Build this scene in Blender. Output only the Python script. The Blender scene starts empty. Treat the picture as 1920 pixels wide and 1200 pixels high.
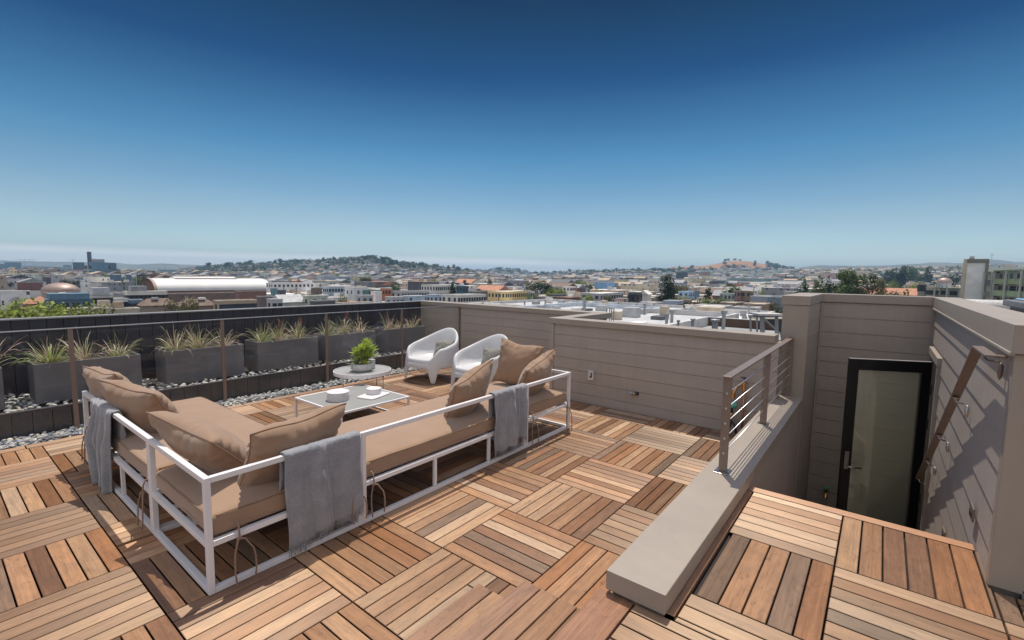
import bpy, bmesh, math, random
from mathutils import Vector, Matrix, noise
random.seed(7)
SC = bpy.context.scene
COL = SC.collection
PI = math.pi

# ---------------------------------------------------------------- camera
F_PX = 884.3245
YAW, PITCH, ROLL = 0.6656367804, 0.0952486010, 0.0146546703
CAM = Vector((-1.2606198, -1.9758841, 1.6375481))
def _basis():
    cy, sy = math.cos(YAW), math.sin(YAW)
    f = Vector((cy, sy, 0)); r = Vector((sy, -cy, 0)); u = Vector((0, 0, 1))
    cp, sp = math.cos(PITCH), math.sin(PITCH)
    f2 = f*cp-u*sp; u2 = u*cp+f*sp
    cr, sr = math.cos(ROLL), math.sin(ROLL)
    return r*cr+u2*sr, -r*sr+u2*cr, f2
CR, CU, CF = _basis()
cam_data = bpy.data.cameras.new('camera')
cam = bpy.data.objects.new('camera', cam_data)
COL.objects.link(cam)
cam_data.sensor_width = 36.0
cam_data.lens = F_PX/1920*36.0
cam_data.clip_start = 0.05
cam_data.clip_end = 60000
M = Matrix(((CR.x, CU.x, -CF.x, CAM.x), (CR.y, CU.y, -CF.y, CAM.y), (CR.z, CU.z, -CF.z, CAM.z), (0, 0, 0, 1)))
cam.matrix_world = M
SC.camera = cam

# ---------------------------------------------------------------- sun, sky, exposure
SUN_DIR = Vector((0.29, 0.195, 1.0)).normalized()      # towards the sun
sun_d = bpy.data.lights.new('sun', 'SUN'); sun_d.energy = 3.85; sun_d.angle = math.radians(0.5)
sun_d.color = (1.0, 0.92, 0.80)
sun = bpy.data.objects.new('sun', sun_d); COL.objects.link(sun)
sun.rotation_euler = SUN_DIR.to_track_quat('Z', 'Y').to_euler()
world = bpy.data.worlds.new('World'); SC.world = world
world.use_nodes = True
wn, wl = world.node_tree.nodes, world.node_tree.links
wn.clear()
wo = wn.new('ShaderNodeOutputWorld'); bg = wn.new('ShaderNodeBackground'); sky = wn.new('ShaderNodeTexSky')
sky.sky_type = 'NISHITA'; sky.sun_disc = False
sky.sun_elevation = math.asin(SUN_DIR.z)
sky.sun_rotation = math.atan2(SUN_DIR.x, SUN_DIR.y)
sky.altitude = 0; sky.air_density = 1.0; sky.dust_density = 0.6; sky.ozone_density = 3.0
def wnode(t, **k):
    n = wn.new(t)
    for a, b in k.items(): setattr(n, a, b)
    return n
def wmath(op, a, b=None, clamp=False):
    n = wn.new('ShaderNodeMath'); n.operation = op; n.use_clamp = clamp
    for i, v in enumerate((a, b)):
        if v is None: continue
        if isinstance(v, (int, float)): n.inputs[i].default_value = v
        else: wl.new(v, n.inputs[i])
    return n.outputs[0]
tc = wn.new('ShaderNodeTexCoord')
sep = wn.new('ShaderNodeSeparateXYZ'); wl.new(tc.outputs['Generated'], sep.inputs[0])
zz = sep.outputs['Z']
# the clear polarised sky within view is deeper than the plain model
gam = wn.new('ShaderNodeGamma'); wl.new(sky.outputs[0], gam.inputs[0]); gam.inputs[1].default_value = 1.0
hs = wn.new('ShaderNodeHueSaturation'); wl.new(gam.outputs[0], hs.inputs['Color']); hs.inputs['Saturation'].default_value = 1.0
# elevation ramp: clear, polarised sky in view, unseen overhead stops raised to fill shade
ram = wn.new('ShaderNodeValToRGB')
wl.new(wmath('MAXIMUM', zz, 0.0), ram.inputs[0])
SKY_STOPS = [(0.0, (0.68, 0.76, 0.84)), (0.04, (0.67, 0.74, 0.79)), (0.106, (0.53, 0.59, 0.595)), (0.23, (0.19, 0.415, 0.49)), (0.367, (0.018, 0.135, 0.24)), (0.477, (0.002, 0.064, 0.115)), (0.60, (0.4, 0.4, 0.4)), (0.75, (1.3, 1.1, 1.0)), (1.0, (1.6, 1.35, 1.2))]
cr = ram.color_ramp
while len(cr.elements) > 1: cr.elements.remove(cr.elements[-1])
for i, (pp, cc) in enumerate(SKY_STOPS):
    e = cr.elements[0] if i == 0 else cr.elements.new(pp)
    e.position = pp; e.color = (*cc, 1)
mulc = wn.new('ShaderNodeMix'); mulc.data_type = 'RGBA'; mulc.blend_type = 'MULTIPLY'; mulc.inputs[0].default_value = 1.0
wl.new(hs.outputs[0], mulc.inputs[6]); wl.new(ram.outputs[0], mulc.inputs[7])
hn = wn.new('ShaderNodeTexNoise'); hn.inputs['Scale'].default_value = 1.6; hn.inputs['Detail'].default_value = 6; hn.inputs['Roughness'].default_value = 0.6
hm = wn.new('ShaderNodeMapping'); hm.inputs['Scale'].default_value = (1, 1, 5); wl.new(tc.outputs['Generated'], hm.inputs[0]); wl.new(hm.outputs[0], hn.inputs['Vector'])
hr = wn.new('ShaderNodeValToRGB'); wl.new(hn.outputs[0], hr.inputs[0]); hr.color_ramp.elements[0].position = 0.25; hr.color_ramp.elements[1].position = 0.75
hr.color_ramp.elements[0].color = (0.93, 0.95, 0.965, 1); hr.color_ramp.elements[1].color = (1.08, 1.055, 1.035, 1)
mulh = wn.new('ShaderNodeMix'); mulh.data_type = 'RGBA'; mulh.blend_type = 'MULTIPLY'; mulh.inputs[0].default_value = 1.0
wl.new(mulc.outputs[2], mulh.inputs[6]); wl.new(hr.outputs[0], mulh.inputs[7]); mulc = mulh
# low marine fog bank over the bay, thinning out to the right
vx = wn.new('ShaderNodeVectorMath'); vx.operation = 'DOT_PRODUCT'
wl.new(tc.outputs['Generated'], vx.inputs[0]); vx.inputs[1].default_value = (math.sin(YAW), -math.cos(YAW), 0)
side = vx.outputs['Value']
nz = wn.new('ShaderNodeTexNoise'); nz.inputs['Scale'].default_value = 3.0; nz.inputs['Detail'].default_value = 3
mpn = wn.new('ShaderNodeMapping'); mpn.inputs['Scale'].default_value = (1, 1, 14)
wl.new(tc.outputs['Generated'], mpn.inputs[0]); wl.new(mpn.outputs[0], nz.inputs['Vector'])
top = wmath('SUBTRACT', 0.0365, wmath('MULTIPLY', wmath('MAXIMUM', side, 0.0), 0.040))
top = wmath('ADD', top, wmath('MULTIPLY', wmath('SUBTRACT', nz.outputs[0], 0.5), 0.006))
msk = wmath('MULTIPLY', wmath('SUBTRACT', top, zz), 110.0, clamp=True)
fade = wmath('MULTIPLY', wmath('SUBTRACT', 0.42, side), 3.2, clamp=True)
msk = wmath('MULTIPLY', wmath('MULTIPLY', msk, fade), 0.62)
mixf = wn.new('ShaderNodeMix'); mixf.data_type = 'RGBA'
# whitish brightening added to the unseen sky behind the viewer, to light shaded walls
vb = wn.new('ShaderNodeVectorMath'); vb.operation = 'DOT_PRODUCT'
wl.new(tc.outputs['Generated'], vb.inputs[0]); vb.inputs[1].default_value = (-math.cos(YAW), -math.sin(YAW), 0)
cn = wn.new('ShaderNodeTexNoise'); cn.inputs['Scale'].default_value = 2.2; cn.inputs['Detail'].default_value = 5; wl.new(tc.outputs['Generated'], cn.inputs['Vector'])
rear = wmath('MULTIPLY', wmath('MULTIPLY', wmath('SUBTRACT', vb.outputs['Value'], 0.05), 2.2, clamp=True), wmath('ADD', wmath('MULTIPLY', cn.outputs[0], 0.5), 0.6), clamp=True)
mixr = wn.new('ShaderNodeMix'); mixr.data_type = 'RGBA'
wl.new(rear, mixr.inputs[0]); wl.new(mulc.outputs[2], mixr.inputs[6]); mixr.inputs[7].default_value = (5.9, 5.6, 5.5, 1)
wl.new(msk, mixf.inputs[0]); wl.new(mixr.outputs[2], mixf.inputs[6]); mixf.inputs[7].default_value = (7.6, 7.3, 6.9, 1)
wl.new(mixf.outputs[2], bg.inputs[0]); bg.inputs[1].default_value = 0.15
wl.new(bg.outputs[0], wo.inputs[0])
SC.view_settings.view_transform = 'Standard'
SC.view_settings.look = 'None'
SC.view_settings.exposure = 0.1
SC.view_settings.gamma = 1.0
SC.cycles.max_bounces = 6
SC.cycles.transparent_max_bounces = 12
SC.cycles.volume_bounces = 0

# ---------------------------------------------------------------- picture helpers used only to work out positions
def ray(px, py): return CF + CR*((px-960)/F_PX) - CU*((py-600)/F_PX)
def hit(px, py, ax, val):
    d = ray(px, py); return CAM + d*((val-CAM[ax])/d[ax])
def yh(px):
    return 515.5+(px-960)*0.01465
def deep(px, py, Z): return CAM + ray(px, py)*Z

# ---------------------------------------------------------------- object helpers
def tag(o, label=None, cat=None, group=None, kind=None):
    if label: o['label'] = label
    if cat: o['category'] = cat
    if group: o['group'] = group
    if kind: o['kind'] = kind
    return o
def thing(name, label, cat, loc=(0, 0, 0), rz=0.0, group=None):
    o = bpy.data.objects.new(name, None); COL.objects.link(o)
    o.empty_display_size = 0.1
    o.location = loc; o.rotation_euler = (0, 0, rz)
    return tag(o, label, cat, group)
def copy_tree(o, parent=None):
    c = o.copy(); COL.objects.link(c)
    if parent: c.parent = parent
    for ch in list(o.children): copy_tree(ch, c)
    return c
class MB:
    """collects verts/faces in world (or parent-local) coordinates"""
    def __init__(s): s.v = []; s.f = []; s.fc = []; s.uv = []; s.c = None
    def add(s, vs, fs, col=None, uvs=None):
        b = len(s.v); s.v += [tuple(x) for x in vs]
        for i, f in enumerate(fs):
            s.f.append(tuple(b+k for k in f)); s.fc.append(col)
            s.uv.append(uvs[i] if uvs else None)
    def box(s, x0, x1, y0, y1, z0, z1, col=None):
        v = [(x0, y0, z0), (x1, y0, z0), (x1, y1, z0), (x0, y1, z0), (x0, y0, z1), (x1, y0, z1), (x1, y1, z1), (x0, y1, z1)]
        s.add(v, [(0, 3, 2, 1), (4, 5, 6, 7), (0, 1, 5, 4), (1, 2, 6, 5), (2, 3, 7, 6), (3, 0, 4, 7)], col)
    def obox(s, m, sx, sy, sz, col=None):
        v = [m @ Vector((a*sx/2, b*sy/2, c*sz/2)) for c in (-1, 1) for a, b in ((-1, -1), (1, -1), (1, 1), (-1, 1))]
        s.add(v, [(0, 3, 2, 1), (4, 5, 6, 7), (0, 1, 5, 4), (1, 2, 6, 5), (2, 3, 7, 6), (3, 0, 4, 7)], col)
    def bar(s, a, b, w, h=None, up=(0, 0, 1), col=None):
        a, b = Vector(a), Vector(b); h = w if h is None else h
        d = (b-a); L = d.length; d.normalize(); up = Vector(up)
        if abs(d.dot(up)) > 0.98: up = Vector((1, 0, 0))
        r = d.cross(up).normalized(); u = r.cross(d)
        m = Matrix(((r.x, d.x, u.x, (a.x+b.x)/2), (r.y, d.y, u.y, (a.y+b.y)/2), (r.z, d.z, u.z, (a.z+b.z)/2), (0, 0, 0, 1)))
        s.obox(m, w, L, h, col)
    def tube(s, pts, r, n=8, col=None, caps=True, r_end=None):
        pts = [Vector(p) for p in pts]; rings = []; prev = None
        for i, p in enumerate(pts):
            d = (pts[min(i+1, len(pts)-1)]-pts[max(i-1, 0)]).normalized()
            if prev is None:
                a = Vector((0, 0, 1)) if abs(d.z) < 0.9 else Vector((1, 0, 0))
                prev = d.cross(a).normalized()
            u = (prev-d*prev.dot(d)).normalized(); w = d.cross(u); prev = u
            rr = r if r_end is None else r+(r_end-r)*i/(len(pts)-1)
            rings.append([p+(u*math.cos(2*PI*k/n)+w*math.sin(2*PI*k/n))*rr for k in range(n)])
        vs = [v for g in rings for v in g]; fs = []
        for i in range(len(pts)-1):
            for k in range(n):
                fs.append((i*n+k, i*n+(k+1) % n, (i+1)*n+(k+1) % n, (i+1)*n+k))
        if caps: fs += [tuple(range(n-1, -1, -1)), tuple((len(pts)-1)*n+k for k in range(n))]
        s.add(vs, fs, col)
    def lathe(s, prof, c=(0, 0, 0), n=32, col=None):
        vs = []; fs = []
        for r, z in prof:
            for k in range(n): vs.append((c[0]+r*math.cos(2*PI*k/n), c[1]+r*math.sin(2*PI*k/n), c[2]+z))
        for i in range(len(prof)-1):
            for k in range(n): fs.append((i*n+k, i*n+(k+1) % n, (i+1)*n+(k+1) % n, (i+1)*n+k))
        fs.append(tuple(range(n-1, -1, -1))); fs.append(tuple((len(prof)-1)*n+k for k in range(n)))
        s.add(vs, fs, col)
    def prism(s, poly, z0, z1, col=None):
        n = len(poly)
        vs = [(x, y, z0) for x, y in poly]+[(x, y, z1) for x, y in poly]
        s.add(vs, [tuple(range(n-1, -1, -1)), tuple(range(n, 2*n))]+[(k, (k+1) % n, n+(k+1) % n, n+k) for k in range(n)], col)
    def build(s, name, mat, parent=None, smooth=False, bevel=None, subsurf=0, solid=None, origin=None):
        me = bpy.data.meshes.new(name)
        vs = s.v
        if origin is not None:
            o3 = Vector(origin); vs = [tuple(Vector(v)-o3) for v in s.v]
        me.from_pydata(vs, [], s.f); me.update()
        if any(c is not None for c in s.fc):
            at = me.color_attributes.new('col', 'FLOAT_COLOR', 'CORNER')
            buf = []
            for f, c in zip(s.f, s.fc):
                c = c or (0.5, 0.5, 0.5)
                buf += [c[0], c[1], c[2], 1.0]*len(f)
            at.data.foreach_set('color', buf)
        if any(u is not None for u in s.uv):
            uvl = me.uv_layers.new(name='UVMap'); buf = []
            for f, u in zip(s.f, s.uv):
                u = u or [(0, 0)]*len(f)
                for a, b in u: buf += [a, b]
            uvl.data.foreach_set('uv', buf)
        if smooth: me.polygons.foreach_set('use_smooth', [True]*len(me.polygons))
        o = bpy.data.objects.new(name, me); COL.objects.link(o)
        if mat: me.materials.append(mat)
        if origin is not None: o.location = origin
        if parent is not None: o.parent = parent
        if solid:
            md = o.modifiers.new('solid', 'SOLIDIFY'); md.thickness = solid; md.offset = 0
        if bevel:
            md = o.modifiers.new('bevel', 'BEVEL'); md.width = bevel; md.segments = 2; md.limit_method = 'ANGLE'; md.angle_limit = math.radians(40)
            md.harden_normals = False
        if subsurf:
            md = o.modifiers.new('sub', 'SUBSURF'); md.levels = subsurf; md.render_levels = subsurf
        return o
def structure(name, mb, mat, **k):
    o = mb.build(name, mat, **k); o['kind'] = 'structure'; return o

# ---------------------------------------------------------------- materials
def mat_new(name):
    m = bpy.data.materials.new(name); m.use_nodes = True
    nt = m.node_tree; b = nt.nodes['Principled BSDF']
    return m, nt, b
def simple(name, col, rough=0.6, metal=0.0, var=0.06, scale=6.0, bump=0.0, bscale=60.0, spec=0.5, stretch=None, dirt=None, streak=0.0):
    """principled with a gentle procedural variation of tone and optional fine bump"""
    m, nt, b = mat_new(name); N, L = nt.nodes, nt.links
    tcn = N.new('ShaderNodeTexCoord'); src = tcn.outputs['Object']
    if stretch:
        mp = N.new('ShaderNodeMapping'); mp.inputs['Scale'].default_value = stretch; L.new(src, mp.inputs[0]); src = mp.outputs[0]
    n1 = N.new('ShaderNodeTexNoise'); n1.inputs['Scale'].default_value = scale; n1.inputs['Detail'].default_value = 6
    L.new(src, n1.inputs['Vector'])
    r = N.new('ShaderNodeValToRGB'); L.new(n1.outputs[0], r.inputs[0])
    r.color_ramp.elements[0].position = 0.3; r.color_ramp.elements[1].position = 0.7
    r.color_ramp.elements[0].color = (*[c*(1-var) for c in col], 1); r.color_ramp.elements[1].color = (*[min(1, c*(1+var)) for c in col], 1)
    out = r.outputs[0]
    if dirt:
        n2 = N.new('ShaderNodeTexNoise'); n2.inputs['Scale'].default_value = dirt[1]; n2.inputs['Detail'].default_value = 8; L.new(tcn.outputs['Object'], n2.inputs['Vector'])
        r2 = N.new('ShaderNodeValToRGB'); r2.color_ramp.elements[0].position = 0.5; r2.color_ramp.elements[1].position = 0.72; L.new(n2.outputs[0], r2.inputs[0])
        mx = N.new('ShaderNodeMix'); mx.data_type = 'RGBA'; fm = N.new('ShaderNodeMath'); fm.operation = 'MULTIPLY'; fm.inputs[1].default_value = dirt[2]
        L.new(r2.outputs[0], fm.inputs[0]); L.new(fm.outputs[0], mx.inputs[0]); L.new(out, mx.inputs[6]); mx.inputs[7].default_value = (*dirt[0], 1)
        out = mx.outputs[2]
    if streak:
        mp4 = N.new('ShaderNodeMapping'); mp4.inputs['Scale'].default_value = (14, 14, 0.9); L.new(tcn.outputs['Object'], mp4.inputs[0])
        n4 = N.new('ShaderNodeTexNoise'); n4.inputs['Scale'].default_value = 1.0; n4.inputs['Detail'].default_value = 7; n4.inputs['Roughness'].default_value = 0.65; L.new(mp4.outputs[0], n4.inputs['Vector'])
        r4 = N.new('ShaderNodeValToRGB'); L.new(n4.outputs[0], r4.inputs[0]); r4.color_ramp.elements[0].position = 0.3; r4.color_ramp.elements[1].position = 0.62
        r4.color_ramp.elements[0].color = (1-streak, 1-streak, 1-streak*0.9, 1); r4.color_ramp.elements[1].color = (1.03, 1.03, 1.03, 1)
        m4 = N.new('ShaderNodeMix'); m4.data_type = 'RGBA'; m4.blend_type = 'MULTIPLY'; m4.inputs[0].default_value = 1.0; L.new(out, m4.inputs[6]); L.new(r4.outputs[0], m4.inputs[7]); out = m4.outputs[2]
    L.new(out, b.inputs['Base Color'])
    b.inputs['Roughness'].default_value = rough; b.inputs['Metallic'].default_value = metal
    b.inputs['Specular IOR Level'].default_value = spec
    if bump:
        n3 = N.new('ShaderNodeTexNoise'); n3.inputs['Scale'].default_value = bscale; n3.inputs['Detail'].default_value = 4; L.new(src, n3.inputs['Vector'])
        bp = N.new('ShaderNodeBump'); bp.inputs['Strength'].default_value = bump; bp.inputs['Distance'].default_value = 0.01
        L.new(n3.outputs[0], bp.inputs['Height']); L.new(bp.outputs[0], b.inputs['Normal'])
    return m
def wood_mat(name):
    m, nt, b = mat_new(name); N, L = nt.nodes, nt.links
    at = N.new('ShaderNodeAttribute'); at.attribute_name = 'col'
    uv = N.new('ShaderNodeUVMap'); uv.uv_map = 'UVMap'
    mp = N.new('ShaderNodeMapping'); mp.inputs['Scale'].default_value = (2.2, 38, 1); L.new(uv.outputs[0], mp.inputs[0])
    n1 = N.new('ShaderNodeTexNoise'); n1.inputs['Scale'].default_value = 1.0; n1.inputs['Detail'].default_value = 7; n1.inputs['Distortion'].default_value = 0.7; L.new(mp.outputs[0], n1.inputs['Vector'])
    mp2 = N.new('ShaderNodeMapping'); mp2.inputs['Scale'].default_value = (5, 150, 1); L.new(uv.outputs[0], mp2.inputs[0])
    n2 = N.new('ShaderNodeTexNoise'); n2.inputs['Scale'].default_value = 1.0; n2.inputs['Detail'].default_value = 3; L.new(mp2.outputs[0], n2.inputs['Vector'])
    mp3 = N.new('ShaderNodeMapping'); mp3.inputs['Scale'].default_value = (5, 9, 1); L.new(uv.outputs[0], mp3.inputs[0])
    n3 = N.new('ShaderNodeTexNoise'); n3.inputs['Scale'].default_value = 1.0; n3.inputs['Detail'].default_value = 5; n3.inputs['Distortion'].default_value = 1.2; L.new(mp3.outputs[0], n3.inputs['Vector'])
    r1 = N.new('ShaderNodeValToRGB'); L.new(n1.outputs[0], r1.inputs[0])
    r1.color_ramp.elements[0].position = 0.32; r1.color_ramp.elements[0].color = (0.84, 0.82, 0.80, 1)
    r1.color_ramp.elements[1].position = 0.68; r1.color_ramp.elements[1].color = (1.10, 1.09, 1.07, 1)
    r2 = N.new('ShaderNodeValToRGB'); L.new(n2.outputs[0], r2.inputs[0])
    r2.color_ramp.elements[0].position = 0.3; r2.color_ramp.elements[0].color = (0.86, 0.85, 0.84, 1)
    r2.color_ramp.elements[1].position = 0.6; r2.color_ramp.elements[1].color = (1.06, 1.06, 1.06, 1)
    r3 = N.new('ShaderNodeValToRGB'); L.new(n3.outputs[0], r3.inputs[0])
    r3.color_ramp.elements[0].position = 0.35; r3.color_ramp.elements[0].color = (0.88, 0.89, 0.91, 1)
    r3.color_ramp.elements[1].position = 0.65; r3.color_ramp.elements[1].color = (1.06, 1.04, 1.0, 1)
    mp5 = N.new('ShaderNodeMapping'); mp5.inputs['Scale'].default_value = (9, 22, 1); L.new(uv.outputs[0], mp5.inputs[0])
    n5 = N.new('ShaderNodeTexNoise'); n5.inputs['Scale'].default_value = 1.0; n5.inputs['Detail'].default_value = 8; n5.inputs['Roughness'].default_value = 0.7; n5.inputs['Distortion'].default_value = 2.0; L.new(mp5.outputs[0], n5.inputs['Vector'])
    r5 = N.new('ShaderNodeValToRGB'); L.new(n5.outputs[0], r5.inputs[0])
    r5.color_ramp.elements[0].position = 0.27; r5.color_ramp.elements[0].color = (0.55, 0.54, 0.55, 1)
    r5.color_ramp.elements[1].position = 0.44; r5.color_ramp.elements[1].color = (1, 1, 1, 1)
    e5 = r5.color_ramp.elements.new(0.72); e5.color = (1.12, 1.1, 1.07, 1)
    out = at.outputs['Color']
    for r in (r1, r2, r3, r5):
        mx = N.new('ShaderNodeMix'); mx.data_type = 'RGBA'; mx.blend_type = 'MULTIPLY'; mx.inputs[0].default_value = 1.0
        L.new(out, mx.inputs[6]); L.new(r.outputs[0], mx.inputs[7]); out = mx.outputs[2]
    L.new(out, b.inputs['Base Color'])
    b.inputs['Roughness'].default_value = 0.58; b.inputs['Specular IOR Level'].default_value = 1.0
    b.inputs['Specular Tint'].default_value = (1.0, 0.86, 0.70, 1)
    b.inputs['Anisotropic'].default_value = 0.9; b.inputs['Anisotropic Rotation'].default_value = 0.25
    tg = N.new('ShaderNodeTangent'); tg.direction_type = 'UV_MAP'; tg.uv_map = 'UVMap'; L.new(tg.outputs[0], b.inputs['Tangent'])
    bp = N.new('ShaderNodeBump'); bp.inputs['Strength'].default_value = 0.35; bp.inputs['Distance'].default_value = 0.004
    L.new(n2.outputs[0], bp.inputs['Height']); L.new(bp.outputs[0], b.inputs['Normal'])
    return m
def attr_mat(name, rough=0.6, spec=0.4, bump=0.0, bscale=40, transl=0.0, var=0.12):
    m, nt, b = mat_new(name); N, L = nt.nodes, nt.links
    at = N.new('ShaderNodeAttribute'); at.attribute_name = 'col'
    tcn = N.new('ShaderNodeTexCoord'); n1 = N.new('ShaderNodeTexNoise'); n1.inputs['Scale'].default_value = bscale; n1.inputs['Detail'].default_value = 4
    L.new(tcn.outputs['Object'], n1.inputs['Vector'])
    r1 = N.new('ShaderNodeValToRGB'); L.new(n1.outputs[0], r1.inputs[0])
    r1.color_ramp.elements[0].position = 0.3; r1.color_ramp.elements[0].color = (1-var, 1-var, 1-var, 1)
    r1.color_ramp.elements[1].position = 0.7; r1.color_ramp.elements[1].color = (1+var, 1+var, 1+var, 1)
    mx = N.new('ShaderNodeMix'); mx.data_type = 'RGBA'; mx.blend_type = 'MULTIPLY'; mx.inputs[0].default_value = 1.0
    L.new(at.outputs['Color'], mx.inputs[6]); L.new(r1.outputs[0], mx.inputs[7])
    L.new(mx.outputs[2], b.inputs['Base Color'])
    b.inputs['Roughness'].default_value = rough; b.inputs['Specular IOR Level'].default_value = spec
    if bump:
        bp = N.new('ShaderNodeBump'); bp.inputs['Strength'].default_value = bump; bp.inputs['Distance'].default_value = 0.01
        L.new(n1.outputs[0], bp.inputs['Height']); L.new(bp.outputs[0], b.inputs['Normal'])
    if transl:
        tr = N.new('ShaderNodeBsdfTranslucent'); L.new(mx.outputs[2], tr.inputs[0])
        ms = N.new('ShaderNodeMixShader'); ms.inputs[0].default_value = transl
        L.new(b.outputs[0], ms.inputs[1]); L.new(tr.outputs[0], ms.inputs[2]); L.new(ms.outputs[0], N['Material Output'].inputs[0])
    return m
def fabric_mat(name, col, var=0.08, weave=420, bump=0.25, rough=0.95, sheen=0.3, fleck=0.0):
    m, nt, b = mat_new(name); N, L = nt.nodes, nt.links
    tcn = N.new('ShaderNodeTexCoord')
    n1 = N.new('ShaderNodeTexNoise'); n1.inputs['Scale'].default_value = 7; n1.inputs['Detail'].default_value = 5; L.new(tcn.outputs['Object'], n1.inputs['Vector'])
    n2 = N.new('ShaderNodeTexNoise'); n2.inputs['Scale'].default_value = weave; n2.inputs['Detail'].default_value = 2; L.new(tcn.outputs['Object'], n2.inputs['Vector'])
    r = N.new('ShaderNodeValToRGB'); L.new(n1.outputs[0], r.inputs[0]); r.color_ramp.elements[0].position = 0.3; r.color_ramp.elements[1].position = 0.7
    r.color_ramp.elements[0].color = (*[c*(1-var) for c in col], 1); r.color_ramp.elements[1].color = (*[min(1, c*(1+var)) for c in col], 1)
    r2 = N.new('ShaderNodeValToRGB'); L.new(n2.outputs[0], r2.inputs[0]); r2.color_ramp.elements[0].position = 0.3; r2.color_ramp.elements[1].position = 0.7
    fk = 0.08+fleck
    r2.color_ramp.elements[0].color = (1-fk, 1-fk, 1-fk, 1); r2.color_ramp.elements[1].color = (1+fk, 1+fk, 1+fk, 1)
    mx = N.new('ShaderNodeMix'); mx.data_type = 'RGBA'; mx.blend_type = 'MULTIPLY'; mx.inputs[0].default_value = 1.0
    L.new(r.outputs[0], mx.inputs[6]); L.new(r2.outputs[0], mx.inputs[7]); L.new(mx.outputs[2], b.inputs['Base Color'])
    b.inputs['Roughness'].default_value = rough; b.inputs['Specular IOR Level'].default_value = 0.2
    b.inputs['Sheen Weight'].default_value = sheen; b.inputs['Sheen Roughness'].default_value = 0.5
    n4 = N.new('ShaderNodeTexNoise'); n4.inputs['Scale'].default_value = 22; n4.inputs['Detail'].default_value = 3; L.new(tcn.outputs['Object'], n4.inputs['Vector'])
    ad = N.new('ShaderNodeMath'); ad.operation = 'MULTIPLY_ADD'; ad.inputs[1].default_value = 0.25; L.new(n2.outputs[0], ad.inputs[0]); L.new(n4.outputs[0], ad.inputs[2])
    bp = N.new('ShaderNodeBump'); bp.inputs['Strength'].default_value = bump; bp.inputs['Distance'].default_value = 0.01
    L.new(ad.outputs[0], bp.inputs['Height']); L.new(bp.outputs[0], b.inputs['Normal'])
    return m
def frosted_mat(name, tint, body, amount, gloss):
    m = glass_mat(name, tint, gloss, 0.08, 0.4); N, L = m.node_tree.nodes, m.node_tree.links
    out = N['Material Output']; src = out.inputs[0].links[0].from_socket
    df = N.new('ShaderNodeBsdfDiffuse'); df.inputs[0].default_value = (*body, 1); ms = N.new('ShaderNodeMixShader'); ms.inputs[0].default_value = amount
    L.new(src, ms.inputs[1]); L.new(df.outputs[0], ms.inputs[2]); L.new(ms.outputs[0], out.inputs[0]); return m
def glass_mat(name, tint=(0.9, 0.95, 0.93), gloss=0.08, rough=0.02, gk=0.6):
    m, nt, b = mat_new(name); N, L = nt.nodes, nt.links
    N.remove(b)
    t = N.new('ShaderNodeBsdfTransparent'); t.inputs[0].default_value = (*tint, 1)
    g = N.new('ShaderNodeBsdfGlossy'); g.inputs['Roughness'].default_value = rough; g.inputs[0].default_value = (1, 1, 1, 1)
    lw = N.new('ShaderNodeFresnel'); lw.inputs[0].default_value = 1.45
    ml = N.new('ShaderNodeMath'); ml.operation = 'MULTIPLY_ADD'; ml.inputs[1].default_value = gk; ml.inputs[2].default_value = gloss; L.new(lw.outputs[0], ml.inputs[0])
    ms = N.new('ShaderNodeMixShader'); L.new(ml.outputs[0], ms.inputs[0]); L.new(t.outputs[0], ms.inputs[1]); L.new(g.outputs[0], ms.inputs[2])
    L.new(ms.outputs[0], N['Material Output'].inputs[0])
    return m

PAINT = (0.365, 0.318, 0.284)
M_WOOD = wood_mat('deck_wood')
M_UNDER = simple('deck_underlay', (0.03, 0.022, 0.018), 0.9)
M_SIDING = simple('taupe_siding_paint', PAINT, 0.55, var=0.05, scale=1.3, bump=0.12, bscale=18, stretch=(1, 1, 6), dirt=((0.26, 0.22, 0.19), 2.2, 0.2), streak=0.045)
M_COPING = simple('taupe_coping_paint', (0.315, 0.270, 0.228), 0.5, var=0.04, scale=2.5, bump=0.05, bscale=30, dirt=((0.42, 0.36, 0.30), 5.0, 0.10), streak=0.03)
M_BLACKWALL = simple('black_stained_boards', (0.034, 0.035, 0.046), 0.6, var=0.25, scale=3, stretch=(1, 1, 0.3), bump=0.15, bscale=40)
M_LOWWALL = simple('dark_bed_boards', (0.058, 0.054, 0.060), 0.65, var=0.2, scale=3, stretch=(1, 1, 0.3), bump=0.15, bscale=40)
M_GREYCAP = simple('grey_metal_cap', (0.30, 0.30, 0.30), 0.45, 0.4, var=0.08)
M_BRONZE = simple('bronze_rail_paint', (0.22, 0.17, 0.145), 0.42, 0.35, var=0.06, scale=10)
M_STEEL = simple('brushed_steel', (0.55, 0.54, 0.53), 0.28, 1.0, var=0.06, scale=30)
M_CABLE = simple('steel_cable', (0.75, 0.75, 0.75), 0.3, 0.9, var=0.05, scale=60)
M_RAILGLASS = glass_mat('rail_glass', (0.97, 0.98, 0.98), 0.004, gk=0.25)
M_WHITEMETAL = simple('white_powder_coat', (0.74, 0.74, 0.76), 0.35, 0.0, var=0.03, scale=12)
M_CUSHION = fabric_mat('tan_cushion_fabric', (0.315, 0.208, 0.138), var=0.05, weave=500, bump=0.16)
M_PILLOW = fabric_mat('tan_pillow_fabric', (0.30, 0.198, 0.133), var=0.06, weave=500, bump=0.18)
M_SEAM = fabric_mat('tan_seam', (0.22, 0.13, 0.08), var=0.05)
M_THROW = fabric_mat('grey_wool', (0.25, 0.26, 0.285), var=0.16, weave=260, bump=0.5, fleck=0.25, sheen=0.5)
M_GREYPILLOW = fabric_mat('grey_linen', (0.23, 0.225, 0.20), var=0.05, weave=380, bump=0.10)
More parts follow.
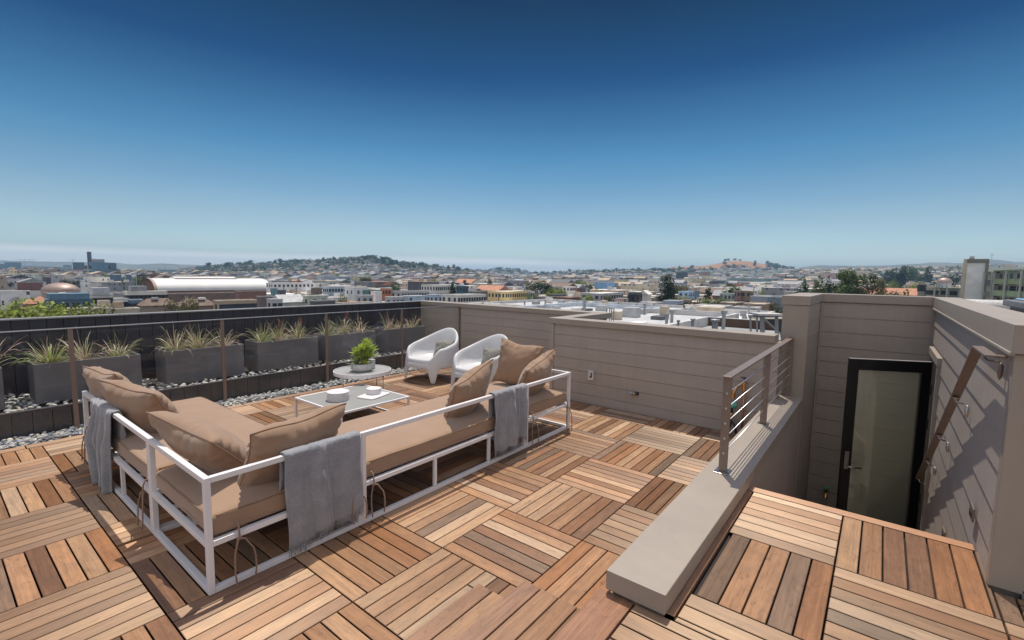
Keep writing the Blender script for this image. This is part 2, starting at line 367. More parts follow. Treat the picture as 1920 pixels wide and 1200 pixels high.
M_CORD = fabric_mat('tan_cord', (0.26, 0.17, 0.12), var=0.1)
M_PLASTIC = simple('white_chair_plastic', (0.56, 0.565, 0.58), 0.38, 0.0, var=0.02, scale=8, spec=0.45)
M_CERAMIC = simple('white_ceramic', (0.78, 0.76, 0.77), 0.25, 0.0, var=0.02)
M_CONCRETE = simple('pale_concrete', (0.50, 0.50, 0.49), 0.7, 0.0, var=0.14, scale=25, bump=0.2, bscale=80)
M_TABLETOP = simple('grey_table_glass', (0.27, 0.275, 0.265), 0.5, 0.0, var=0.04)
M_ROUNDTOP = simple('pale_round_top', (0.36, 0.365, 0.36), 0.4, 0.0, var=0.06, scale=14)
M_PLANTER = simple('charcoal_planter', (0.150, 0.147, 0.158), 0.6, 0.0, var=0.1, scale=4, bump=0.12, bscale=25, dirt=((0.20, 0.19, 0.20), 6.0, 0.15), streak=0.05)
M_SOIL = simple('dark_soil', (0.06, 0.045, 0.035), 0.95, var=0.4, scale=50, bump=0.8, bscale=90)
M_BLADE = attr_mat('grass_blade', 0.5, 0.4, transl=0.25, var=0.1, bscale=30)
M_SUCC = attr_mat('succulent_leaf', 0.4, 0.5, transl=0.25, var=0.08, bscale=60)
M_PEBBLE = attr_mat('river_pebble', 0.6, 0.35, bump=0.1, bscale=60, var=0.12)
M_DOORBLACK = simple('black_door_paint', (0.012, 0.012, 0.013), 0.35, 0.0, var=0.1)
M_DOORGLASS = frosted_mat('tinted_door_glass', (0.95, 0.97, 0.90), (0.80, 0.82, 0.70), 0.13, 0.13)
M_BRASS = simple('brass', (0.62, 0.36, 0.14), 0.35, 1.0, var=0.12, scale=40)
M_COPPER = simple('copper_pipe', (0.50, 0.22, 0.13), 0.4, 0.8, var=0.15, scale=40)
M_VERDIGRIS = simple('teal_plastic', (0.12, 0.42, 0.36), 0.4, 0.0, var=0.1)
M_DARKPLASTIC = simple('dark_fitting', (0.03, 0.03, 0.035), 0.45, 0.0, var=0.15)
M_OUTLET = simple('grey_outlet_plastic', (0.55, 0.54, 0.52), 0.45)

# ================================================================ TERRACE STRUCTURE
T = 0.61
def lerp(a, b, t): return tuple(a[i]+(b[i]-a[i])*t for i in range(len(a)))
def board_col(rng, along_x, tile_tone, grey):
    pal = [((0.40, 0.225, 0.125), 4), ((0.49, 0.305, 0.18), 3), ((0.34, 0.165, 0.08), 3.5), ((0.25, 0.135, 0.08), 2.5), ((0.22, 0.145, 0.10), 0.9), ((0.56, 0.39, 0.26), 0.8)]
    tot = sum(w for _, w in pal); r = rng.random()*tot
    for c, w in pal:
        r -= w
        if r <= 0: break
    g = sum(c)/3
    gc = (g*1.13, g*0.98, g*0.86)
    c = lerp(c, gc, grey*rng.uniform(0.4, 1.0))
    k = 0.80*tile_tone*rng.uniform(0.80, 1.20)
    return tuple(v*k for v in c)
def board(mb, x0, x1, y0, y1, z, along_x, col, th=0.022):
    g = 0.0038; c = 0.0022
    x0 += g; x1 -= g; y0 += g; y1 -= g
    if x1-x0 < 0.012 or y1-y0 < 0.012: return
    rings = [[(x0, y0, z-th), (x1, y0, z-th), (x1, y1, z-th), (x0, y1, z-th)],
             [(x0, y0, z-c), (x1, y0, z-c), (x1, y1, z-c), (x0, y1, z-c)],
             [(x0+c, y0+c, z), (x1-c, y0+c, z), (x1-c, y1-c, z), (x0+c, y1-c, z)]]
    vs = [p for r in rings for p in r]
    fs = [(k, (k+1) % 4, 4+(k+1) % 4, 4+k) for k in range(4)]+[(4+k, 4+(k+1) % 4, 8+(k+1) % 4, 8+k) for k in range(4)]+[(8, 9, 10, 11)]
    ou, ov = random.uniform(0, 50), random.uniform(0, 50)
    uvs = []
    for f in fs:
        uvs.append([((vs[i][0]+ou, vs[i][1]+ov) if along_x else (vs[i][1]+ou, vs[i][0]+ov)) for i in f])
    mb.add(vs, fs, col, uvs)
def tiles(mb, gx, gy, u0, u1, v0, v1, z, par, clips, greyf):
    """basket pattern of seven-board tiles; clips = list of (x0,x1,y0,y1) the deck fills"""
    for u in range(u0, u1):
        for v in range(v0, v1):
            nb = 8 if (z == 0 and u >= 3) else 7
            w = T/nb
            ax = (u+v+par) % 2 == 0
            rng = random.Random(u*917+v*131+par*7+int(z*1000))
            tone = rng.choice([0.74, 0.86, 0.98, 1.0, 1.1, 1.18])
            tx, ty = gx+u*T, gy+v*T
            gr = greyf(tx, ty)*rng.uniform(0.3, 1.2)
            for k in range(nb):
                if ax: bx = (tx, tx+T, ty+k*w, ty+(k+1)*w)
                else: bx = (tx+k*w, tx+(k+1)*w, ty, ty+T)
                c = board_col(rng, ax, tone, min(1, gr))
                cl = clips
                if callable(clips): cl = clips(bx)
                for (a, b, cc, d) in cl:
                    x0, x1, y0, y1 = max(bx[0], a), min(bx[1], b), max(bx[2], cc), min(bx[3], d)
                    if x1-x0 > 0.01 and y1-y0 > 0.01: board(mb, x0, x1, y0, y1, z, ax, c)
ZP, ZT2, ZT1 = 0.33, 0.19, 0.045        # raised landing, upper step, lower step
XSTEP = 0.46
def greymain(x, y): return 0.12+0.34*max(0, min(1, (x-0.4)/2.6))
def mainclip(bx):
    x0, x1, y0, y1 = bx
    far = [(-2.4, 5.24, 1.51, 4.045)] if y0 > 1.45 else [(-2.4, 4.02, -1.17, 4.045)]
    if y0 >= -0.432: return far
    if x0 >= XSTEP-0.09 or y1 <= -0.43: return [(XSTEP, 4.02, -1.17, 4.045)]
    if x1 <= XSTEP+0.02: return [(-2.4, 4.02, -0.43, 4.045)]
    return [(-2.4, XSTEP, -0.43, 4.045), (XSTEP, 4.02, -1.17, 4.045)]
mb = MB()
# world y grid: tile rows at y = 0.61 k ; basket parity follows (u+v) even -> boards along x with v = -(k+1)
tiles(mb, 0, 0, -4, 9, -4, 8, 0.0, 1, mainclip, greymain)
rng = random.Random(3)
x = -2.4
while x < 5.2:                                     # border board along the pebble strip
    L = rng.uniform(0.5, 1.3)
    board(mb, x, min(x+L, 5.235), 4.055, 4.17, 0.0, True, board_col(rng, False, 0.9, 0.15)); x += L
structure('deck_floor', mb, M_WOOD)
mb = MB()
def greyp(x, y): return 0.26
tiles(mb, 1.275-4*T, -1.887-3*T, 0, 5, 0, 4, ZP, 0, [(XSTEP, 1.865, -2.43, -1.432), (XSTEP, 1.5, -3.6, -2.43), (-2.4, XSTEP, -3.6, -1.278)], greyp)
board(mb, XSTEP+0.02, 1.865, -1.430, -1.388, ZP, True, (0.33, 0.19, 0.12))
board(mb, 1.868, 1.945, -2.42, -1.40, ZP, False, (0.40, 0.215, 0.125), 0.03)       # nosing board over the stair well
for a, b in ((-2.4, -1.1), (-1.1, XSTEP)):
    board(mb, a, b, -1.276, -1.12, ZP, True, (0.31, 0.17, 0.11), 0.03)
structure('raised_deck_floor', mb, M_WOOD)
def step_mesh(y0, y1, z, cols):
    mb = MB(); n = len(cols); w = (y1-y0)/n
    for k, c in enumerate(cols):
        board(mb, -2.4, XSTEP, y0+k*w, y0+(k+1)*w, z, True, c, 0.03)
    return mb
structure('upper_step', step_mesh(-1.115, -0.725, ZT2, [(0.22, 0.125, 0.075), (0.28, 0.16, 0.095), (0.31, 0.185, 0.115), (0.27, 0.16, 0.11)]), M_WOOD)
structure('lower_step', step_mesh(-0.725, -0.43, ZT1, [(0.29, 0.17, 0.11), (0.34, 0.205, 0.125), (0.27, 0.155, 0.10)]), M_WOOD)
mb = MB()
mb.box(-2.4, XSTEP-0.01, -0.72, -0.44, -0.03, ZT1-0.031); mb.box(-2.4, XSTEP-0.01, -1.11, -0.73, -0.03, ZT2-0.031)
mb.box(-2.4, XSTEP-0.01, -3.6, -1.12, -0.03, ZP-0.031); mb.box(XSTEP-0.009, 1.93, -2.42, -1.395, -0.03, ZP-0.032); mb.box(XSTEP-0.009, 1.53, -3.6, -2.421, -0.03, ZP-0.032)
structure('deck_framing', mb, M_UNDER)
mb = MB()
mb.box(-6, 5.6, -1.38, 5.62, -1.4, -0.035); mb.box(-6, 1.90, -8, -1.381, -1.4, -0.036)
structure('roof_slab', mb, M_UNDER)
M_FACADE = simple('taupe_facade', PAINT, 0.7, var=0.08, scale=0.6)
mb = MB(); mb.box(-6, 5.62, -8, 5.66, -15, -1.41)
o = mb.build('apartment_building', M_FACADE); tag(o, 'taupe building carrying the roof terrace, directly under the wooden deck', 'building')
M_FLATROOF = simple('grey_membrane_roof', (0.36, 0.35, 0.33), 0.8, var=0.12, scale=1.5, dirt=((0.2, 0.19, 0.18), 0.8, 0.5))
# ---- stair well: landing floor and treads going down towards the door
mb = MB(); mb.box(1.9, 5.5, -2.43, -1.38, -1.39, -1.22); structure('well_floor', mb, M_UNDER)
st = thing('stairs', 'wooden stair flight going down inside the taupe stair well', 'stairs', (1.93, -1.9, ZP))
for k in range(8):
    z = ZP-0.172*(k+1); x0 = 1.95+0.275*k
    mb = MB()
    for j in range(3): board(mb, x0+j*0.095-1.93, x0+(j+1)*0.095-1.93, -2.41+1.9, -1.40+1.9, z-ZP, False, board_col(rng, False, 0.9, 0.5), 0.03)
    mb.build('tread', M_WOOD, st)
mb = MB()
for k in range(8):
    mb.box(0.0+0.275*k, 0.015+0.275*k, -0.50, 0.49, -0.172*(k+1)-0.02, -0.172*k-0.035)
mb.build('riser', M_COPING, st)

# ---- lap siding
def siding(mb, p, d, L, z0, z1, ex, n, ph=0.0, tb=0.010, tt=0.0065, gap=0.005):
    """p=(x,y) start, d=(dx,dy) unit along, n=(nx,ny) outward; boards lap downwards from z1"""
    z = z1
    def P(s, o, zz): return (p[0]+d[0]*s+n[0]*o, p[1]+d[1]*s+n[1]*o, zz)
    while z > z0+0.004:
        zb = max(z0, z-ex)
        zt_ = z-gap; vs = [P(0, tb, zb), P(L, tb, zb), P(L, tt, zt_), P(0, tt, zt_), P(0, -0.01, zb), P(L, -0.01, zb), P(L, -0.01, zt_), P(0, -0.01, zt_)]
        mb.add(vs, [(0, 1, 2, 3), (4, 5, 1, 0), (4, 0, 3, 7), (1, 5, 6, 2), (3, 2, 6, 7)])
        z = zb
WALL_TH = 0.20
# low near wall (x = 4.03) with its jog back to the far wall
w = thing('parapet_wall', 'taupe lap sided low wall with an outlet and tap, nearest along the deck', 'wall', (4.03, 0, 0))
mb = MB(); mb.box(0.012, WALL_TH, -1.20, 1.40, -0.03, 1.0); mb.box(0.0125, 1.4, 1.40, 1.49, -0.031, 1.001); mb.build('wall_core', M_SIDING, w)
mb = MB(); siding(mb, (0.012, -1.20), (0, 1), 2.66, 0.0, 1.012, 0.149, (-1, 0)); siding(mb, (-0.0, 1.491), (1, 0), 1.24, 0.0, 1.012, 0.149, (0, 1)); mb.build('siding', M_SIDING, w)
mb = MB(); mb.box(-0.016, 0.012, 1.456, 1.505, 0.0, 0.995); mb.build('corner_trim', M_SIDING, w, bevel=0.002)
mb = MB(); mb.prism([(-0.03, -1.16), (0.21, -1.16), (0.21, 1.33), (1.45, 1.33), (1.45, 1.53), (-0.03, 1.53)], 1.0, 1.075); mb.build('coping', M_COPING, w, bevel=0.004)
# far wall (x = 5.25)
w = thing('parapet_wall', 'taupe lap sided low wall behind the white chairs, running back to the black fence', 'wall', (5.25, 3.5, 0))
mb = MB(); mb.box(0.012, 0.2, -2.0, 2.05, -0.03, 1.0); mb.build('wall_core', M_SIDING, w)
mb = MB(); siding(mb, (0.012, -2.0), (0, 1), 4.05, 0.0, 1.012, 0.149, (-1, 0)); mb.build('siding', M_SIDING, w)
mb = MB(); mb.box(-0.03, 0.22, -1.969, 2.02, 1.002, 1.077); mb.build('coping', M_COPING, w, bevel=0.004)
# curb beside the stair well
w = thing('curb_wall', 'taupe curb with a broad pale cap between the deck and the stair well', 'wall', (XSTEP, -1.28, 0))
mb = MB(); mb.box(0.01, 3.87, -0.105, 0.105, -0.03, 0.346); mb.build('curb_core', M_SIDING, w)
mb = MB(); siding(mb, (1.47, -0.105), (1, 0), 2.42, -1.23, 0.346, 0.178, (0, -1), tb=0.006, tt=0.003, gap=0.003); mb.build('siding', M_SIDING, w)
mb = MB(); mb.box(-0.02, 3.865, -0.125, 0.125, 0.347, 0.430); mb.build('cap', M_COPING, w, bevel=0.0035)
mb = MB(); mb.box(1.47, 3.87, -0.108, 0.10, -1.39, -0.031); mb.build('well_core', M_SIDING, w)
# pillar and the high walls round the stair well
w = thing('stairwell_wall', 'tall taupe lap sided wall behind the open black door', 'wall', (5.5, -1.9, 0))
mb = MB(); mb.box(-1.175, -1.146, 0.500, 0.735, -1.39, 1.37); mb.build('pillar_face', M_COPING, w, bevel=0.0035)
mb = MB(); mb.box(-1.145, 0.0, 0.512, 0.728, -1.39, 1.372); mb.box(0.013, 0.2, -0.52, 0.73, -1.39, 1.371); mb.build('wall_core', M_SIDING, w)
mb = MB(); siding(mb, (-1.145, 0.514), (1, 0), 1.147, -1.23, 1.372, 0.178, (0, -1)); siding(mb, (0.012, -0.52), (0, 1), 1.03, -1.23, 1.372, 0.178, (-1, 0)); mb.build('siding', M_SIDING, w)
mb = MB(); mb.box(-0.012, 0.001, 0.480, 0.502, -1.23, 1.37); mb.build('corner_trim', M_SIDING, w, bevel=0.002)
mb = MB(); mb.prism([(-1.185, 0.495), (-0.02, 0.495), (-0.02, -0.52), (0.22, -0.52), (0.22, 0.75), (-1.185, 0.75)], 1.373, 1.468); mb.build('coping', M_COPING, w, bevel=0.0035)
# sunlit right wall
w = thing('stairwell_wall', 'sunlit taupe lap sided wall carrying the stair handrail', 'wall', (1.546, -2.42, 0))
DX0, DX1, DZ = 4.42-1.546, 5.30-1.546, 0.88
mb = MB(); mb.box(0.02, DX0, -0.26, -0.012, -1.39, 1.344); mb.box(DX0+0.001, DX1, -0.26, -0.0125, DZ, 1.343); mb.box(DX1+0.001, 4.1, -0.26, -0.012, -1.39, 1.342)
mb.box(DX0, DX1, -0.9, -0.262, -1.39, 1.2)
mb.build('wall_core', M_SIDING, w)
mb = MB(); siding(mb, (0.035, -0.012), (1, 0), DX0-0.035, -1.23, 1.345, 0.178, (0, 1), tb=0.0105, tt=0.003, gap=0.003); siding(mb, (DX0, -0.012), (1, 0), 3.95-DX0, DZ+0.0, 1.345, 0.178, (0, 1), tb=0.0105, tt=0.003, gap=0.003); mb.build('siding', M_SIDING, w)
mb = MB(); mb.box(-0.026, 0.034, -0.10, 0.004, ZP+0.01, 1.344); mb.box(3.915, 3.94, -0.01, 0.014, -1.23, 1.344); mb.build('corner_trim', M_COPING, w, bevel=0.003)
mb = MB(); siding(mb, (-0.0, -0.10), (0, -1), 3.0, ZP+0.02, 1.345, 0.178, (-1, 0)); mb.build('end_siding', M_SIDING, w)
mb = MB(); mb.box(0.012, 0.2, -4.0, -0.10, ZP, 1.346); mb.build('end_core', M_SIDING, w)
mb = MB(); mb.box(-0.02, 0.010, -3.1, -0.10, ZP-0.02, ZP+0.012); mb.build('base_flashing', M_GREYCAP, w)
mb = MB(); mb.prism([(-0.045, 0.016), (3.93, 0.016), (3.93, 0.012), (4.1, 0.012), (4.1, -0.19), (0.16, -0.19), (0.16, -4.0), (-0.045, -4.0)], 1.347, 1.466); mb.build('coping', M_COPING, w, bevel=0.0035)
mb = MB(); mb.box(-0.04, 3.92, 0.003, 0.022, 1.338, 1.352); mb.build('drip_edge', M_COPING, w, bevel=0.002)
# door casing
mb = MB(); mb.box(DX0-0.06, DX0, -0.01, 0.022, -1.23, DZ); mb.box(DX0-0.07, DX1+0.03, -0.01, 0.026, DZ+0.0005, DZ+0.075); mb.build('door_casing', M_COPING, w, bevel=0.003)
mb = MB(); mb.box(DX0+0.001, DX1-0.001, -0.23, -0.10, -1.22, DZ-0.002); mb.build('doorway_shade_panel', M_DOORBLACK, w)  # black panel standing in for the unlit interior of the opening
# little step lights in the sunlit wall
for i, (lx, lz) in enumerate(((0.46, 0.47), (1.39, -0.06))):
    t = thing('step_light', ['bronze step light near the top of the stairs, closer to the deck', 'bronze step light farther down the stairs, half hidden by the deck edge'][i], 'light', (1.546+lx, -2.42, lz), group='step lights in the sunlit wall')
    mb = MB(); mb.box(-0.055, 0.055, 0.008, 0.016, -0.035, 0.035); mb.build('face_plate', M_BRONZE, t, bevel=0.002)
    mb = MB(); mb.box(-0.032, 0.032, 0.0165, 0.019, -0.016, 0.008); mb.build('louvre', M_DARKPLASTIC, t)
# roof east of the sunlit wall
mb = MB(); mb.box(1.74, 5.7, -8, -2.61, -1.4, 1.05); structure('upper_roof', mb, M_FLATROOF)

# ---- black fence behind the planters, planter bed
w = thing('board_fence', 'black vertical board fence behind the row of planters', 'fence', (1.4, 5.55, 0))
mb = MB()
x = -4.0
rngf = random.Random(9)
while x < 3.86:
    o_ = rngf.uniform(-0.001, 0.001); mb.box(x+0.003, min(x+0.139, 3.862), 0.0+o_, 0.02, 0.0, 1.055); x += 0.142
mb.box(-4.0, 4.05, 0.021, 0.10, -0.03, 1.056); mb.build('boards', M_BLACKWALL, w)
mb = MB(); mb.box(-4.0, 4.05, -0.012, 0.11, 1.0565, 1.075); mb.build('cap', M_GREYCAP, w, bevel=0.003)
w = thing('bed_wall', 'low dark board wall holding up the pebble bed of the planters', 'wall', (1.4, 4.475, 0))
mb = MB(); x = -4.0
while x < 3.84:
    o_ = rngf.uniform(-0.001, 0.001); mb.box(x+0.002, min(x+0.139, 3.845), 0.0+o_, 0.03, -0.02, 0.245); x += 0.142
mb.build('boards', M_LOWWALL, w)
mb = MB(); mb.box(-4.0, 3.846, -0.006, 0.045, 0.2455, 0.258); mb.build('cap', M_LOWWALL, w, bevel=0.002)
mb = MB(); mb.box(-3.0, 5.24, 4.515, 5.545, -0.03, 0.22); mb.box(-3.0, 5.24, 4.18, 4.515, -0.034, -0.022); structure('bed_soil', mb, M_UNDER)

# ---- pebbles: one countless mass
def ico():
    bm = bmesh.new(); bmesh.ops.create_icosphere(bm, subdivisions=2, radius=1.0)
    v = [tuple(q.co) for q in bm.verts]; f = [tuple(q.index for q in g.verts) for g in bm.faces]; bm.free(); return v, f
def ico1():
    bm = bmesh.new(); bmesh.ops.create_icosphere(bm, subdivisions=1, radius=1.0)
    v = [tuple(q.co) for q in bm.verts]; f = [tuple(q.index for q in g.verts) for g in bm.faces]; bm.free(); return v, f
IV, IF = ico(); IV1, IF1 = ico1()
def stone(mb, x, y, z, r, rg, lo=False):
    v, f = (IV1, IF1) if lo else (IV, IF)
    m = Matrix.Rotation(rg.uniform(0, 6.28), 3, 'Z') @ Matrix.Rotation(rg.uniform(-0.5, 0.5), 3, 'X') @ Matrix.Diagonal((r*rg.uniform(0.8, 1.35), r*rg.uniform(0.7, 1.0), r*rg.uniform(0.42, 0.7)))
    c = rg.choice([(0.34, 0.34, 0.33), (0.24, 0.25, 0.25), (0.42, 0.41, 0.38), (0.17, 0.18, 0.19), (0.30, 0.31, 0.33), (0.37, 0.34, 0.29)])
    k = rg.uniform(1.2, 1.75)
    mb.add([tuple(m @ Vector(p)+Vector((x, y, z))) for p in v], f, tuple(a*k for a in c))
rg = random.Random(21)
mb = MB()
for i in range(3400):
    x = rg.uniform(-1.1, 5.2); y = rg.uniform(4.185, 4.465)
    r = rg.uniform(0.013, 0.024)
    stone(mb, x, y, -0.012+rg.random()**2*0.035, r, rg)
o = mb.build('pebbles', M_PEBBLE, smooth=True); tag(o, 'grey river pebbles filling the strip between the deck and the bed wall', 'pebbles', kind='stuff')
mb = MB()
PLX = [-1.65, -0.55, 0.575, 1.64, 2.68, 3.79]
for i in range(2100):
    x = rg.uniform(-1.0, 5.2); y = rg.uniform(4.53, 5.5)
    if any(a+0.02 < x < a+0.86 for a in PLX) and y > 4.77: continue
    stone(mb, x, y, 0.226+rg.random()**2*0.035, rg.uniform(0.016, 0.03), rg, lo=True)
o = mb.build('pebbles', M_PEBBLE, smooth=True); tag(o, 'pale pebbles on the raised bed around the charcoal planters', 'pebbles', kind='stuff')

# ---- guard rail in front of the planters
g = thing('guard_rail', 'bronze guard rail with glass panels and a thin top bar in front of the planters', 'railing', (0, 4.41, 0))
PX = [-1.69, -0.305, 1.08, 2.465, 3.85, 5.235]
for i, x in enumerate(PX):
    mb = MB(); mb.box(x-0.020, x+0.020, -0.006, 0.006, -0.02, 1.035) if i < 5 else mb.box(x-0.012, x+0.006, -0.012, 0.016, 0.0, 1.035)
    mb.build('post', M_BRONZE, g, bevel=0.0015)
mb = MB(); mb.box(-2.4, 5.24, -0.014, 0.014, 1.036, 1.046); mb.build('top_bar', M_STEEL, g, bevel=0.002)
for i in range(5):
    mb = MB(); mb.box(PX[i]+0.03, PX[i+1]-0.03, -0.003, 0.003, 0.06, 1.0); mb.build('glass_panel', M_RAILGLASS, g)
# ---- cable railing on the curb
g = thing('cable_railing', 'bronze cable railing standing on the curb beside the stair well', 'railing', (0, -1.262, 0.43))
RX = [1.81, 3.06, 4.29]
for x in RX:
    mb = MB(); mb.box(x-0.0065, x+0.0065, -0.025, 0.025, 0.006, 0.60); p_ = mb.build('post', M_BRONZE, g, bevel=0.0015)
    if x != RX[1]:
        for zc_ in (0.12, 0.215, 0.31, 0.405, 0.50):
            mb = MB(); mb.lathe([(0.007, 0), (0.007, 0.004), (0.004, 0.005)], (0, 0, 0), 10)
            mb.v = [(x-0.0065-q[2], q[0], zc_+q[1]) for q in mb.v]; mb.build('cable_fitting', M_STEEL, p_)
    mb = MB(); mb.box(x-0.05, x+0.05, -0.042, 0.042, 0.0, 0.0055); mb.build('base_plate', M_STEEL, g, bevel=0.001)
mb = MB(); mb.box(RX[0]-0.03, RX[2]+0.01, -0.027, 0.027, 0.601, 0.610); mb.build('top_rail', M_BRONZE, g, bevel=0.002)
for z in (0.12, 0.215, 0.31, 0.405, 0.50):
    mb = MB(); mb.tube([(RX[0], 0, z), (RX[2], 0, z)], 0.0036, 6); mb.build('cable', M_CABLE, g, smooth=True)
# ---- handrail on the sunlit wall
g = thing('handrail', 'flat bronze handrail sloping down the sunlit stair wall on wire brackets', 'railing', (1.95, -2.42, 1.325))
y0, y1 = 0.040, 0.083; th = 0.010
def plate(mb, pts):
    vs = []
    for (x, z) in pts: vs += [(x, y0, z), (x, y1, z), (x, y1, z-th), (x, y0, z-th)]
    fs = []
    for i in range(len(pts)-1):
        for k in range(4): fs.append((i*4+k, i*4+(k+1) % 4, (i+1)*4+(k+1) % 4, (i+1)*4+k))
    fs += [(3, 2, 1, 0), tuple(4*(len(pts)-1)+k for k in range(4))]
    mb.add(vs, fs)
mb = MB(); plate(mb, [(-0.365, 0.0), (0.0, 0.0), (2.55, -1.545)]); mb.box(-0.365, -0.322, 0.012, y0-0.0005, -th, 0.0); mb.build('rail_bar', M_BRONZE, g, bevel=0.0015)
for bx in (-0.20, 0.60, 1.27, 1.90, 2.50):
    z = 0.0 if bx < 0 else -1.545*bx/2.55
    mb = MB(); ym = 0.062
    mb.tube([(bx, ym, z-0.012), (bx, ym, z-0.03), (bx-0.01, ym-0.012, z-0.042), (bx-0.03, ym-0.03, z-0.040), (bx-0.05, 0.022, z-0.036), (bx-0.055, 0.014, z-0.05)], 0.0048, 8)
    mb.box(bx-0.02, bx+0.02, ym-0.014, ym+0.014, z-0.0145-0.4*0, z-0.0105)
    br = mb.build('bracket', M_STEEL if bx > 0 else M_BRONZE, g, smooth=False)
    mb = MB(); mb.lathe([(0.001, -0.062), (0.007, -0.05), (0.010, -0.03), (0.010, 0.0), (0.006, 0.012), (0.002, 0.016)], (bx-0.055, 0.014, z-0.058), 10); mb.build('wall_stem', M_STEEL if bx > 0 else M_BRONZE, br, smooth=True)

# ---- open door
hx, hy = 5.03, -2.405; fx, fy = 4.71, -1.745
ang = math.atan2(fy-hy, fx-hx)
L = math.hypot(fx-hx, fy-hy)
d = thing('glass_door', 'open black framed door with a tall tinted glass pane in the stair well', 'door', (hx, hy, -1.205), ang)
H = 2.03; tk = 0.022
mb = MB(); s_ = 0.088
mb.box(0, s_, -tk, tk, 0, H); mb.box(L-s_, L, -tk, tk, 0, H); mb.box(s_+0.0005, L-s_-0.0005, -tk, tk, H-0.11, H-0.0005); mb.box(s_+0.0005, L-s_-0.0005, -tk, tk, 0.0005, 0.2)
mb.build('door_frame', M_DOORBLACK, d, bevel=0.003)
mb = MB(); mb.box(s_, L-s_, -0.004, 0.004, 0.2, H-0.11); mb.build('pane', M_DOORGLASS, d)
mb = MB(); mb.box(0.0, L, -tk-0.001, tk+0.001, H+0.001, H+0.006); mb.build('top_seal', M_GREYCAP, d)
for s in (1, -1):
    mb = MB(); mb.box(L-0.062, L-0.022, s*tk, s*(tk+0.008), 0.86, 1.05) if s > 0 else mb.box(L-0.062, L-0.022, -(tk+0.008), -tk, 0.86, 1.05)
    hp = mb.build('handle_plate', M_STEEL, d, bevel=0.003)
    mb = MB(); mb.tube([(L-0.04, s*(tk+0.008), 0.90), (L-0.04, s*(tk+0.05), 0.90), (L-0.055, s*(tk+0.058), 0.90), (L-0.16, s*(tk+0.056), 0.898)], 0.0085, 10); mb.build('lever', M_STEEL, hp, smooth=True)
for z in (0.25, 0.62, 1.4, 1.75):
    mb = MB(); mb.tube([(0.0, tk+0.004, z-0.05), (0.0, tk+0.004, z+0.05)], 0.008, 8); mb.build('hinge', M_DARKPLASTIC, d)
# ---- taps and the outlet
def spigot(loc, label, handle_mat, sc=1.0, rz=0.0):
    t = thing('garden_tap', label, 'tap', loc, rz)
    mb = MB(); mb.tube([(0, 0, 0), (-0.03*sc, 0, 0), (-0.055*sc, 0, -0.006*sc), (-0.068*sc, 0, -0.03*sc)], 0.0105*sc, 10); mb.lathe([(0.016*sc, 0), (0.016*sc, 0.006*sc)], (-0.035*sc, 0, 0.012*sc), 10); mb.build('tap_body', M_BRASS, t, smooth=False)
    mb = MB(); mb.tube([(-0.035*sc, 0, 0.01*sc), (-0.035*sc, 0, 0.035*sc)], 0.005*sc, 8)
    for k in range(6):
        a = k*PI/3; mb.tube([(-0.035*sc, 0, 0.036*sc), (-0.035*sc+0.022*sc*math.cos(a), 0.022*sc*math.sin(a), 0.037*sc)], 0.0045*sc, 6)
    mb.build('tap_handle', handle_mat, t, smooth=True)
    return t
t = thing('gas_valve', 'small brass and blue valve sticking out of the middle of the low taupe wall', 'valve', (4.02, 0.29, 0.245))
mb = MB(); mb.tube([(0, -0.02, 0), (-0.02, -0.018, 0), (-0.03, 0.01, 0.0)], 0.011, 10); mb.tube([(-0.028, 0.0, -0.016), (-0.028, 0.0, 0.018)], 0.008, 8); mb.build('valve_body', M_BRASS, t, smooth=True)
mb = MB(); mb.tube([(-0.03, 0.012, 0), (-0.034, 0.05, 0.012)], 0.014, 10); mb.build('valve_cap', simple('blue_cap', (0.25, 0.42, 0.62), 0.4), t, smooth=True)
mb = MB(); mb.box(-0.001, 0.012, -0.055, -0.012, -0.02, 0.02); mb.build('wall_flange', M_DARKPLASTIC, t, bevel=0.003)
t = thing('outlet_box', 'grey weatherproof outlet box on the low taupe wall beside the sofa', 'outlet', (4.022, 0.87, 0.385))
mb = MB(); mb.box(-0.035, 0.004, -0.038, 0.038, -0.062, 0.062); mb.build('cover', M_OUTLET, t, bevel=0.0035)
mb = MB(); mb.box(-0.0375, -0.0355, -0.022, -0.006, -0.028, 0.034); mb.box(-0.0376, -0.0356, -0.0055, 0.012, -0.028, -0.012); mb.build('latch', M_DARKPLASTIC, t)
# water valve assembly seen through the cable railing
t = thing('water_valve_assembly', 'brass and teal water valve with a copper pipe, seen through the cable railing', 'valve', (4.02, -0.86, 0.0))
mb = MB(); mb.tube([(-0.05, -0.06, -0.0), (-0.05, -0.06, 0.50)], 0.011, 10); mb.build('copper_pipe', M_COPPER, t, smooth=True)
mb = MB(); mb.tube([(-0.05, -0.06, 0.48), (-0.055, -0.05, 0.56), (-0.07, 0.0, 0.53), (-0.085, 0.03, 0.46), (-0.09, 0.035, 0.40)], 0.016, 10)
mb.tube([(-0.05, -0.055, 0.50), (-0.05, -0.055, 0.58)], 0.021, 10); mb.tube([(-0.088, 0.032, 0.44), (-0.088, 0.032, 0.40)], 0.022, 10); mb.build('brass_body', M_BRASS, t, smooth=False)
mb = MB(); mb.tube([(-0.05, -0.055, 0.58), (-0.05, -0.055, 0.62)], 0.005, 6); mb.tube([(-0.05, -0.09, 0.62), (-0.05, -0.02, 0.62)], 0.006, 6); mb.tube([(-0.085, -0.055, 0.62), (-0.015, -0.055, 0.62)], 0.006, 6); mb.build('wheel_handle', M_DARKPLASTIC, t)
mb = MB(); mb.lathe([(0.01, -0.036), (0.05, -0.026), (0.064, 0.0), (0.05, 0.022), (0.018, 0.036)], (-0.09, 0.05, 0.33), 20); mb.build('teal_regulator', M_VERDIGRIS, t, smooth=True)
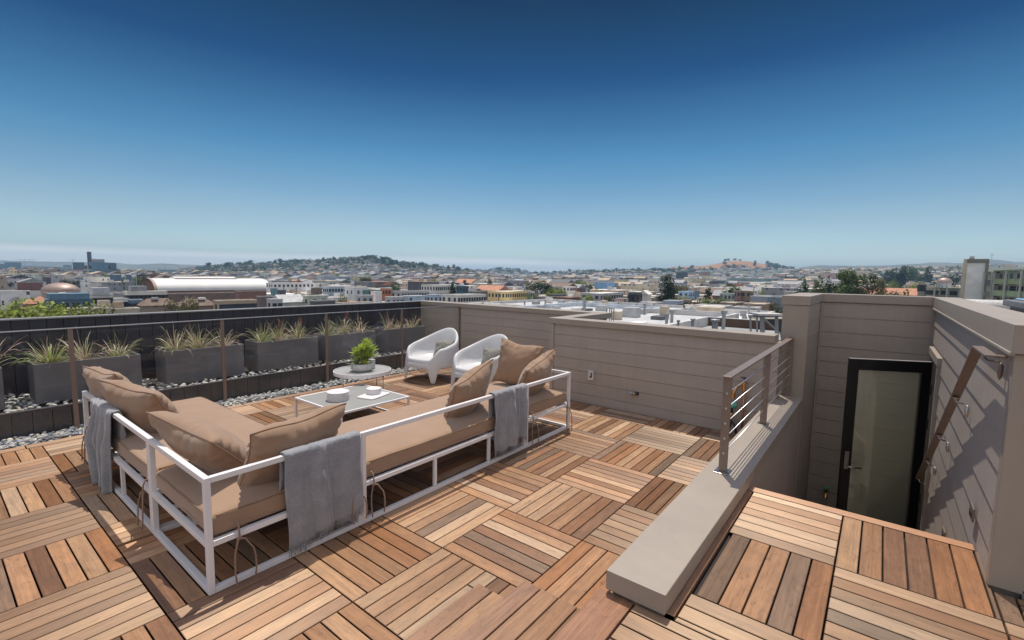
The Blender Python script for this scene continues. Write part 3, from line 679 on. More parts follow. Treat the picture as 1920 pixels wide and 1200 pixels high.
mb = MB(); mb.tube([(-0.09, 0.045, 0.30), (-0.09, 0.045, 0.245)], 0.018, 10); mb.tube([(-0.09, 0.045, 0.18), (-0.09, 0.05, 0.11), (-0.095, 0.075, 0.06), (-0.10, 0.08, 0.0)], 0.017, 10); mb.tube([(-0.09, 0.045, 0.17), (-0.085, 0.0, 0.11), (-0.09, -0.015, 0.04)], 0.013, 8); mb.build('black_fitting', M_DARKPLASTIC, t, smooth=True)
mb = MB(); mb.tube([(-0.09, 0.045, 0.245), (-0.09, 0.045, 0.18)], 0.020, 10); mb.build('brass_collar', M_BRASS, t, smooth=True)
spigot((5.49, -1.60, -0.93), 'brass garden tap with a green handle low on the wall left of the door', simple('green_handle', (0.10, 0.38, 0.16), 0.45), 1.7)

# ================================================================ FURNITURE
def P3(m, x, y, z): return tuple(m @ Vector((x, y, z)))
# ---- sofa modules
TW = 0.030
def sofa_module(label, x0, x1, y0, y1, rails, midposts, ties=()):
    """rails: which sides carry the high rail, from 'f' (y0), 'l' (x0), 'r' (x1); frame sits on a floor bar loop"""
    t = thing('sofa_module', label, 'sofa', ((x0+x1)/2, (y0+y1)/2, 0), group='modules of the white framed outdoor sofa')
    ox, oy = (x0+x1)/2, (y0+y1)/2
    X0, X1, Y0, Y1 = x0-ox+TW/2, x1-ox-TW/2, y0-oy+TW/2, y1-oy-TW/2
    zt, zm, h = 0.615-TW/2, 0.266, TW/2
    mb = MB()
    def hb(a, b, z):
        if a[0] == b[0]: mb.box(a[0]-h, a[0]+h, min(a[1], b[1])+h+0.0004, max(a[1], b[1])-h-0.0004, z-h, z+h)
        else: mb.box(min(a[0], b[0])+h+0.0004, max(a[0], b[0])-h-0.0004, a[1]-h, a[1]+h, z-h, z+h)
    cor = [(X0, Y0), (X1, Y0), (X1, Y1), (X0, Y1)]
    tall = set()
    if 'f' in rails: tall |= {0, 1}; hb(cor[0], cor[1], zt)
    if 'l' in rails: tall |= {0, 3}; hb(cor[0], cor[3], zt)
    if 'r' in rails: tall |= {1, 2}; hb(cor[1], cor[2], zt)
    for i, (cx, cy) in enumerate(cor):
        mb.box(cx-h, cx+h, cy-h, cy+h, 0.004, (0.615 if i in tall else zm+h))
    for i in range(4):
        hb(cor[i], cor[(i+1) % 4], 0.004+h); hb(cor[i], cor[(i+1) % 4], zm)
    for (px, py) in midposts:
        mb.box(px-ox-h*0.8, px-ox+h*0.8, py-oy-h*0.8, py-oy+h*0.8, 0.004+2*h+0.0004, zm-h-0.0004)
    n = max(2, int((y1-y0)/0.3))
    for k in range(1, n):
        yy = Y0+(Y1-Y0)*k/n; mb.box(X0+h+0.0004, X1-h-0.0004, yy-0.02, yy+0.02, zm-0.008, zm+0.006)
    mb.build('frame', M_WHITEMETAL, t, bevel=0.002)
    # seat cushion: soft box with crowned top and piped edges
    cx0, cx1, cy0, cy1 = X0+(0.018 if 'l' in rails else 0.004), X1-(0.018 if 'r' in rails else 0.004), Y0+0.018, Y1-(-0.01)
    zb, ztp = zm+h+0.002, 0.402
    mb = MB(); nx, ny = max(10, int((cx1-cx0)/0.045)), max(10, int((cy1-cy0)/0.045)); r = 0.03
    def crown(s, q): return 0.016*(1-abs(2*s-1)**4)*(1-abs(2*q-1)**4)
    rgp = random.Random(int(x0*100+y0*10)+5)
    ph = rgp.uniform(0, 6)
    def surf(i, j, top):
        s, q = i/nx, j/ny; x = cx0+(cx1-cx0)*s; y = cy0+(cy1-cy0)*q
        w = noise.noise(Vector((x*3.1+ph, y*3.1, ph)))*0.006+noise.noise(Vector((x*9+ph, y*9, ph)))*0.002
        if top:
            z = ztp+crown(s, q)+w*(1 if 0 < i < nx and 0 < j < ny else 0.2)
        else: z = zb
        return (x, y, z)
    idx = {}
    for top in (0, 1):
        for i in range(nx+1):
            for j in range(ny+1):
                idx[(top, i, j)] = len(mb.v); mb.v.append(surf(i, j, top))
    def face(*k): mb.f.append(tuple(k)); mb.fc.append(None); mb.uv.append(None)
    for i in range(nx):
        for j in range(ny):
            face(idx[(1, i, j)], idx[(1, i+1, j)], idx[(1, i+1, j+1)], idx[(1, i, j+1)])
            face(idx[(0, i, j+1)], idx[(0, i+1, j+1)], idx[(0, i+1, j)], idx[(0, i, j)])
    mid = {}
    ring = [(i, 0) for i in range(nx)]+[(nx, j) for j in range(ny)]+[(nx-i, ny) for i in range(nx)]+[(0, ny-j) for j in range(ny)]
    for lev, (fz, out) in enumerate(((0.30, 0.006), (0.55, 0.003), (0.80, 0.007))):
        for (i, j) in ring:
            a, b = Vector(mb.v[idx[(0, i, j)]]), Vector(mb.v[idx[(1, i, j)]]); p = a.lerp(b, fz)
            nxv = (-1 if i == 0 else 1 if i == nx else 0); nyv = (-1 if j == 0 else 1 if j == ny else 0)
            w = 0.004*noise.noise(Vector((p.x*6, p.y*6, lev*3+ph)))
            mid[(lev, i, j)] = len(mb.v); mb.v.append((p.x+nxv*(out+w), p.y+nyv*(out+w), p.z))
    for a in range(len(ring)):
        r0, r1 = ring[a], ring[(a+1) % len(ring)]
        col = [idx[(0, *r0)], mid[(0, *r0)], mid[(1, *r0)], mid[(2, *r0)], idx[(1, *r0)]]
        col2 = [idx[(0, *r1)], mid[(0, *r1)], mid[(1, *r1)], mid[(2, *r1)], idx[(1, *r1)]]
        for k in range(4): face(col[k], col2[k], col2[k+1], col[k+1])
    cu = mb.build('seat_cushion', M_CUSHION, t, smooth=True, bevel=0.022)
    cu.modifiers['bevel'].segments = 3
    mb = MB()
    pp = [(cx0, cy0), (cx1, cy0), (cx1, cy1), (cx0, cy1)]
    for zz_, o_ in ((ztp-0.008, 0.004), (zb+0.035, 0.003)):
        path = []
        for k in range(4):
            a, b = Vector(pp[k]), Vector(pp[(k+1) % 4]); n_ = 12
            for q in range(n_):
                v = a.lerp(b, (q+0.5)/n_); v += (v-Vector(((cx0+cx1)/2, (cy0+cy1)/2))).normalized()*o_
                path.append((v.x, v.y, zz_+0.002*math.sin(q*1.7+k)))
        path.append(path[0]); mb.tube(path, 0.0032, 5, caps=False)
    mb.build('piping', M_SEAM, cu, smooth=True)
    # dangling ties
    for (tx, ty, dx, dy, ln) in ties:
        mb = MB(); tx -= ox; ty -= oy
        r_ = random.Random(int(tx*1000))
        mb.tube([(tx-dx*0.03, ty-dy*0.03, 0.335), (tx+dx*0.004, ty+dy*0.004, 0.33), (tx+dx*0.015, ty+dy*0.015, 0.30), (tx+dx*0.02, ty+dy*0.02, 0.255)], 0.0048, 6)
        kx, ky = tx+dx*0.02, ty+dy*0.02
        mb.tube([(kx-0.012, ky-0.004, 0.255), (kx, ky, 0.262), (kx+0.012, ky+0.004, 0.252), (kx, ky+0.006, 0.246), (kx-0.012, ky, 0.255)], 0.0055, 6)
        for sgn in (-1, 1):
            sx, sy = (sgn*0.055, 0.0) if dy else (0.0, sgn*0.055)
            pts = [(kx, ky, 0.252)]
            for q in range(1, 7):
                u = q/6; pts.append((kx+sx*(math.sin(u*2.1))*(1.3 if sgn > 0 else 0.6)+dx*0.02*u, ky+sy*math.sin(u*2.1)*(1.2 if sgn > 0 else 0.6)+dy*0.02*u, 0.252+0.02*math.sin(u*PI)*0.8-ln*u**1.4+0.007*math.sin(q*2.3)))
            mb.tube(pts, 0.0046, 6)
        mb.build('cushion_tie', M_CORD, t, smooth=True)
    return t
SX0, SX1, SX2, SX3, SY0, SY1, SY2 = -0.435, 0.46, 2.245, 3.035, 0.585, 1.485, 3.25
sofa_module('square corner module of the white framed sofa, nearest the viewer', SX0, SX1-0.001, SY0, SY1, 'fl', [], ties=[(-0.29, SY0, 0, -1, 0.24), (0.395, SY0, 0, -1, 0.20), (SX0, 1.56, -1, 0, 0.23)])
sofa_module('long middle module of the white framed sofa with one bare rail', SX1+0.001, SX2-0.001, SY0, SY1, 'f', [(1.10, SY0+TW/2), (1.72, SY0+TW/2)], ties=[(0.535, SY0, 0, -1, 0.21)])
sofa_module('right end module of the white framed sofa, by the outlet on the wall', SX2+0.001, SX3, SY0, SY1, 'fr', [], ties=[(2.33, SY0, 0, -1, 0.24), (2.95, SY0, 0, -1, 0.26)])
sofa_module('left arm module of the white framed sofa, running back to the guard rail', SX0, SX1-0.001, SY1+0.002, SY2, 'l', [(SX0+TW/2, 2.18)], ties=[(SX0, 3.13, -1, 0, 0.22)])

# ---- pillows
def pillow_mesh(w, h, t, seed, nn=30, wr=0.015, boxy=0.42, pinch=0.10):
    rg = random.Random(seed); ph = [rg.uniform(0, 6.3) for _ in range(8)]
    mb = MB(); idx = {}
    def sh(s, q, side):
        x = w/2*s*(1-pinch*(1-q*q)); y = h/2*q*(1-pinch*(1-s*s))
        e = max(0.0, (1-s*s))*max(0.0, (1-q*q))
        z = t/2*(e**boxy)
        # gathers running in from the seam
        ex = math.exp(-((1-abs(s))/0.16)**2); ey = math.exp(-((1-abs(q))/0.16)**2)
        g = ex*math.sin(q*13+ph[0]+3*math.sin(q*4+ph[1]))*(1 if abs(s) < 0.995 else 0.3)+ey*math.sin(s*13+ph[2]+3*math.sin(s*5+ph[3]))*(1 if abs(q) < 0.995 else 0.3)
        z += wr*g*min(1, e*14)
        z += 0.010*noise.noise(Vector((s*1.6+ph[4], q*1.6+ph[5], side*2)))*min(1, e*6)
        d = abs(noise.noise(Vector((s*1.9+ph[6], q*1.9+ph[7], side*3))))
        z -= 0.008*max(0, 0.16-d)/0.16*min(1, e*5)*(0.6 if boxy < 0.4 else 1)
        y += 0.008*math.sin(s*5+ph[1]); 
        return (x, y, side*max(z, 0.0))
    for side in (1, -1):
        for i in range(nn+1):
            for j in range(nn+1):
                s = math.sin((i/nn-0.5)*PI)*0.35+(2*i/nn-1)*0.65; q = math.sin((j/nn-0.5)*PI)*0.35+(2*j/nn-1)*0.65
                if side == -1 and (i in (0, nn) or j in (0, nn)): idx[(side, i, j)] = idx[(1, i, j)]; continue
                idx[(side, i, j)] = len(mb.v); mb.v.append(sh(s, q, side))
        for i in range(nn):
            for j in range(nn):
                f = (idx[(side, i, j)], idx[(side, i+1, j)], idx[(side, i+1, j+1)], idx[(side, i, j+1)])
                mb.f.append(f if side == 1 else f[::-1]); mb.fc.append(None); mb.uv.append(None)
    edge = [mb.v[idx[(1, i, 0)]] for i in range(nn+1)]+[mb.v[idx[(1, nn, j)]] for j in range(1, nn+1)]+[mb.v[idx[(1, nn-i, nn)]] for i in range(1, nn+1)]+[mb.v[idx[(1, 0, nn-j)]] for j in range(1, nn)]
    edge.append(edge[0])
    return mb, edge
def pillow(name, label, c, right, upv, w, h, t, seed, mat=None, seam=None, group='tan pillows on the sofa', cat='pillow', **k):
    """c = centre, right/upv = directions of its width and height"""
    X = Vector(right).normalized(); Y = Vector(upv); Y = (Y-X*Y.dot(X)).normalized(); Z = X.cross(Y)
    mb, edge = pillow_mesh(w, h, t, seed, **k)
    o = mb.build(name, mat or M_PILLOW, None, smooth=True)
    o.matrix_world = Matrix(((X.x, Y.x, Z.x, c[0]), (X.y, Y.y, Z.y, c[1]), (X.z, Y.z, Z.z, c[2]), (0, 0, 0, 1)))
    tag(o, label, cat, group)
    m2 = MB(); m2.tube(edge, 0.0036, 5, caps=False); m2.build('piping', seam or M_SEAM, o, smooth=True)
    return o
# leaning against the left rails: width along y, leaning inwards
pillow('throw_pillow', 'tan pillow at the far left end of the sofa, half hidden by the next pillow', (-0.27, 2.98, 0.60), (0.16, -1, -0.02), (-0.42, 0, 0.9), 0.60, 0.50, 0.24, 11)
pillow('throw_pillow', 'tan pillow leaning on the rail just above the narrow grey throw', (-0.22, 2.36, 0.58), (0.34, -1, -0.10), (-0.60, 0, 0.85), 0.62, 0.52, 0.25, 12)
pillow('throw_pillow', 'tan pillow slumped over the left rail at the corner module', (-0.19, 1.22, 0.56), (0.20, -1, -0.12), (-0.75, 0, 0.75), 0.66, 0.52, 0.25, 13)
pillow('throw_pillow', 'tan pillow leaning on the front rail beside the broad grey throw', (0.12, 0.80, 0.565), (1, 0.10, 0.05), (0, -0.50, 0.86), 0.62, 0.50, 0.25, 14)
pillow('throw_pillow', 'tan pillow tilted on one corner in the middle of the long rail', (1.72, 0.84, 0.60), (1, 0.10, 0.30), (-0.2, -0.50, 0.86), 0.56, 0.50, 0.24, 15)
pillow('throw_pillow', 'tan pillow tilted on the rail at the right end of the sofa', (2.70, 0.82, 0.585), (1, 0.08, 0.26), (-0.2, -0.50, 0.86), 0.56, 0.48, 0.24, 16)
pillow('throw_pillow', 'large tan pillow standing upright at the right end, behind another pillow', (2.86, 1.17, 0.65), (0.25, -1, -0.12), (0.30, -0.1, 0.95), 0.52, 0.50, 0.20, 17, boxy=0.36)

# ---- throws draped over the rails
def throw(label, along, p0, p1, out, ztop, zb0, zb1, inside, seed, group=None, folds=2.0, amp=0.012, skew=0.0):
    """a blanket over a rail running p0->p1; hangs outside down to zb0 (at p0) .. zb1 (at p1)"""
    rg = random.Random(seed); ph = rg.uniform(0, 6)
    p0, p1, out = Vector(p0), Vector(p1), Vector(out)
    nu, nv = 48, 46
    mb = MB(); W = (p1-p0)
    bottoms = []
    for i in range(nu+1):
        u = i/nu; base = p0+W*u; zb = zb0+(zb1-zb0)*u+0.012*math.sin(u*9+ph)+0.012*noise.noise(Vector((u*6, ph, 0)))
        Lout = ztop-zb; Lin = inside*(0.9+0.1*math.sin(u*5+ph)); R = 0.024; arc = PI*R; tot = Lout+Lin+arc
        for j in range(nv+1):
            s = tot*j/nv
            if s < Lin: o_, z, hang = -R, ztop-R-(Lin-s)+0.0, (Lin-s)
            elif s < Lin+arc:
                a = (s-Lin)/R; o_, z, hang = -R*math.cos(a), ztop-R+R*math.sin(a)+0.002, 0.0
            else: o_, z, hang = R, ztop-R-(s-Lin-arc)*(Lout-R*0)/(Lout), s-Lin-arc
            fall = min(1.0, hang/0.25)
            fold = math.sin(u*folds*2*PI+ph+0.8*math.sin(u*7+ph))*amp*(0.25+fall)+amp*0.5*noise.noise(Vector((u*8, hang*2.0, ph)))*fall+0.010*noise.noise(Vector((u*14, hang*9, ph)))+0.014*math.exp(-((u-0.22-0.06*hang)/0.025)**2)*fall
            sgn = 1 if o_ > 0 else -1
            oo = o_+sgn*abs(fold)*1.0+sgn*0.004+ (fold*0.6 if hang > 0 else 0)
            if sgn < 0: oo = min(oo, -0.018)
            else: oo = max(oo, 0.018)
            sh_ = skew*hang*(u-0.5)
            q = base+out*oo+W.normalized()*(0.010*math.sin(hang*9+ph)*fall+sh_)
            mb.v.append((q.x, q.y, z))
            if j == nv: bottoms.append((q.x, q.y, z))
    for i in range(nu):
        for j in range(nv):
            a = i*(nv+1)+j; mb.f.append((a, a+nv+1, a+nv+2, a+1)); mb.fc.append(None); mb.uv.append(None)
    o = mb.build('throw_blanket', M_THROW, None, smooth=True, solid=0.007); tag(o, label, 'blanket', group)
    fr = MB()
    for i in range(nu*2):
        a = bottoms[i//2]; b = bottoms[min(i//2+1, nu)]; tt = 0.5*(i % 2)
        x, y, z = [a[k]+(b[k]-a[k])*tt for k in range(3)]
        L = rg.uniform(0.03, 0.058); jx, jy = rg.uniform(-0.006, 0.006), rg.uniform(-0.006, 0.006)
        fr.tube([(x, y, z+0.004), (x+jx*0.5, y+jy*0.5, z-L*0.5), (x+jx, y+jy, z-L)], 0.0026, 4, r_end=0.0014)
    fr.build('fringe', M_THROW, o, smooth=True)
    return o
GT = 'grey fringed throws hung over the sofa rails'
throw('broad grey wool throw over the front rail of the corner module', 'x', (-0.04, 0.60, 0), (0.44, 0.60, 0), (0, -1, 0), 0.628, 0.10, 0.165, 0.24, 5, GT, folds=1.4, amp=0.026)
throw('grey throw over the rail joint near the right end of the sofa', 'x', (1.75, 0.60, 0), (2.225, 0.60, 0), (0, -1, 0), 0.628, 0.11, 0.185, 0.26, 8, GT, folds=2.2, amp=0.026)
throw('narrow grey throw hanging in deep folds over the left rail', 'y', (-0.42, 2.84, 0), (-0.42, 2.26, 0), (-1, 0, 0), 0.628, 0.0+0.05, 0.045, 0.30, 12, GT, folds=4.2, amp=0.024, skew=-0.35)

# ---- coffee table
t = thing('coffee_table', 'low square coffee table with a white metal frame and grey top', 'table', (1.715, 2.61, 0))
mb = MB(); hx_, hy_ = 0.435, 0.455; b = 0.022
for sx in (-1, 1):
    for sy in (-1, 1): mb.box(sx*hx_-b/2*(1)-(b/2 if sx > 0 else -b/2), sx*hx_+b/2-(b/2 if sx > 0 else -b/2), sy*hy_-b/2-(b/2 if sy > 0 else -b/2), sy*hy_+b/2-(b/2 if sy > 0 else -b/2), 0.004, 0.232)
mb.box(-hx_, hx_, -hy_, -hy_+b, 0.2325, 0.2545); mb.box(-hx_, hx_, hy_-b, hy_, 0.2325, 0.2545); mb.box(-hx_, -hx_+b, -hy_+b+0.0004, hy_-b-0.0004, 0.2325, 0.2545); mb.box(hx_-b, hx_, -hy_+b+0.0004, hy_-b-0.0004, 0.2325, 0.2545)
mb.box(-hx_+0.0004, -hx_+b-0.0004, -hy_+b+0.0004, hy_-b-0.0004, 0.0, 0.02); mb.box(hx_-b+0.0004, hx_-0.0004, -hy_+b+0.0004, hy_-b-0.0004, 0.0, 0.02)
mb.build('frame', M_WHITEMETAL, t, bevel=0.002)
mb = MB(); mb.box(-hx_+b+0.001, hx_-b-0.001, -hy_+b+0.001, hy_-b-0.001, 0.240, 0.2525); mb.build('table_top', M_TABLETOP, t)
def plates(n, r, c, z0, label, sq=False, hgt=0.0135):
    prof = [(r*0.6, 0.0), (r*0.97, 0.0008), (r, 0.0025), (r*1.003, 0.010), (r*0.985, 0.0118), (r*0.95, 0.0105), (r*0.9, 0.0085), (r*0.5, 0.008), (0.001, 0.008)]
    first = None
    for k in range(n):
        if first is None:
            mb = MB(); mb.lathe(prof, (0, 0, 0), 40); o = mb.build('plate', M_CERAMIC, None, smooth=False); first = o
        else: o = first.copy(); COL.objects.link(o)
        rr = random.Random(k+int(r*100))
        o.location = (c[0]+rr.uniform(-0.002, 0.002), c[1]+rr.uniform(-0.002, 0.002), z0+hgt*k); o.rotation_euler = (0, 0, rr.uniform(0, 6))
        nm = ['bottom', 'second', 'third', 'fourth', 'fifth', 'sixth', 'seventh', 'top'] if n > 5 else ['bottom', 'second', 'third', 'fourth', 'top']
        tag(o, f"{'top' if k == n-1 else nm[k]} white plate of the {label}", 'plate', label)
plates(7, 0.118, (1.548, 2.63), 0.2535, 'larger plate stack on the left of the coffee table')
plates(5, 0.082, (1.93, 2.52), 0.2675, 'smaller plate stack on the white serving tray', hgt=0.0125)
mb = MB(); a_ = 0.165; r_ = 0.04; poly = []
for cx_, cy_, s0 in ((a_-r_, 0.115-r_, 0), (-a_+r_, 0.115-r_, 1), (-a_+r_, -0.115+r_, 2), (a_-r_, -0.115+r_, 3)):
    for q in range(7): poly.append((cx_+r_*math.cos(PI/2*(s0+q/6)), cy_+r_*math.sin(PI/2*(s0+q/6))))
mb.prism(poly, 0, 0.014); o = mb.build('serving_tray', M_CERAMIC, None, bevel=0.003); o.location = (1.895, 2.475, 0.2532); o.rotation_euler = (0, 0, math.radians(16)); tag(o, 'white rounded serving tray under the smaller plate stack', 'tray')

# ---- round side table and its plants
RC = (2.317, 3.304); RZ = 0.37
t = thing('side_table', 'round pale side table on thin metal legs behind the coffee table', 'table', (RC[0], RC[1], 0), math.radians(20))
mb = MB(); mb.lathe([(0.352, -0.012), (0.352, -0.001)], (0, 0, RZ), 64); mb.build('table_top', M_ROUNDTOP, t)
mb = MB(); mb.lathe([(0.354, -0.035), (0.362, -0.035), (0.362, 0.008), (0.354, 0.008), (0.354, -0.035)], (0, 0, RZ), 64); mb.build('rim', M_WHITEMETAL, t, smooth=False)
mb0 = MB(); mb0.tube([(0.31, 0, RZ-0.03), (0.31, 0, 0.0)], 0.007, 8)
for k in range(4):
    mb = MB(); a = k*PI/2; mb.tube([(0.31*math.cos(a), 0.31*math.sin(a), RZ-0.03), (0.31*math.cos(a), 0.31*math.sin(a), 0.0)], 0.0065, 8); mb.build('leg', M_STEEL, t, smooth=True)
mb = MB(); mb.tube([(0.31*math.cos(k*PI/12), 0.31*math.sin(k*PI/12), 0.012) for k in range(25)], 0.006, 6, caps=False); mb.build('floor_ring', M_STEEL, t, smooth=True)

def leaf(mb, base, d, L, w, col, curl=0.3, thick=0.004, n=5, nrm=(0, 0, 1)):
    """thick tapered succulent leaf"""
    d = Vector(d).normalized(); up = Vector(nrm); r = d.cross(up)
    if r.length < 0.05: r = d.cross(Vector((1, 0, 0)))
    r.normalize(); u = r.cross(d).normalized(); p = Vector(base); rows = []
    for i in range(n+1):
        s = i/n; ww = w*math.sin(PI*(0.12+0.86*s**0.8))**0.8*(1.0 if i < n else 0.1); tt = thick*(1-s)**0.5+0.0005
        rows.append([p-r*ww/2, p-u*tt, p+r*ww/2, p+u*tt*0.5])
        dd = (d+u*curl*s).normalized(); p = p+dd*L/n
    vs = [v for q in rows for v in q]; fs = []
    for i in range(n):
        for k in range(4): fs.append((i*4+k, i*4+(k+1) % 4, (i+1)*4+(k+1) % 4, (i+1)*4+k))
    fs.append((n*4, n*4+1, n*4+2, n*4+3)); mb.add(vs, fs, col)
def rosette(mb, c, axis, R, n, w, cols, rg, flat=0.3, curl=0.35):
    axis = Vector(axis).normalized(); a = axis.orthogonal().normalized(); b = axis.cross(a)
    for i in range(n):
        th = i*2.39996; s = (i+1)/n; tilt = 0.15+(1.35-flat)*s**0.8
        d = (a*math.cos(th)+b*math.sin(th))*math.sin(tilt)+axis*math.cos(tilt)
        L = R*(0.45+0.55*s)*rg.uniform(0.85, 1.1)
        col = lerp(cols[0], cols[1], rg.random()); leaf(mb, c, d, L, w*(0.6+0.5*s), col, curl, nrm=axis)
rg = random.Random(31)
pb = thing('bowl_planter', 'pale concrete bowl of bright green succulents on the round side table', 'planter', (2.29, 3.28, RZ))
pb.scale = (1.18, 1.18, 1.22)
mb = MB(); mb.lathe([(0.06, 0.0), (0.10, 0.006), (0.118, 0.03), (0.120, 0.052), (0.112, 0.082), (0.109, 0.084), (0.104, 0.078), (0.10, 0.07)], (0, 0, 0), 40); mb.build('bowl', M_CONCRETE, pb, smooth=True)
mb = MB(); mb.lathe([(0.103, 0.066), (0.05, 0.072), (0.001, 0.072)], (0, 0, 0), 24); mb.build('soil', M_SOIL, pb)
G1 = ((0.38, 0.54, 0.06), (0.56, 0.66, 0.11)); G2 = ((0.20, 0.30, 0.12), (0.36, 0.42, 0.22)); G3 = ((0.42, 0.52, 0.08), (0.58, 0.60, 0.14))
mb = MB(); st = MB()
heads = [((0.02, 0.02, 0.10), (0.0, 0.0, 0.23), 0.085), ((0.0, 0.03, 0.10), (-0.05, 0.03, 0.19), 0.08), ((0.03, 0.0, 0.10), (0.085, -0.06, 0.22), 0.08), ((0.03, 0.02, 0.10), (0.075, 0.02, 0.29), 0.07), ((0.04, 0.02, 0.09), (0.10, -0.02, 0.15), 0.075), ((-0.01, 0.0, 0.08), (0.03, -0.05, 0.17), 0.08), ((0.02, 0.0, 0.08), (-0.02, -0.03, 0.24), 0.07), ((0.02, 0.02, 0.1), (0.05, -0.03, 0.26), 0.07), ((0.0, 0.0, 0.08), (-0.03, 0.0, 0.14), 0.07), ((0.02, 0.0, 0.08), (0.06, 0.05, 0.2), 0.07)]
for a, b_, R in heads:
    st.tube([a, tuple(lerp(a, b_, 0.6)), b_], 0.008, 6, col=(0.25, 0.2, 0.1))
    ax = (Vector(b_)-Vector(a)).normalized()*0.6+Vector((-0.2, -0.15, 0.6))+Vector((rg.uniform(-.2, .2), rg.uniform(-.2, .2), 0))
    rosette(mb, b_, ax, R*1.25, 24, 0.0145, G1, rg, flat=0.1)
    rosette(mb, tuple(lerp(a, b_, 0.72)), ax, R*1.15, 14, 0.014, (G1[0], G2[0]), rg, flat=0.0)
mb.build('tree_succulent', M_SUCC, pb, smooth=True); st.build('stem', M_SUCC, pb, smooth=True)
mb = MB(); rosette(mb, (0.0, -0.055, 0.075), (0.0, -0.15, 1), 0.09, 50, 0.016, G3, rg, flat=0.2, curl=0.5); mb.build('yellow_rosette', M_SUCC, pb, smooth=True)
mb = MB(); rosette(mb, (-0.06, 0.0, 0.078), (-0.5, 0.1, 1), 0.16, 24, 0.015, G2, rg, flat=0.15, curl=0.4); mb.build('aloe_rosette', M_SUCC, pb, smooth=True)
mb = MB(); rosette(mb, (-0.01, 0.05, 0.08), (-0.1, 0.3, 1), 0.12, 24, 0.014, ((0.28, 0.3, 0.16), (0.42, 0.36, 0.24)), rg, flat=0.3, curl=0.3); mb.build('dark_rosette', M_SUCC, pb, smooth=True)
o = MB(); o.box(-0.035, 0.035, -0.035, 0.035, 0, 0.125); o = o.build('lantern_block', M_CONCRETE, None, bevel=0.004); o.location = (2.46, 3.31, RZ+0.0005); tag(o, 'small grey concrete block behind the succulent bowl', 'block')

# ---- moulded white armchairs
def armchair_shell():
    mb = MB(); N = 128
    prof_n = 0
    def rim(d):
        d = abs(d)
        def ss(a, b, x):
            x = max(0, min(1, (x-a)/(b-a))); return x*x*(3-2*x)
        return 0.345+0.165*ss(0.50, 1.0, d)+0.04*ss(1.0, 1.6, d)+0.20*ss(1.45, 3.1, d)
    legs = [0.66, 2.36]
    rows = None; cols = []
    for i in range(N):
        th = 2*PI*i/N; d = math.atan2(math.sin(th-PI), math.cos(th-PI))   # angle away from the front (-x)
        c, s = math.cos(th), math.sin(th); n = 2.5-0.45*max(0, min(1, (abs(d)-1.0)/1.0))
        k = (abs(c)**n+abs(s)**n)**(-1/n)
        ex, ey = k*c, k*s
        h = rim(d); ad = abs(d)
        lean = 0.10*max(0, (h-0.45)/0.29); nar = 0.17*max(0, min(1, (h-0.45)/0.29))
        zb = 0.225
        for lg in legs:
            w = abs(ad-lg); t_ = max(0, min(1, (w-0.09)/0.15)); zb = min(zb, 0.225*(t_*t_*(3-2*t_))**0.42) if t_ < 1 else zb
        A, B = 0.35, 0.375
        col = []
        def pt(fr, z, lx=0.0, fx=1.0): col.append((ex*A*fr*fx+lx, ey*B*fr*(1-nar*max(0, min(1, (z-0.30)/0.40))), z))
        seat = 0.335
        for fr in (0.12, 0.3, 0.5, 0.66): pt(fr, seat-0.012+0.02*max(0, 1-((c+1)/2))*fr)
        dz = h-seat
        pt(0.78, seat+0.02*min(1, dz/0.05)+dz*0.10, lean*0.1)
        pt(0.85, seat+dz*0.35, lean*0.35); pt(0.885, seat+dz*0.70, lean*0.7); pt(0.92, seat+dz*0.93, lean)
        pt(0.955, h+0.004, lean*1.05); pt(0.99, h+0.002, lean*1.05); pt(1.015, h-0.018, lean*1.0); pt(1.02, h-0.05, lean*0.85)
        for q in (0.25, 0.5, 0.75, 1.0):
            z = (h-0.05)+(zb-(h-0.05))*q; fl = 1.02+0.10*(1-z/0.5) if z < 0.5 else 1.02
            lz = lean*0.85*max(0, min(1, (z-0.2)/max(0.01, h-0.25)))
            pt(fl, z, lz)
        cols.append(col)
    m = len(cols[0])
    mb.v = [p for c_ in cols for p in c_]; ctr = len(mb.v); mb.v.append((0, 0, 0.322))
    for i in range(N):
        j = (i+1) % N
        for k in range(m-1): mb.f.append((i*m+k, i*m+k+1, j*m+k+1, j*m+k))
        mb.f.append((ctr, i*m, j*m))
    mb.fc = [None]*len(mb.f); mb.uv = [None]*len(mb.f)
    return mb
ch = thing('armchair', 'white moulded tub armchair nearer the planters, with a small grey pillow', 'armchair', (3.72, 3.50, 0), math.radians(8), group='white moulded armchairs')
so = armchair_shell().build('shell', M_PLASTIC, ch, smooth=True, solid=0.022, subsurf=1)
ch2 = copy_tree(ch); ch2.location = (3.66, 2.42, 0); ch2.rotation_euler = (0, 0, math.radians(4))
ch2['label'] = 'white moulded tub armchair nearer the sofa, partly hidden by tan pillows'
for (c_, lab, sd) in (((3.86, 3.40, 0.475), 'small grey pillow on the white armchair nearer the planters', 41), ((3.80, 2.34, 0.475), 'small grey pillow on the white armchair nearer the sofa', 42)):
    pillow('scatter_pillow', lab, c_, (0.30, -1, 0.05), (0.42, 0.1, 0.9), 0.34, 0.27, 0.12, sd, mat=M_GREYPILLOW, seam=M_GREYPILLOW, group='small grey pillows on the armchairs', nn=22, wr=0.004)

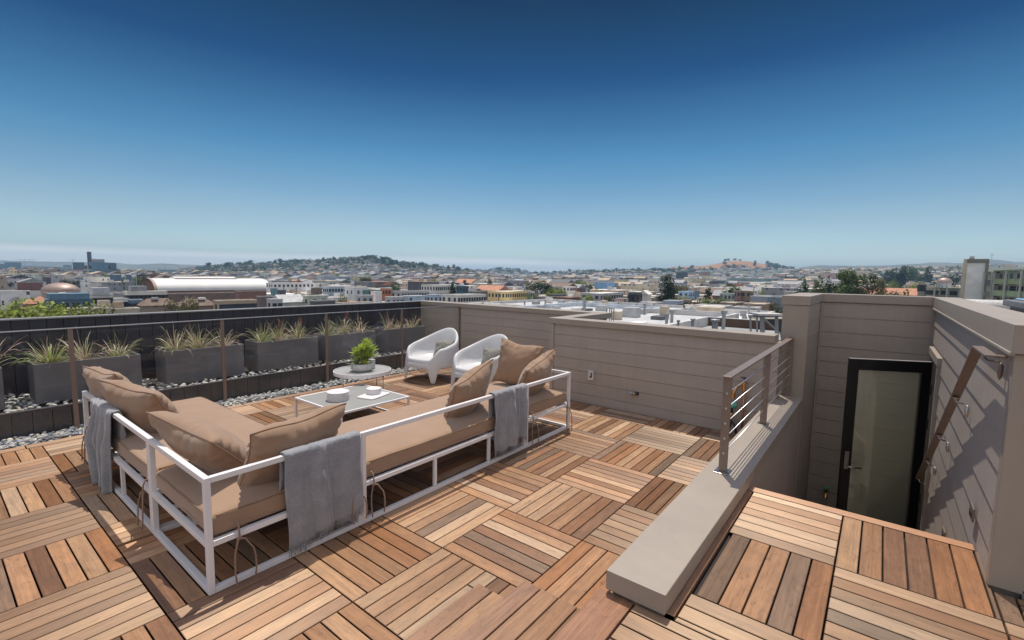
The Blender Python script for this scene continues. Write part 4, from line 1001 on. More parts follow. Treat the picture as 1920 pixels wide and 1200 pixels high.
# ---- planters and their plants
PLD = 0.885
plab = ['charcoal trough planter cut off by the left edge of the photo', 'charcoal trough planter with a green clump at its left, behind the far left pillow', 'charcoal trough planter between the second and third rail posts', 'charcoal trough planter with two red flower stalks', 'charcoal trough planter behind the green succulent bowl', 'charcoal trough planter in the corner beside the white chairs']
def planter(i, x):
    t = thing('planter', plab[i], 'planter', (x+PLD/2, 4.96, 0.243), group='charcoal trough planters in a row')
    h = 0.415; w2, d2 = PLD/2, 0.205; th = 0.016
    mb = MB()
    o4 = [(-w2, -d2), (w2, -d2), (w2, d2), (-w2, d2)]; i4 = [(-w2+th, -d2+th), (w2-th, -d2+th), (w2-th, d2-th), (-w2+th, d2-th)]
    vs = [(a, b, 0.0) for a, b in o4]+[(a, b, h) for a, b in o4]+[(a, b, h) for a, b in i4]+[(a, b, h-0.06) for a, b in i4]
    fs = [(3, 2, 1, 0)]
    for k in range(4):
        n = (k+1) % 4; fs += [(k, n, 4+n, 4+k), (4+k, 4+n, 8+n, 8+k), (8+k, 8+n, 12+n, 12+k)]
    mb.add(vs, fs); mb.build('trough', M_PLANTER, t, bevel=0.004)
    mb = MB(); mb.box(-w2+th, w2-th, -d2+th, d2-th, h-0.09, h-0.035); mb.build('soil', M_SOIL, t)
    mb = MB(); mb.box(-w2+0.03, w2-0.03, -d2+0.03, d2-0.03, -0.02, -0.001); mb.build('feet', M_DARKPLASTIC, t)
for i, x in enumerate(PLX): planter(i, x)
BL = [((0.46, 0.37, 0.25), (0.66, 0.54, 0.42)), ((0.24, 0.28, 0.12), (0.38, 0.40, 0.20)), ((0.44, 0.30, 0.25), (0.5, 0.38, 0.32)), ((0.26, 0.38, 0.07), (0.40, 0.48, 0.12))]
def clump(x, y, seed, n, R, mixw, label, flowers=0, fine=1.0):
    rg = random.Random(seed); n = int(n*rg.uniform(0.9, 1.5)); R *= rg.uniform(0.72, 1.08); mixw = (mixw[0], mixw[1]*1.5+1.5, mixw[2]+0.5, mixw[3]+0.4)
    t = thing('grass_plant', label, 'plant', (x, y, 0.615), group='grassy plants in the planters')
    mb = MB()
    for i in range(n):
        a = rg.uniform(0, 2*PI); tilt = 0.05+1.0*rg.random()**0.8; L = R*rg.uniform(0.6, 1.45); w = rg.uniform(0.0035, 0.0078)*fine
        c = rg.choices(BL, mixw)[0]; col = lerp(c[0], c[1], rg.random())
        d = Vector((math.cos(a)*math.sin(tilt), math.sin(a)*math.sin(tilt), math.cos(tilt))); side = d.cross(Vector((0, 0, 1))).normalized()
        p = Vector((math.cos(a)*rg.uniform(0, 0.035), math.sin(a)*rg.uniform(0, 0.035), -0.02)); vs = []; n_ = 7
        droop = rg.uniform(0.2, 2.2)*(0.4+tilt); tw = rg.uniform(-0.8, 0.8)
        for k in range(n_+1):
            s = k/n_; ww = w*(1-s)**0.55*(1 if k < n_ else 0.05); sd = (side*math.cos(tw*s)+d.cross(side)*math.sin(tw*s))
            vs += [p-sd*ww, p+sd*ww]
            d = (d+Vector((0, 0, -droop/n_*1.5*s*s*2.4))+Vector((rg.uniform(-1, 1), rg.uniform(-1, 1), rg.uniform(-.4, .4)))*0.10).normalized(); p = p+d*L/n_
            if p.y > 5.54-y: p.y = 5.54-y
        mb.add(vs, [(2*k, 2*k+1, 2*k+3, 2*k+2) for k in range(n_)], col)
    mb.build('blades', M_BLADE, t, smooth=True)
    for q in range(flowers):
        m2 = MB(); hx_ = rg.uniform(-0.05, 0.08); top_ = (hx_, rg.uniform(-0.03, 0.03), R*1.25*rg.uniform(0.85, 1.1))
        m2.tube([(0, 0, 0), (hx_*0.4, 0, top_[2]*0.5), top_], 0.0022, 5, col=(0.35, 0.16, 0.10))
        fl = m2.build('flower_stalk', M_BLADE, t, smooth=True)
        m3 = MB()
        for k in range(11):
            s = 0.60+0.40*k/11; a = rg.uniform(0, 6.28); rr = rg.uniform(0.008, 0.022)
            bx, bz = hx_*s, top_[2]*s
            m3.tube([(bx, top_[1]*s, bz), (bx+math.cos(a)*rr, top_[1]*s+math.sin(a)*rr, bz+0.008), (bx+math.cos(a)*rr*1.3, top_[1]*s+math.sin(a)*rr*1.3, bz-0.002)], 0.0030, 5, col=(0.52, 0.10, 0.09))
        m3.build('blossom', M_BLADE, fl, smooth=True)
    return t
cl = [(-0.86, 4.95, 1, 60, 0.34, (5, 1, 3, 0), 'pinkish grass drooping out of the planter at the left edge', 0),
      (-0.40, 4.93, 2, 85, 0.26, (3, 4, 0, 5), 'fresh green low clump at the left of the second planter', 0), (-0.12, 4.97, 3, 60, 0.34, (5, 2, 1, 0), 'straw coloured grass in the middle of the second planter, behind the rail post', 0), (0.16, 4.95, 4, 60, 0.34, (4, 3, 1, 1), 'mixed straw and green grass at the right of the second planter', 0),
      (0.74, 4.95, 5, 60, 0.33, (5, 2, 2, 1), 'grass with one long blade hanging over the front of the third planter', 0), (1.00, 4.97, 6, 60, 0.31, (6, 1, 1, 1), 'pale straw grass in the middle of the third planter', 0), (1.28, 4.95, 7, 60, 0.31, (5, 2, 1, 1), 'pale grass at the right of the third planter, behind the rail post', 0),
      (1.78, 4.95, 8, 55, 0.29, (4, 3, 0, 1), 'loose grass at the left of the fourth planter', 0), (2.04, 4.97, 9, 65, 0.34, (4, 3, 1, 1), 'grass with a tall red flower stalk in the fourth planter', 1), (2.32, 4.95, 10, 65, 0.32, (5, 3, 1, 0), 'arching grass with a red flower stalk at the right of the fourth planter', 1),
      (2.82, 4.95, 11, 60, 0.30, (4, 3, 0, 1), 'grass at the left of the fifth planter, beside the rail post', 0), (3.10, 4.97, 12, 60, 0.31, (4, 3, 1, 0), 'grass with a single red flower stalk in the fifth planter', 1), (3.38, 4.95, 13, 60, 0.31, (6, 1, 1, 0), 'straw grass arching to the right in the fifth planter', 0),
      (3.98, 4.95, 14, 60, 0.30, (4, 0, 5, 0), 'reddish grass at the left of the corner planter', 0), (4.24, 4.97, 15, 55, 0.27, (6, 2, 1, 0), 'yellowish grass in the middle of the corner planter', 0), (4.50, 4.95, 16, 55, 0.28, (6, 2, 1, 0), 'straw grass at the right of the corner planter', 0)]
for c_ in cl: clump(*c_)

# ================================================================ THE CITY BEYOND
GZ = -14.0
M_GROUND = simple('street_asphalt', (0.10, 0.10, 0.10), 0.9, var=0.3, scale=0.02)
def window_wall_mat(name, wx=2.9, wz=3.1, dark=(0.09, 0.10, 0.115), gloss=0.3, big=False):
    """painted wall whose colour comes from the mesh, with a regular row of small far windows"""
    m, nt, b = mat_new(name); N, L = nt.nodes, nt.links
    at = N.new('ShaderNodeAttribute'); at.attribute_name = 'col'
    g = N.new('ShaderNodeNewGeometry'); sp = N.new('ShaderNodeSeparateXYZ'); L.new(g.outputs['Position'], sp.inputs[0])
    sn = N.new('ShaderNodeSeparateXYZ'); L.new(g.outputs['Normal'], sn.inputs[0])
    def mt(op, a, b_=None, c_=None):
        n = N.new('ShaderNodeMath'); n.operation = op
        for i, v in enumerate((a, b_, c_)):
            if v is None: continue
            if isinstance(v, (int, float)): n.inputs[i].default_value = v
            else: L.new(v, n.inputs[i])
        return n.outputs[0]
    ax = mt('ABSOLUTE', sn.outputs['X']); ay = mt('ABSOLUTE', sn.outputs['Y']); az = mt('ABSOLUTE', sn.outputs['Z'])
    u = mt('ADD', mt('MULTIPLY', sp.outputs['Y'], mt('GREATER_THAN', ax, 0.5)), mt('MULTIPLY', sp.outputs['X'], mt('GREATER_THAN', ay, 0.5)))
    fu = mt('FRACT', mt('DIVIDE', mt('ADD', u, 5000.0), wx)); fz = mt('FRACT', mt('DIVIDE', mt('ADD', sp.outputs['Z'], 14.0), wz))
    wu = mt('MULTIPLY', mt('GREATER_THAN', fu, 0.12 if big else 0.36), mt('LESS_THAN', fu, 0.88 if big else 0.66)); wz_ = mt('MULTIPLY', mt('GREATER_THAN', fz, 0.14 if big else 0.32), mt('LESS_THAN', fz, 0.86 if big else 0.78))
    wmask = mt('MULTIPLY', mt('MULTIPLY', wu, wz_), mt('LESS_THAN', az, 0.3))
    vn = N.new('ShaderNodeTexWhiteNoise'); cb = N.new('ShaderNodeCombineXYZ'); L.new(mt('FLOOR', mt('DIVIDE', mt('ADD', u, 5000.0), wx)), cb.inputs[0]); L.new(mt('FLOOR', mt('DIVIDE', mt('ADD', sp.outputs['Z'], 14.0), wz)), cb.inputs[1]); L.new(cb.outputs[0], vn.inputs['Vector'])
    wmask = mt('MULTIPLY', wmask, mt('GREATER_THAN', vn.outputs['Value'], -1.0 if big else 0.38))
    nz_ = N.new('ShaderNodeTexNoise'); nz_.inputs['Scale'].default_value = 0.35; nz_.inputs['Detail'].default_value = 6; L.new(g.outputs['Position'], nz_.inputs['Vector'])
    rr = N.new('ShaderNodeValToRGB'); L.new(nz_.outputs[0], rr.inputs[0]); rr.color_ramp.elements[0].position = 0.3; rr.color_ramp.elements[1].position = 0.7
    rr.color_ramp.elements[0].color = (0.82, 0.82, 0.82, 1); rr.color_ramp.elements[1].color = (1.12, 1.12, 1.12, 1)
    mu = N.new('ShaderNodeMix'); mu.data_type = 'RGBA'; mu.blend_type = 'MULTIPLY'; mu.inputs[0].default_value = 1; L.new(at.outputs['Color'], mu.inputs[6]); L.new(rr.outputs[0], mu.inputs[7])
    mx = N.new('ShaderNodeMix'); mx.data_type = 'RGBA'; L.new(wmask, mx.inputs[0]); L.new(mu.outputs[2], mx.inputs[6]); mx.inputs[7].default_value = (*dark, 1)
    L.new(mx.outputs[2], b.inputs['Base Color']); b.inputs['Roughness'].default_value = 0.75
    return m
M_FARWALL = window_wall_mat('far_house_wall')
M_HOUSE = attr_mat('house_paint', 0.75, 0.3, var=0.12, bscale=0.5)
M_HROOF = attr_mat('house_roof', 0.8, 0.3, var=0.2, bscale=0.9)
M_WINDOW = simple('dark_window_glass', (0.045, 0.055, 0.07), 0.15, 0.0, var=0.3, scale=0.5)
M_LEAF = attr_mat('tree_leaves', 0.6, 0.3, transl=0.25, var=0.22, bscale=2.0)
M_BARK = simple('tree_bark', (0.12, 0.09, 0.07), 0.9, var=0.25, scale=4, bump=0.4, bscale=12)
M_COPPERROOF = simple('bronze_dome_metal', (0.36, 0.27, 0.235), 0.5, 0.35, var=0.1, scale=0.6, dirt=((0.2, 0.15, 0.13), 0.5, 0.4))
M_WHITEROOF = simple('white_membrane', (0.66, 0.655, 0.64), 0.6, var=0.05, scale=0.08, dirt=((0.48, 0.47, 0.45), 0.12, 0.35))
M_BRICK = simple('far_brick', (0.22, 0.12, 0.09), 0.85, var=0.2, scale=1.2)
M_METALBOX = simple('galvanised_metal', (0.30, 0.315, 0.33), 0.45, 0.5, var=0.12, scale=2)
M_POLE = simple('grey_pole', (0.40, 0.41, 0.42), 0.5, 0.2)

g0 = MB()
n = 40; S = 8900.0
for i in range(n+1):
    for j in range(n+1): g0.v.append((-S+2*S*i/n, -S+2*S*j/n, GZ-0.05))
for i in range(n):
    for j in range(n): a = i*(n+1)+j; g0.f.append((a, a+n+1, a+n+2, a+1)); g0.fc.append(None); g0.uv.append(None)
structure('ground', g0, M_GROUND)

def interp(tab, x):
    if x <= tab[0][0]: return tab[0][1]
    for (a, b), (c, d) in zip(tab, tab[1:]):
        if x <= c: return b+(d-b)*(x-a)/(c-a)
    return tab[-1][1]
M_HILLG = simple('hill_scrub', (0.11, 0.12, 0.07), 0.95, var=0.45, scale=0.02, dirt=((0.20, 0.17, 0.11), 0.03, 0.7))
M_HILLDRY = simple('dry_grass_hill', (0.33, 0.175, 0.085), 0.95, var=0.12, scale=0.02, dirt=((0.17, 0.115, 0.06), 0.018, 0.6))
M_FARHILL = simple('far_hill_grass', (0.16, 0.15, 0.10), 0.95, var=0.3, scale=0.002, dirt=((0.07, 0.09, 0.05), 0.003, 0.8))
class Hill:
    """a ridge whose crest runs across the view at depth Z, rising out of the ground"""
    def __init__(s, tab, Z, front, back, rough, pads=60):
        s.tab, s.Z, s.fr, s.bk, s.rough = tab, Z, front, back, rough
        s.p0, s.p1 = tab[0][0]-pads, tab[-1][0]+pads
    def crest(s, px):
        py = interp(s.tab, px); return deep(px, py, s.Z).z-GZ
    def point(s, px, t):
        """t = -1 front foot .. 0 crest .. 1 back foot; returns (x, y, z)"""
        Z = s.Z+(t*s.fr if t < 0 else t*s.bk)
        b = deep(px, yh(px), Z)
        k = 0.5*(1+math.cos(PI*min(1, abs(t))))
        if t < 0: k = k**0.8
        e = 1.0
        if px < s.tab[0][0]: e = max(0, 1-(s.tab[0][0]-px)/(s.tab[0][0]-s.p0+0.01))
        if px > s.tab[-1][0]: e = max(0, 1-(px-s.tab[-1][0])/(s.p1-s.tab[-1][0]+0.01))
        h = s.crest(px)*k*e
        h += s.rough*noise.noise(Vector((b.x*0.006, b.y*0.006, 3)))*k*e+s.rough*0.35*noise.noise(Vector((b.x*0.02, b.y*0.02, 7)))*k*e
        return Vector((b.x, b.y, GZ-1.0+h))
    def mesh(s, nx=120, nt=36):
        mb = MB()
        for i in range(nx+1):
            for j in range(nt+1): mb.v.append(tuple(s.point(s.p0+(s.p1-s.p0)*i/nx, -1+2*j/nt)))
        for i in range(nx):
            for j in range(nt): a = i*(nt+1)+j; mb.f.append((a, a+1, a+nt+2, a+nt+1)); mb.fc.append(None); mb.uv.append(None)
        return mb
H_left = Hill([(330, 506), (380, 503), (420, 500), (460, 499), (500, 497), (540, 495), (580, 492), (620, 490), (660, 488), (690, 487), (720, 491), (750, 496), (790, 500), (830, 504), (870, 509), (900, 513)], 2000, 900, 800, 5)
structure('hill', H_left.mesh(), M_HILLG, smooth=True)
H_mid = Hill([(870, 512), (900, 510), (930, 506.5), (960, 507), (990, 511), (1010, 515)], 3200, 900, 900, 4, 30)
structure('hill', H_mid.mesh(60, 20), M_HILLG, smooth=True)
H_ridge = Hill([(1000, 517), (1040, 514), (1080, 512), (1120, 510.5), (1180, 509), (1240, 508), (1300, 507), (1400, 506), (1500, 507), (1560, 509)], 2500, 1000, 600, 4)
structure('hill', H_ridge.mesh(), M_HILLG, smooth=True)
H_dry = Hill([(1235, 506), (1260, 500.5), (1290, 498.6), (1320, 498), (1345, 494), (1365, 489.5), (1385, 488.5), (1405, 490), (1425, 494), (1440, 496), (1460, 501), (1490, 507)], 2700, 640, 700, 3, 25)
structure('hill', H_dry.mesh(90, 30), M_HILLDRY, smooth=True)
H_east = Hill([(1480, 512), (1560, 510), (1640, 508), (1720, 505), (1800, 503), (1860, 503), (1960, 502)], 1500, 800, 700, 5)
structure('hill', H_east.mesh(80, 24), M_HILLG, smooth=True)
H_r1 = Hill([(1480, 505), (1510, 500), (1535, 497.5), (1600, 499), (1640, 498.5), (1700, 496), (1745, 492), (1790, 494), (1830, 490), (1860, 487), (1900, 491), (1940, 489), (2000, 489)], 4200, 900, 900, 6)
structure('far_hills', H_r1.mesh(), M_FARHILL, smooth=True)
H_r2 = Hill([(-60, 486), (0, 488), (60, 490), (120, 491), (200, 492), (260, 496), (300, 494), (340, 496), (400, 498), (470, 502)], 5200, 1200, 1200, 6)
structure('far_hills', H_r2.mesh(), M_FARHILL, smooth=True)
HILLS = [H_left, H_mid, H_ridge, H_dry, H_east]

# ---- buildings
def extents(px0, px1, Z, ratio):
    """sx, sy of a grid-aligned block that spans px0..px1 at depth Z"""
    pc = (px0+px1)/2; d = ray(pc, yh(pc)); L = math.hypot(d.x, d.y)
    W = (px1-px0)/F_PX*Z/L*1.0            # width across the line of sight
    c, s = abs(d.x)/L, abs(d.y)/L
    sy = W/(c+ratio*s); return ratio*sy, sy
GREYS = {'white': (0.80, 0.79, 0.77), 'off-white': (0.68, 0.66, 0.61), 'pale grey': (0.46, 0.47, 0.48), 'grey': (0.30, 0.31, 0.32), 'dark grey': (0.12, 0.125, 0.14), 'pale blue': (0.42, 0.52, 0.62), 'slate blue': (0.13, 0.22, 0.30), 'cream': (0.66, 0.58, 0.42), 'yellow': (0.70, 0.55, 0.27), 'tan': (0.42, 0.33, 0.24), 'brown': (0.20, 0.15, 0.12), 'brick red': (0.22, 0.10, 0.08), 'terracotta': (0.48, 0.24, 0.16), 'pale green': (0.42, 0.46, 0.38), 'teal green': (0.10, 0.22, 0.20), 'orange': (0.50, 0.20, 0.10), 'sky blue': (0.22, 0.40, 0.62), 'pinkish': (0.52, 0.40, 0.36), 'black': (0.05, 0.055, 0.06), 'beige': (0.50, 0.43, 0.34)}
rb = random.Random(77)
WCACHE = {}
def window_mesh(w, h, axis):
    k = (round(w, 2), round(h, 2), axis)
    if k not in WCACHE:
        mb = MB()
        if axis == 'x': mb.box(-0.06, 0.03, -w/2, w/2, -h/2, h/2)
        else: mb.box(-w/2, w/2, -0.06, 0.03, -h/2, h/2)
        me = bpy.data.meshes.new('window'); me.from_pydata(mb.v, [], mb.f); me.materials.append(M_WINDOW); WCACHE[k] = me
    return WCACHE[k]
def building(px0, px1, pyt, colour, label, H=None, Z=None, ratio=1.0, roof='flat', roofc='off-white', win=None, name='house', cat='house', base=None, group=None, extra=(), wallcol=None, parapet=True, kindwall=None):
    """px0..px1 = its span in the view, pyt = roof line; either its height H above the street or its depth Z is given"""
    pc = (px0+px1)/2; d = ray(pc, pyt)
    if Z is None:
        zt = GZ+H; Z = (zt-CAM.z)/d.z
    top = CAM+d*Z; zt = top.z; zb = GZ-0.04 if base is None else base
    sx, sy = extents(px0, px1, Z, ratio)
    cx, cy = top.x, top.y
    col = wallcol or GREYS[colour]; rc = GREYS[roofc]
    t = thing(name, label, cat, (cx, cy, zb), 0, group)
    h = zt-zb; hx, hy = sx/2, sy/2
    if roof == 'gable' or roof == 'hip': hw = h-min(3.0, 0.28*min(sx, sy)+0.5)
    else: hw = h
    mb = MB(); mb.box(-hx, hx, -hy, hy, 0, hw-(0.25 if roof == 'flat' else 0), col)
    mb.build('wall', M_HOUSE if win or kindwall else M_FARWALL, t)
    mb = MB()
    if roof == 'flat':
        mb.box(-hx+0.25, hx-0.25, -hy+0.25, hy-0.25, h-0.26, h-0.2, rc)
        rf = mb.build('roof', M_HROOF, t)
        mb = MB(); p_ = lerp(col, (0.7, 0.68, 0.64), 0.35)
        mb.box(-hx-0.08, hx+0.08, -hy-0.08, -hy+0.25, h-0.249, h, p_); mb.box(-hx-0.08, hx+0.08, hy-0.25, hy+0.08, h-0.249, h, p_); mb.box(-hx-0.08, -hx+0.25, -hy+0.2505, hy-0.2505, h-0.249, h, p_); mb.box(hx-0.25, hx+0.08, -hy+0.2505, hy-0.2505, h-0.249, h, p_)
        mb.build('parapet', M_HROOF, rf)
    elif roof == 'gable':
        o = 0.4
        if sx >= sy: vs = [(-hx-o, -hy-o, hw), (hx+o, -hy-o, hw), (hx+o, hy+o, hw), (-hx-o, hy+o, hw), (-hx-o, 0, h), (hx+o, 0, h)]; fs = [(0, 1, 5, 4), (2, 3, 4, 5), (0, 4, 3), (1, 2, 5), (0, 3, 2, 1)]
        else: vs = [(-hx-o, -hy-o, hw), (hx+o, -hy-o, hw), (hx+o, hy+o, hw), (-hx-o, hy+o, hw), (0, -hy-o, h), (0, hy+o, h)]; fs = [(1, 2, 5, 4), (3, 0, 4, 5), (0, 1, 4), (2, 3, 5), (0, 3, 2, 1)]
        mb.add(vs, fs, rc); rf = mb.build('roof', M_HROOF, t)
    else:
        o = 0.4; i_ = min(hx, hy)*0.75
        vs = [(-hx-o, -hy-o, hw), (hx+o, -hy-o, hw), (hx+o, hy+o, hw), (-hx-o, hy+o, hw), (-hx+i_, -hy+i_, h), (hx-i_, -hy+i_, h), (hx-i_, hy-i_, h), (-hx+i_, hy-i_, h)]
        mb.add(vs, [(0, 1, 5, 4), (1, 2, 6, 5), (2, 3, 7, 6), (3, 0, 4, 7), (4, 5, 6, 7), (0, 3, 2, 1)], rc); rf = mb.build('roof', M_HROOF, t)
    if win:
        rows, nx_, ny_, ww, wh = win
        for r in range(rows):
            z = hw-(0.9+wh/2)-r*3.1
            if z < 1: break
            for k in range(nx_):
                o = bpy.data.objects.new('window', window_mesh(ww, wh, 'y')); COL.objects.link(o); o.parent = t; o.location = (-hx+(k+0.5)*sx/nx_, -hy, z)
            for k in range(ny_):
                o = bpy.data.objects.new('window', window_mesh(ww, wh, 'x')); COL.objects.link(o); o.parent = t; o.location = (-hx, -hy+(k+0.5)*sy/ny_, z)
    for e in extra:
        mb = MB()
        if e[0] == 'box':          # ('box', fx, fy, w, d, h, colour, partname)
            _, fx, fy, w_, d_, h_, c_, nm_ = e
            mb.box(fx*hx-w_/2, fx*hx+w_/2, fy*hy-d_/2, fy*hy+d_/2, h-0.2, h-0.2+h_, GREYS[c_]); mb.build(nm_, M_HROOF, rf)
        elif e[0] == 'pipe':
            _, fx, fy, h_, r_, nm_ = e
            mb.lathe([(r_, 0), (r_, h_), (r_*1.6, h_), (r_*1.6, h_+r_*1.2)], (fx*hx, fy*hy, h-0.2), 10); mb.build(nm_, M_METALBOX, rf)
    return t, (cx, cy, zt, sx, sy, Z)

# ---- landmarks on the left
mbx = MB
def dome(px0, px1, pybase, pytop, Z, label, drumh, drumc, zb=GZ, mat=None):
    pc = (px0+px1)/2; b = deep(pc, pybase, Z); R = (px1-px0)/F_PX*Z/2/ (math.hypot(ray(pc, 500).x, ray(pc, 500).y)); hh = (pybase-pytop)/F_PX*Z
    t = thing('domed_building', label, 'building', (b.x, b.y, zb))
    prof = [(R*math.cos(a*PI/24), b.z-zb+hh*math.sin(a*PI/24)) for a in range(0, 12)]+[(0.4, b.z-zb+hh)]
    mb = MB(); mb.lathe(prof, (0, 0, 0), 48); dm = mb.build('dome', mat or M_COPPERROOF, t, smooth=True)
    mb = MB(); mb.tube([(0, 0, b.z-zb+hh-0.1), (0, 0, b.z-zb+hh*1.25)], 0.18, 8); mb.build('finial', M_DARKPLASTIC, dm)
    mb = MB(); mb.lathe([(R*1.02, b.z-zb-drumh*0.25), (R*1.03, b.z-zb)], (0, 0, 0), 48, col=(0.5, 0.42, 0.36)); mb.build('cornice', M_HROOF, t)
    mb = MB(); mb.lathe([(R*0.95, 0), (R*0.95, b.z-zb-drumh*0.25)], (0, 0, 0), 48, col=GREYS[drumc]); mb.build('drum', M_FARWALL, t)
    return t
dome(76, 152, 545.5, 530, 190, 'copper brown domed building at the left, beyond the blue house', 3, 'tan')
dome(1755, 1786, 529.5, 520.5, 420, 'small bronze domed church building near the right, left of the grey tower', 3, 'pale grey')

def boxes_building(name, label, cat, px, Z, blocks, zb=GZ-0.04, mat=None):
    """blocks: (part, px0, px1, pytop, depth_m, colour, material) stacked side by side at one depth, square to the street grid"""
    c = deep(px, yh(px), Z); t = thing(name, label, cat, (c.x, c.y, zb))
    for (part, a, b_, pt, dd, colr, mt_) in blocks:
        pc = (a+b_)/2; top = deep(pc, pt, Z); sx, sy = extents(a, b_, Z, dd)
        mb = MB(); mb.box(top.x-c.x-sx/2, top.x-c.x+sx/2, top.y-c.y-sy/2, top.y-c.y+sy/2, 0, top.z-zb, GREYS[colr]); mb.build(part, mt_, t)
    return t
M_GRID = window_wall_mat('office_glass_grid', 6.0, 7.0, (0.035, 0.055, 0.08), big=True)
boxes_building('office_building', 'dark grey concrete office block with a tall square tower at the far left', 'building', 180, 600, [('main_block', 155, 207, 498, 1.4, 'grey', M_GRID), ('tower', 162.5, 171, 472, 1.0, 'dark grey', M_HOUSE), ('penthouse', 171, 196, 486, 1.2, 'grey', M_HOUSE), ('upper_block', 166, 203, 492, 1.2, 'slate blue', M_HOUSE)])
building(136, 158, 492, 'dark grey', 'dark glass block left of the tall square office tower', Z=800, ratio=1.3, name='office_building', cat='building', wallcol=(0.10, 0.15, 0.20))
building(196, 218, 493, 'dark grey', 'dark glass block right of the tall square office tower', Z=760, ratio=1.3, name='office_building', cat='building', wallcol=(0.10, 0.14, 0.19))
building(8, 40, 492, 'pale blue', 'bluish glass block under the cranes at the left edge', Z=1500, ratio=2, name='office_building', cat='building', wallcol=(0.16, 0.26, 0.32))
building(-6, 20, 495, 'pale blue', 'low bluish glass block cut off by the left edge', Z=1400, ratio=2, name='office_building', cat='building', wallcol=(0.18, 0.28, 0.34))
building(40, 75, 499, 'pale grey', 'long pale warehouse below the pair of cranes', Z=1300, ratio=2.5, name='warehouse', cat='building')
building(75, 135, 500, 'pale grey', 'long low bluish hall between the cranes and the office tower', Z=1250, ratio=2.5, name='warehouse', cat='building', wallcol=(0.34, 0.42, 0.47))
building(118, 134, 497, 'pale blue', 'small teal block on the waterfront left of the dark glass block', Z=1500, ratio=1.5, name='office_building', cat='building', wallcol=(0.2, 0.32, 0.36))
boxes_building('stepped_building', 'cream stepped building with a small square tower at the left edge', 'building', 40, 520, [('tower', 17, 28, 501, 1.0, 'cream', M_FARWALL), ('shoulder', 12, 32, 508, 1.0, 'cream', M_FARWALL), ('long_wing', 28, 69, 514, 3.0, 'cream', M_FARWALL), ('base_wing', 0, 76, 521, 3.0, 'pale grey', M_FARWALL)])
building(193, 206, 513, 'brick red', 'reddish brick end block right below the office tower', Z=480, ratio=1.0, name='warehouse', cat='building')
building(204, 330, 514, 'brown', 'long brown brick warehouse behind the two flags', Z=500, ratio=5, roofc='brown', name='warehouse', cat='building', wallcol=(0.17, 0.105, 0.08))
building(95, 150, 516, 'grey', 'grey low block between the cream building and the office tower', Z=560, ratio=2.5, name='warehouse', cat='building')
building(32, 80, 529, 'brick red', 'long low brick building left of the copper dome', Z=330, ratio=3, roofc='white', name='warehouse', cat='building')
building(0, 56, 545, 'white', 'white roofed hall left of the copper dome', H=8.5, ratio=3, roofc='white')
building(150, 163, 525, 'white', 'slim white tower between the dome and the brick warehouse', Z=300, ratio=1, name='tower', cat='tower')
building(163, 190, 532, 'off-white', 'off-white house right of the slim white tower', Z=280, ratio=1.2)
building(186, 206, 536, 'grey', 'grey flat house in front of the brick warehouse', Z=250, ratio=1.3)
building(84, 172, 559, 'slate blue', 'wide slate blue house in front of the copper dome', H=9.5, ratio=2.0, roofc='pale grey', win=(1, 4, 0, 1.2, 1.3), extra=[('box', 0.0, 0.2, 6, 5, 1.2, 'slate blue', 'roof_box'), ('box', -0.25, 0.1, 1.0, 1.0, 1.4, 'white', 'chimney')])
building(63, 86, 556, 'tan', 'tan house with a terracotta hip roof left of the blue house', H=9.5, ratio=1, roof='hip', roofc='terracotta', win=(1, 3, 2, 0.9, 1.3))
building(42, 64, 561, 'terracotta', 'terracotta roofed house beside a round grey turret', H=9, ratio=1, roof='gable', roofc='terracotta')
building(20, 42, 556, 'grey', 'dark grey turreted house near the left edge', H=10, ratio=1, roof='hip', roofc='dark grey', win=(1, 2, 2, 0.9, 1.2))
building(148, 210, 551, 'off-white', 'off-white row of town houses left of the flags', H=10, ratio=2.4, win=(1, 7, 2, 1.1, 1.3), extra=[('box', 0.3, 0, 3, 3, 1.6, 'pale grey', 'stair_house')])
building(232, 314, 545.5, 'off-white', 'off-white row of town houses below the white hangar end', H=10.5, ratio=2.6, win=(1, 9, 2, 1.3, 1.5), extra=[('box', -0.4, 0, 3, 3, 1.4, 'grey', 'stair_house')])
building(212, 240, 558.5, 'white', 'white house with two rows of arched windows', H=9, ratio=1.2, win=(2, 4, 2, 0.9, 1.2))
building(240, 268, 561, 'slate blue', 'slate blue bay windowed house left of the brown shingle roof', H=8.8, ratio=1.0, win=(1, 2, 1, 1.5, 1.3), roofc='pale grey')
building(258, 332, 559.5, 'tan', 'house with a broad brown shingle roof below the white hangar', H=9, ratio=1.8, roof='hip', roofc='brown', wallcol=(0.3, 0.24, 0.2), extra=[('box', -0.2, -0.4, 1.2, 1.0, 0.5, 'pale grey', 'skylight')])
building(330, 404, 560, 'brown', 'second broad brown shingle roof, right of the small tree', H=9, ratio=1.8, roof='hip', roofc='brown', wallcol=(0.26, 0.2, 0.17), extra=[('box', 0.3, -0.4, 1.3, 1.0, 0.5, 'white', 'skylight')])
building(400, 482, 562, 'tan', 'long tan flat roof behind the fence, left of the pale green gable', H=8.8, ratio=2.4, roofc='beige', win=(1, 9, 1, 0.9, 1.2))
building(100, 210, 577, 'beige', 'near white flat roof behind the left part of the fence', H=9.6, ratio=2.0, roofc='white', extra=[('box', 0.8, -0.2, 1.4, 1.2, 1.3, 'beige', 'chimney'), ('pipe', 0.35, -0.3, 0.8, 0.12, 'vent_pipe'), ('pipe', -0.1, -0.5, 0.6, 0.1, 'vent_pipe')])
building(206, 262, 577, 'beige', 'near beige flat roof with a chimney behind the fence', H=9.4, ratio=1.5, roofc='off-white', extra=[('box', -0.5, 0, 1.2, 1.2, 1.2, 'tan', 'chimney')])
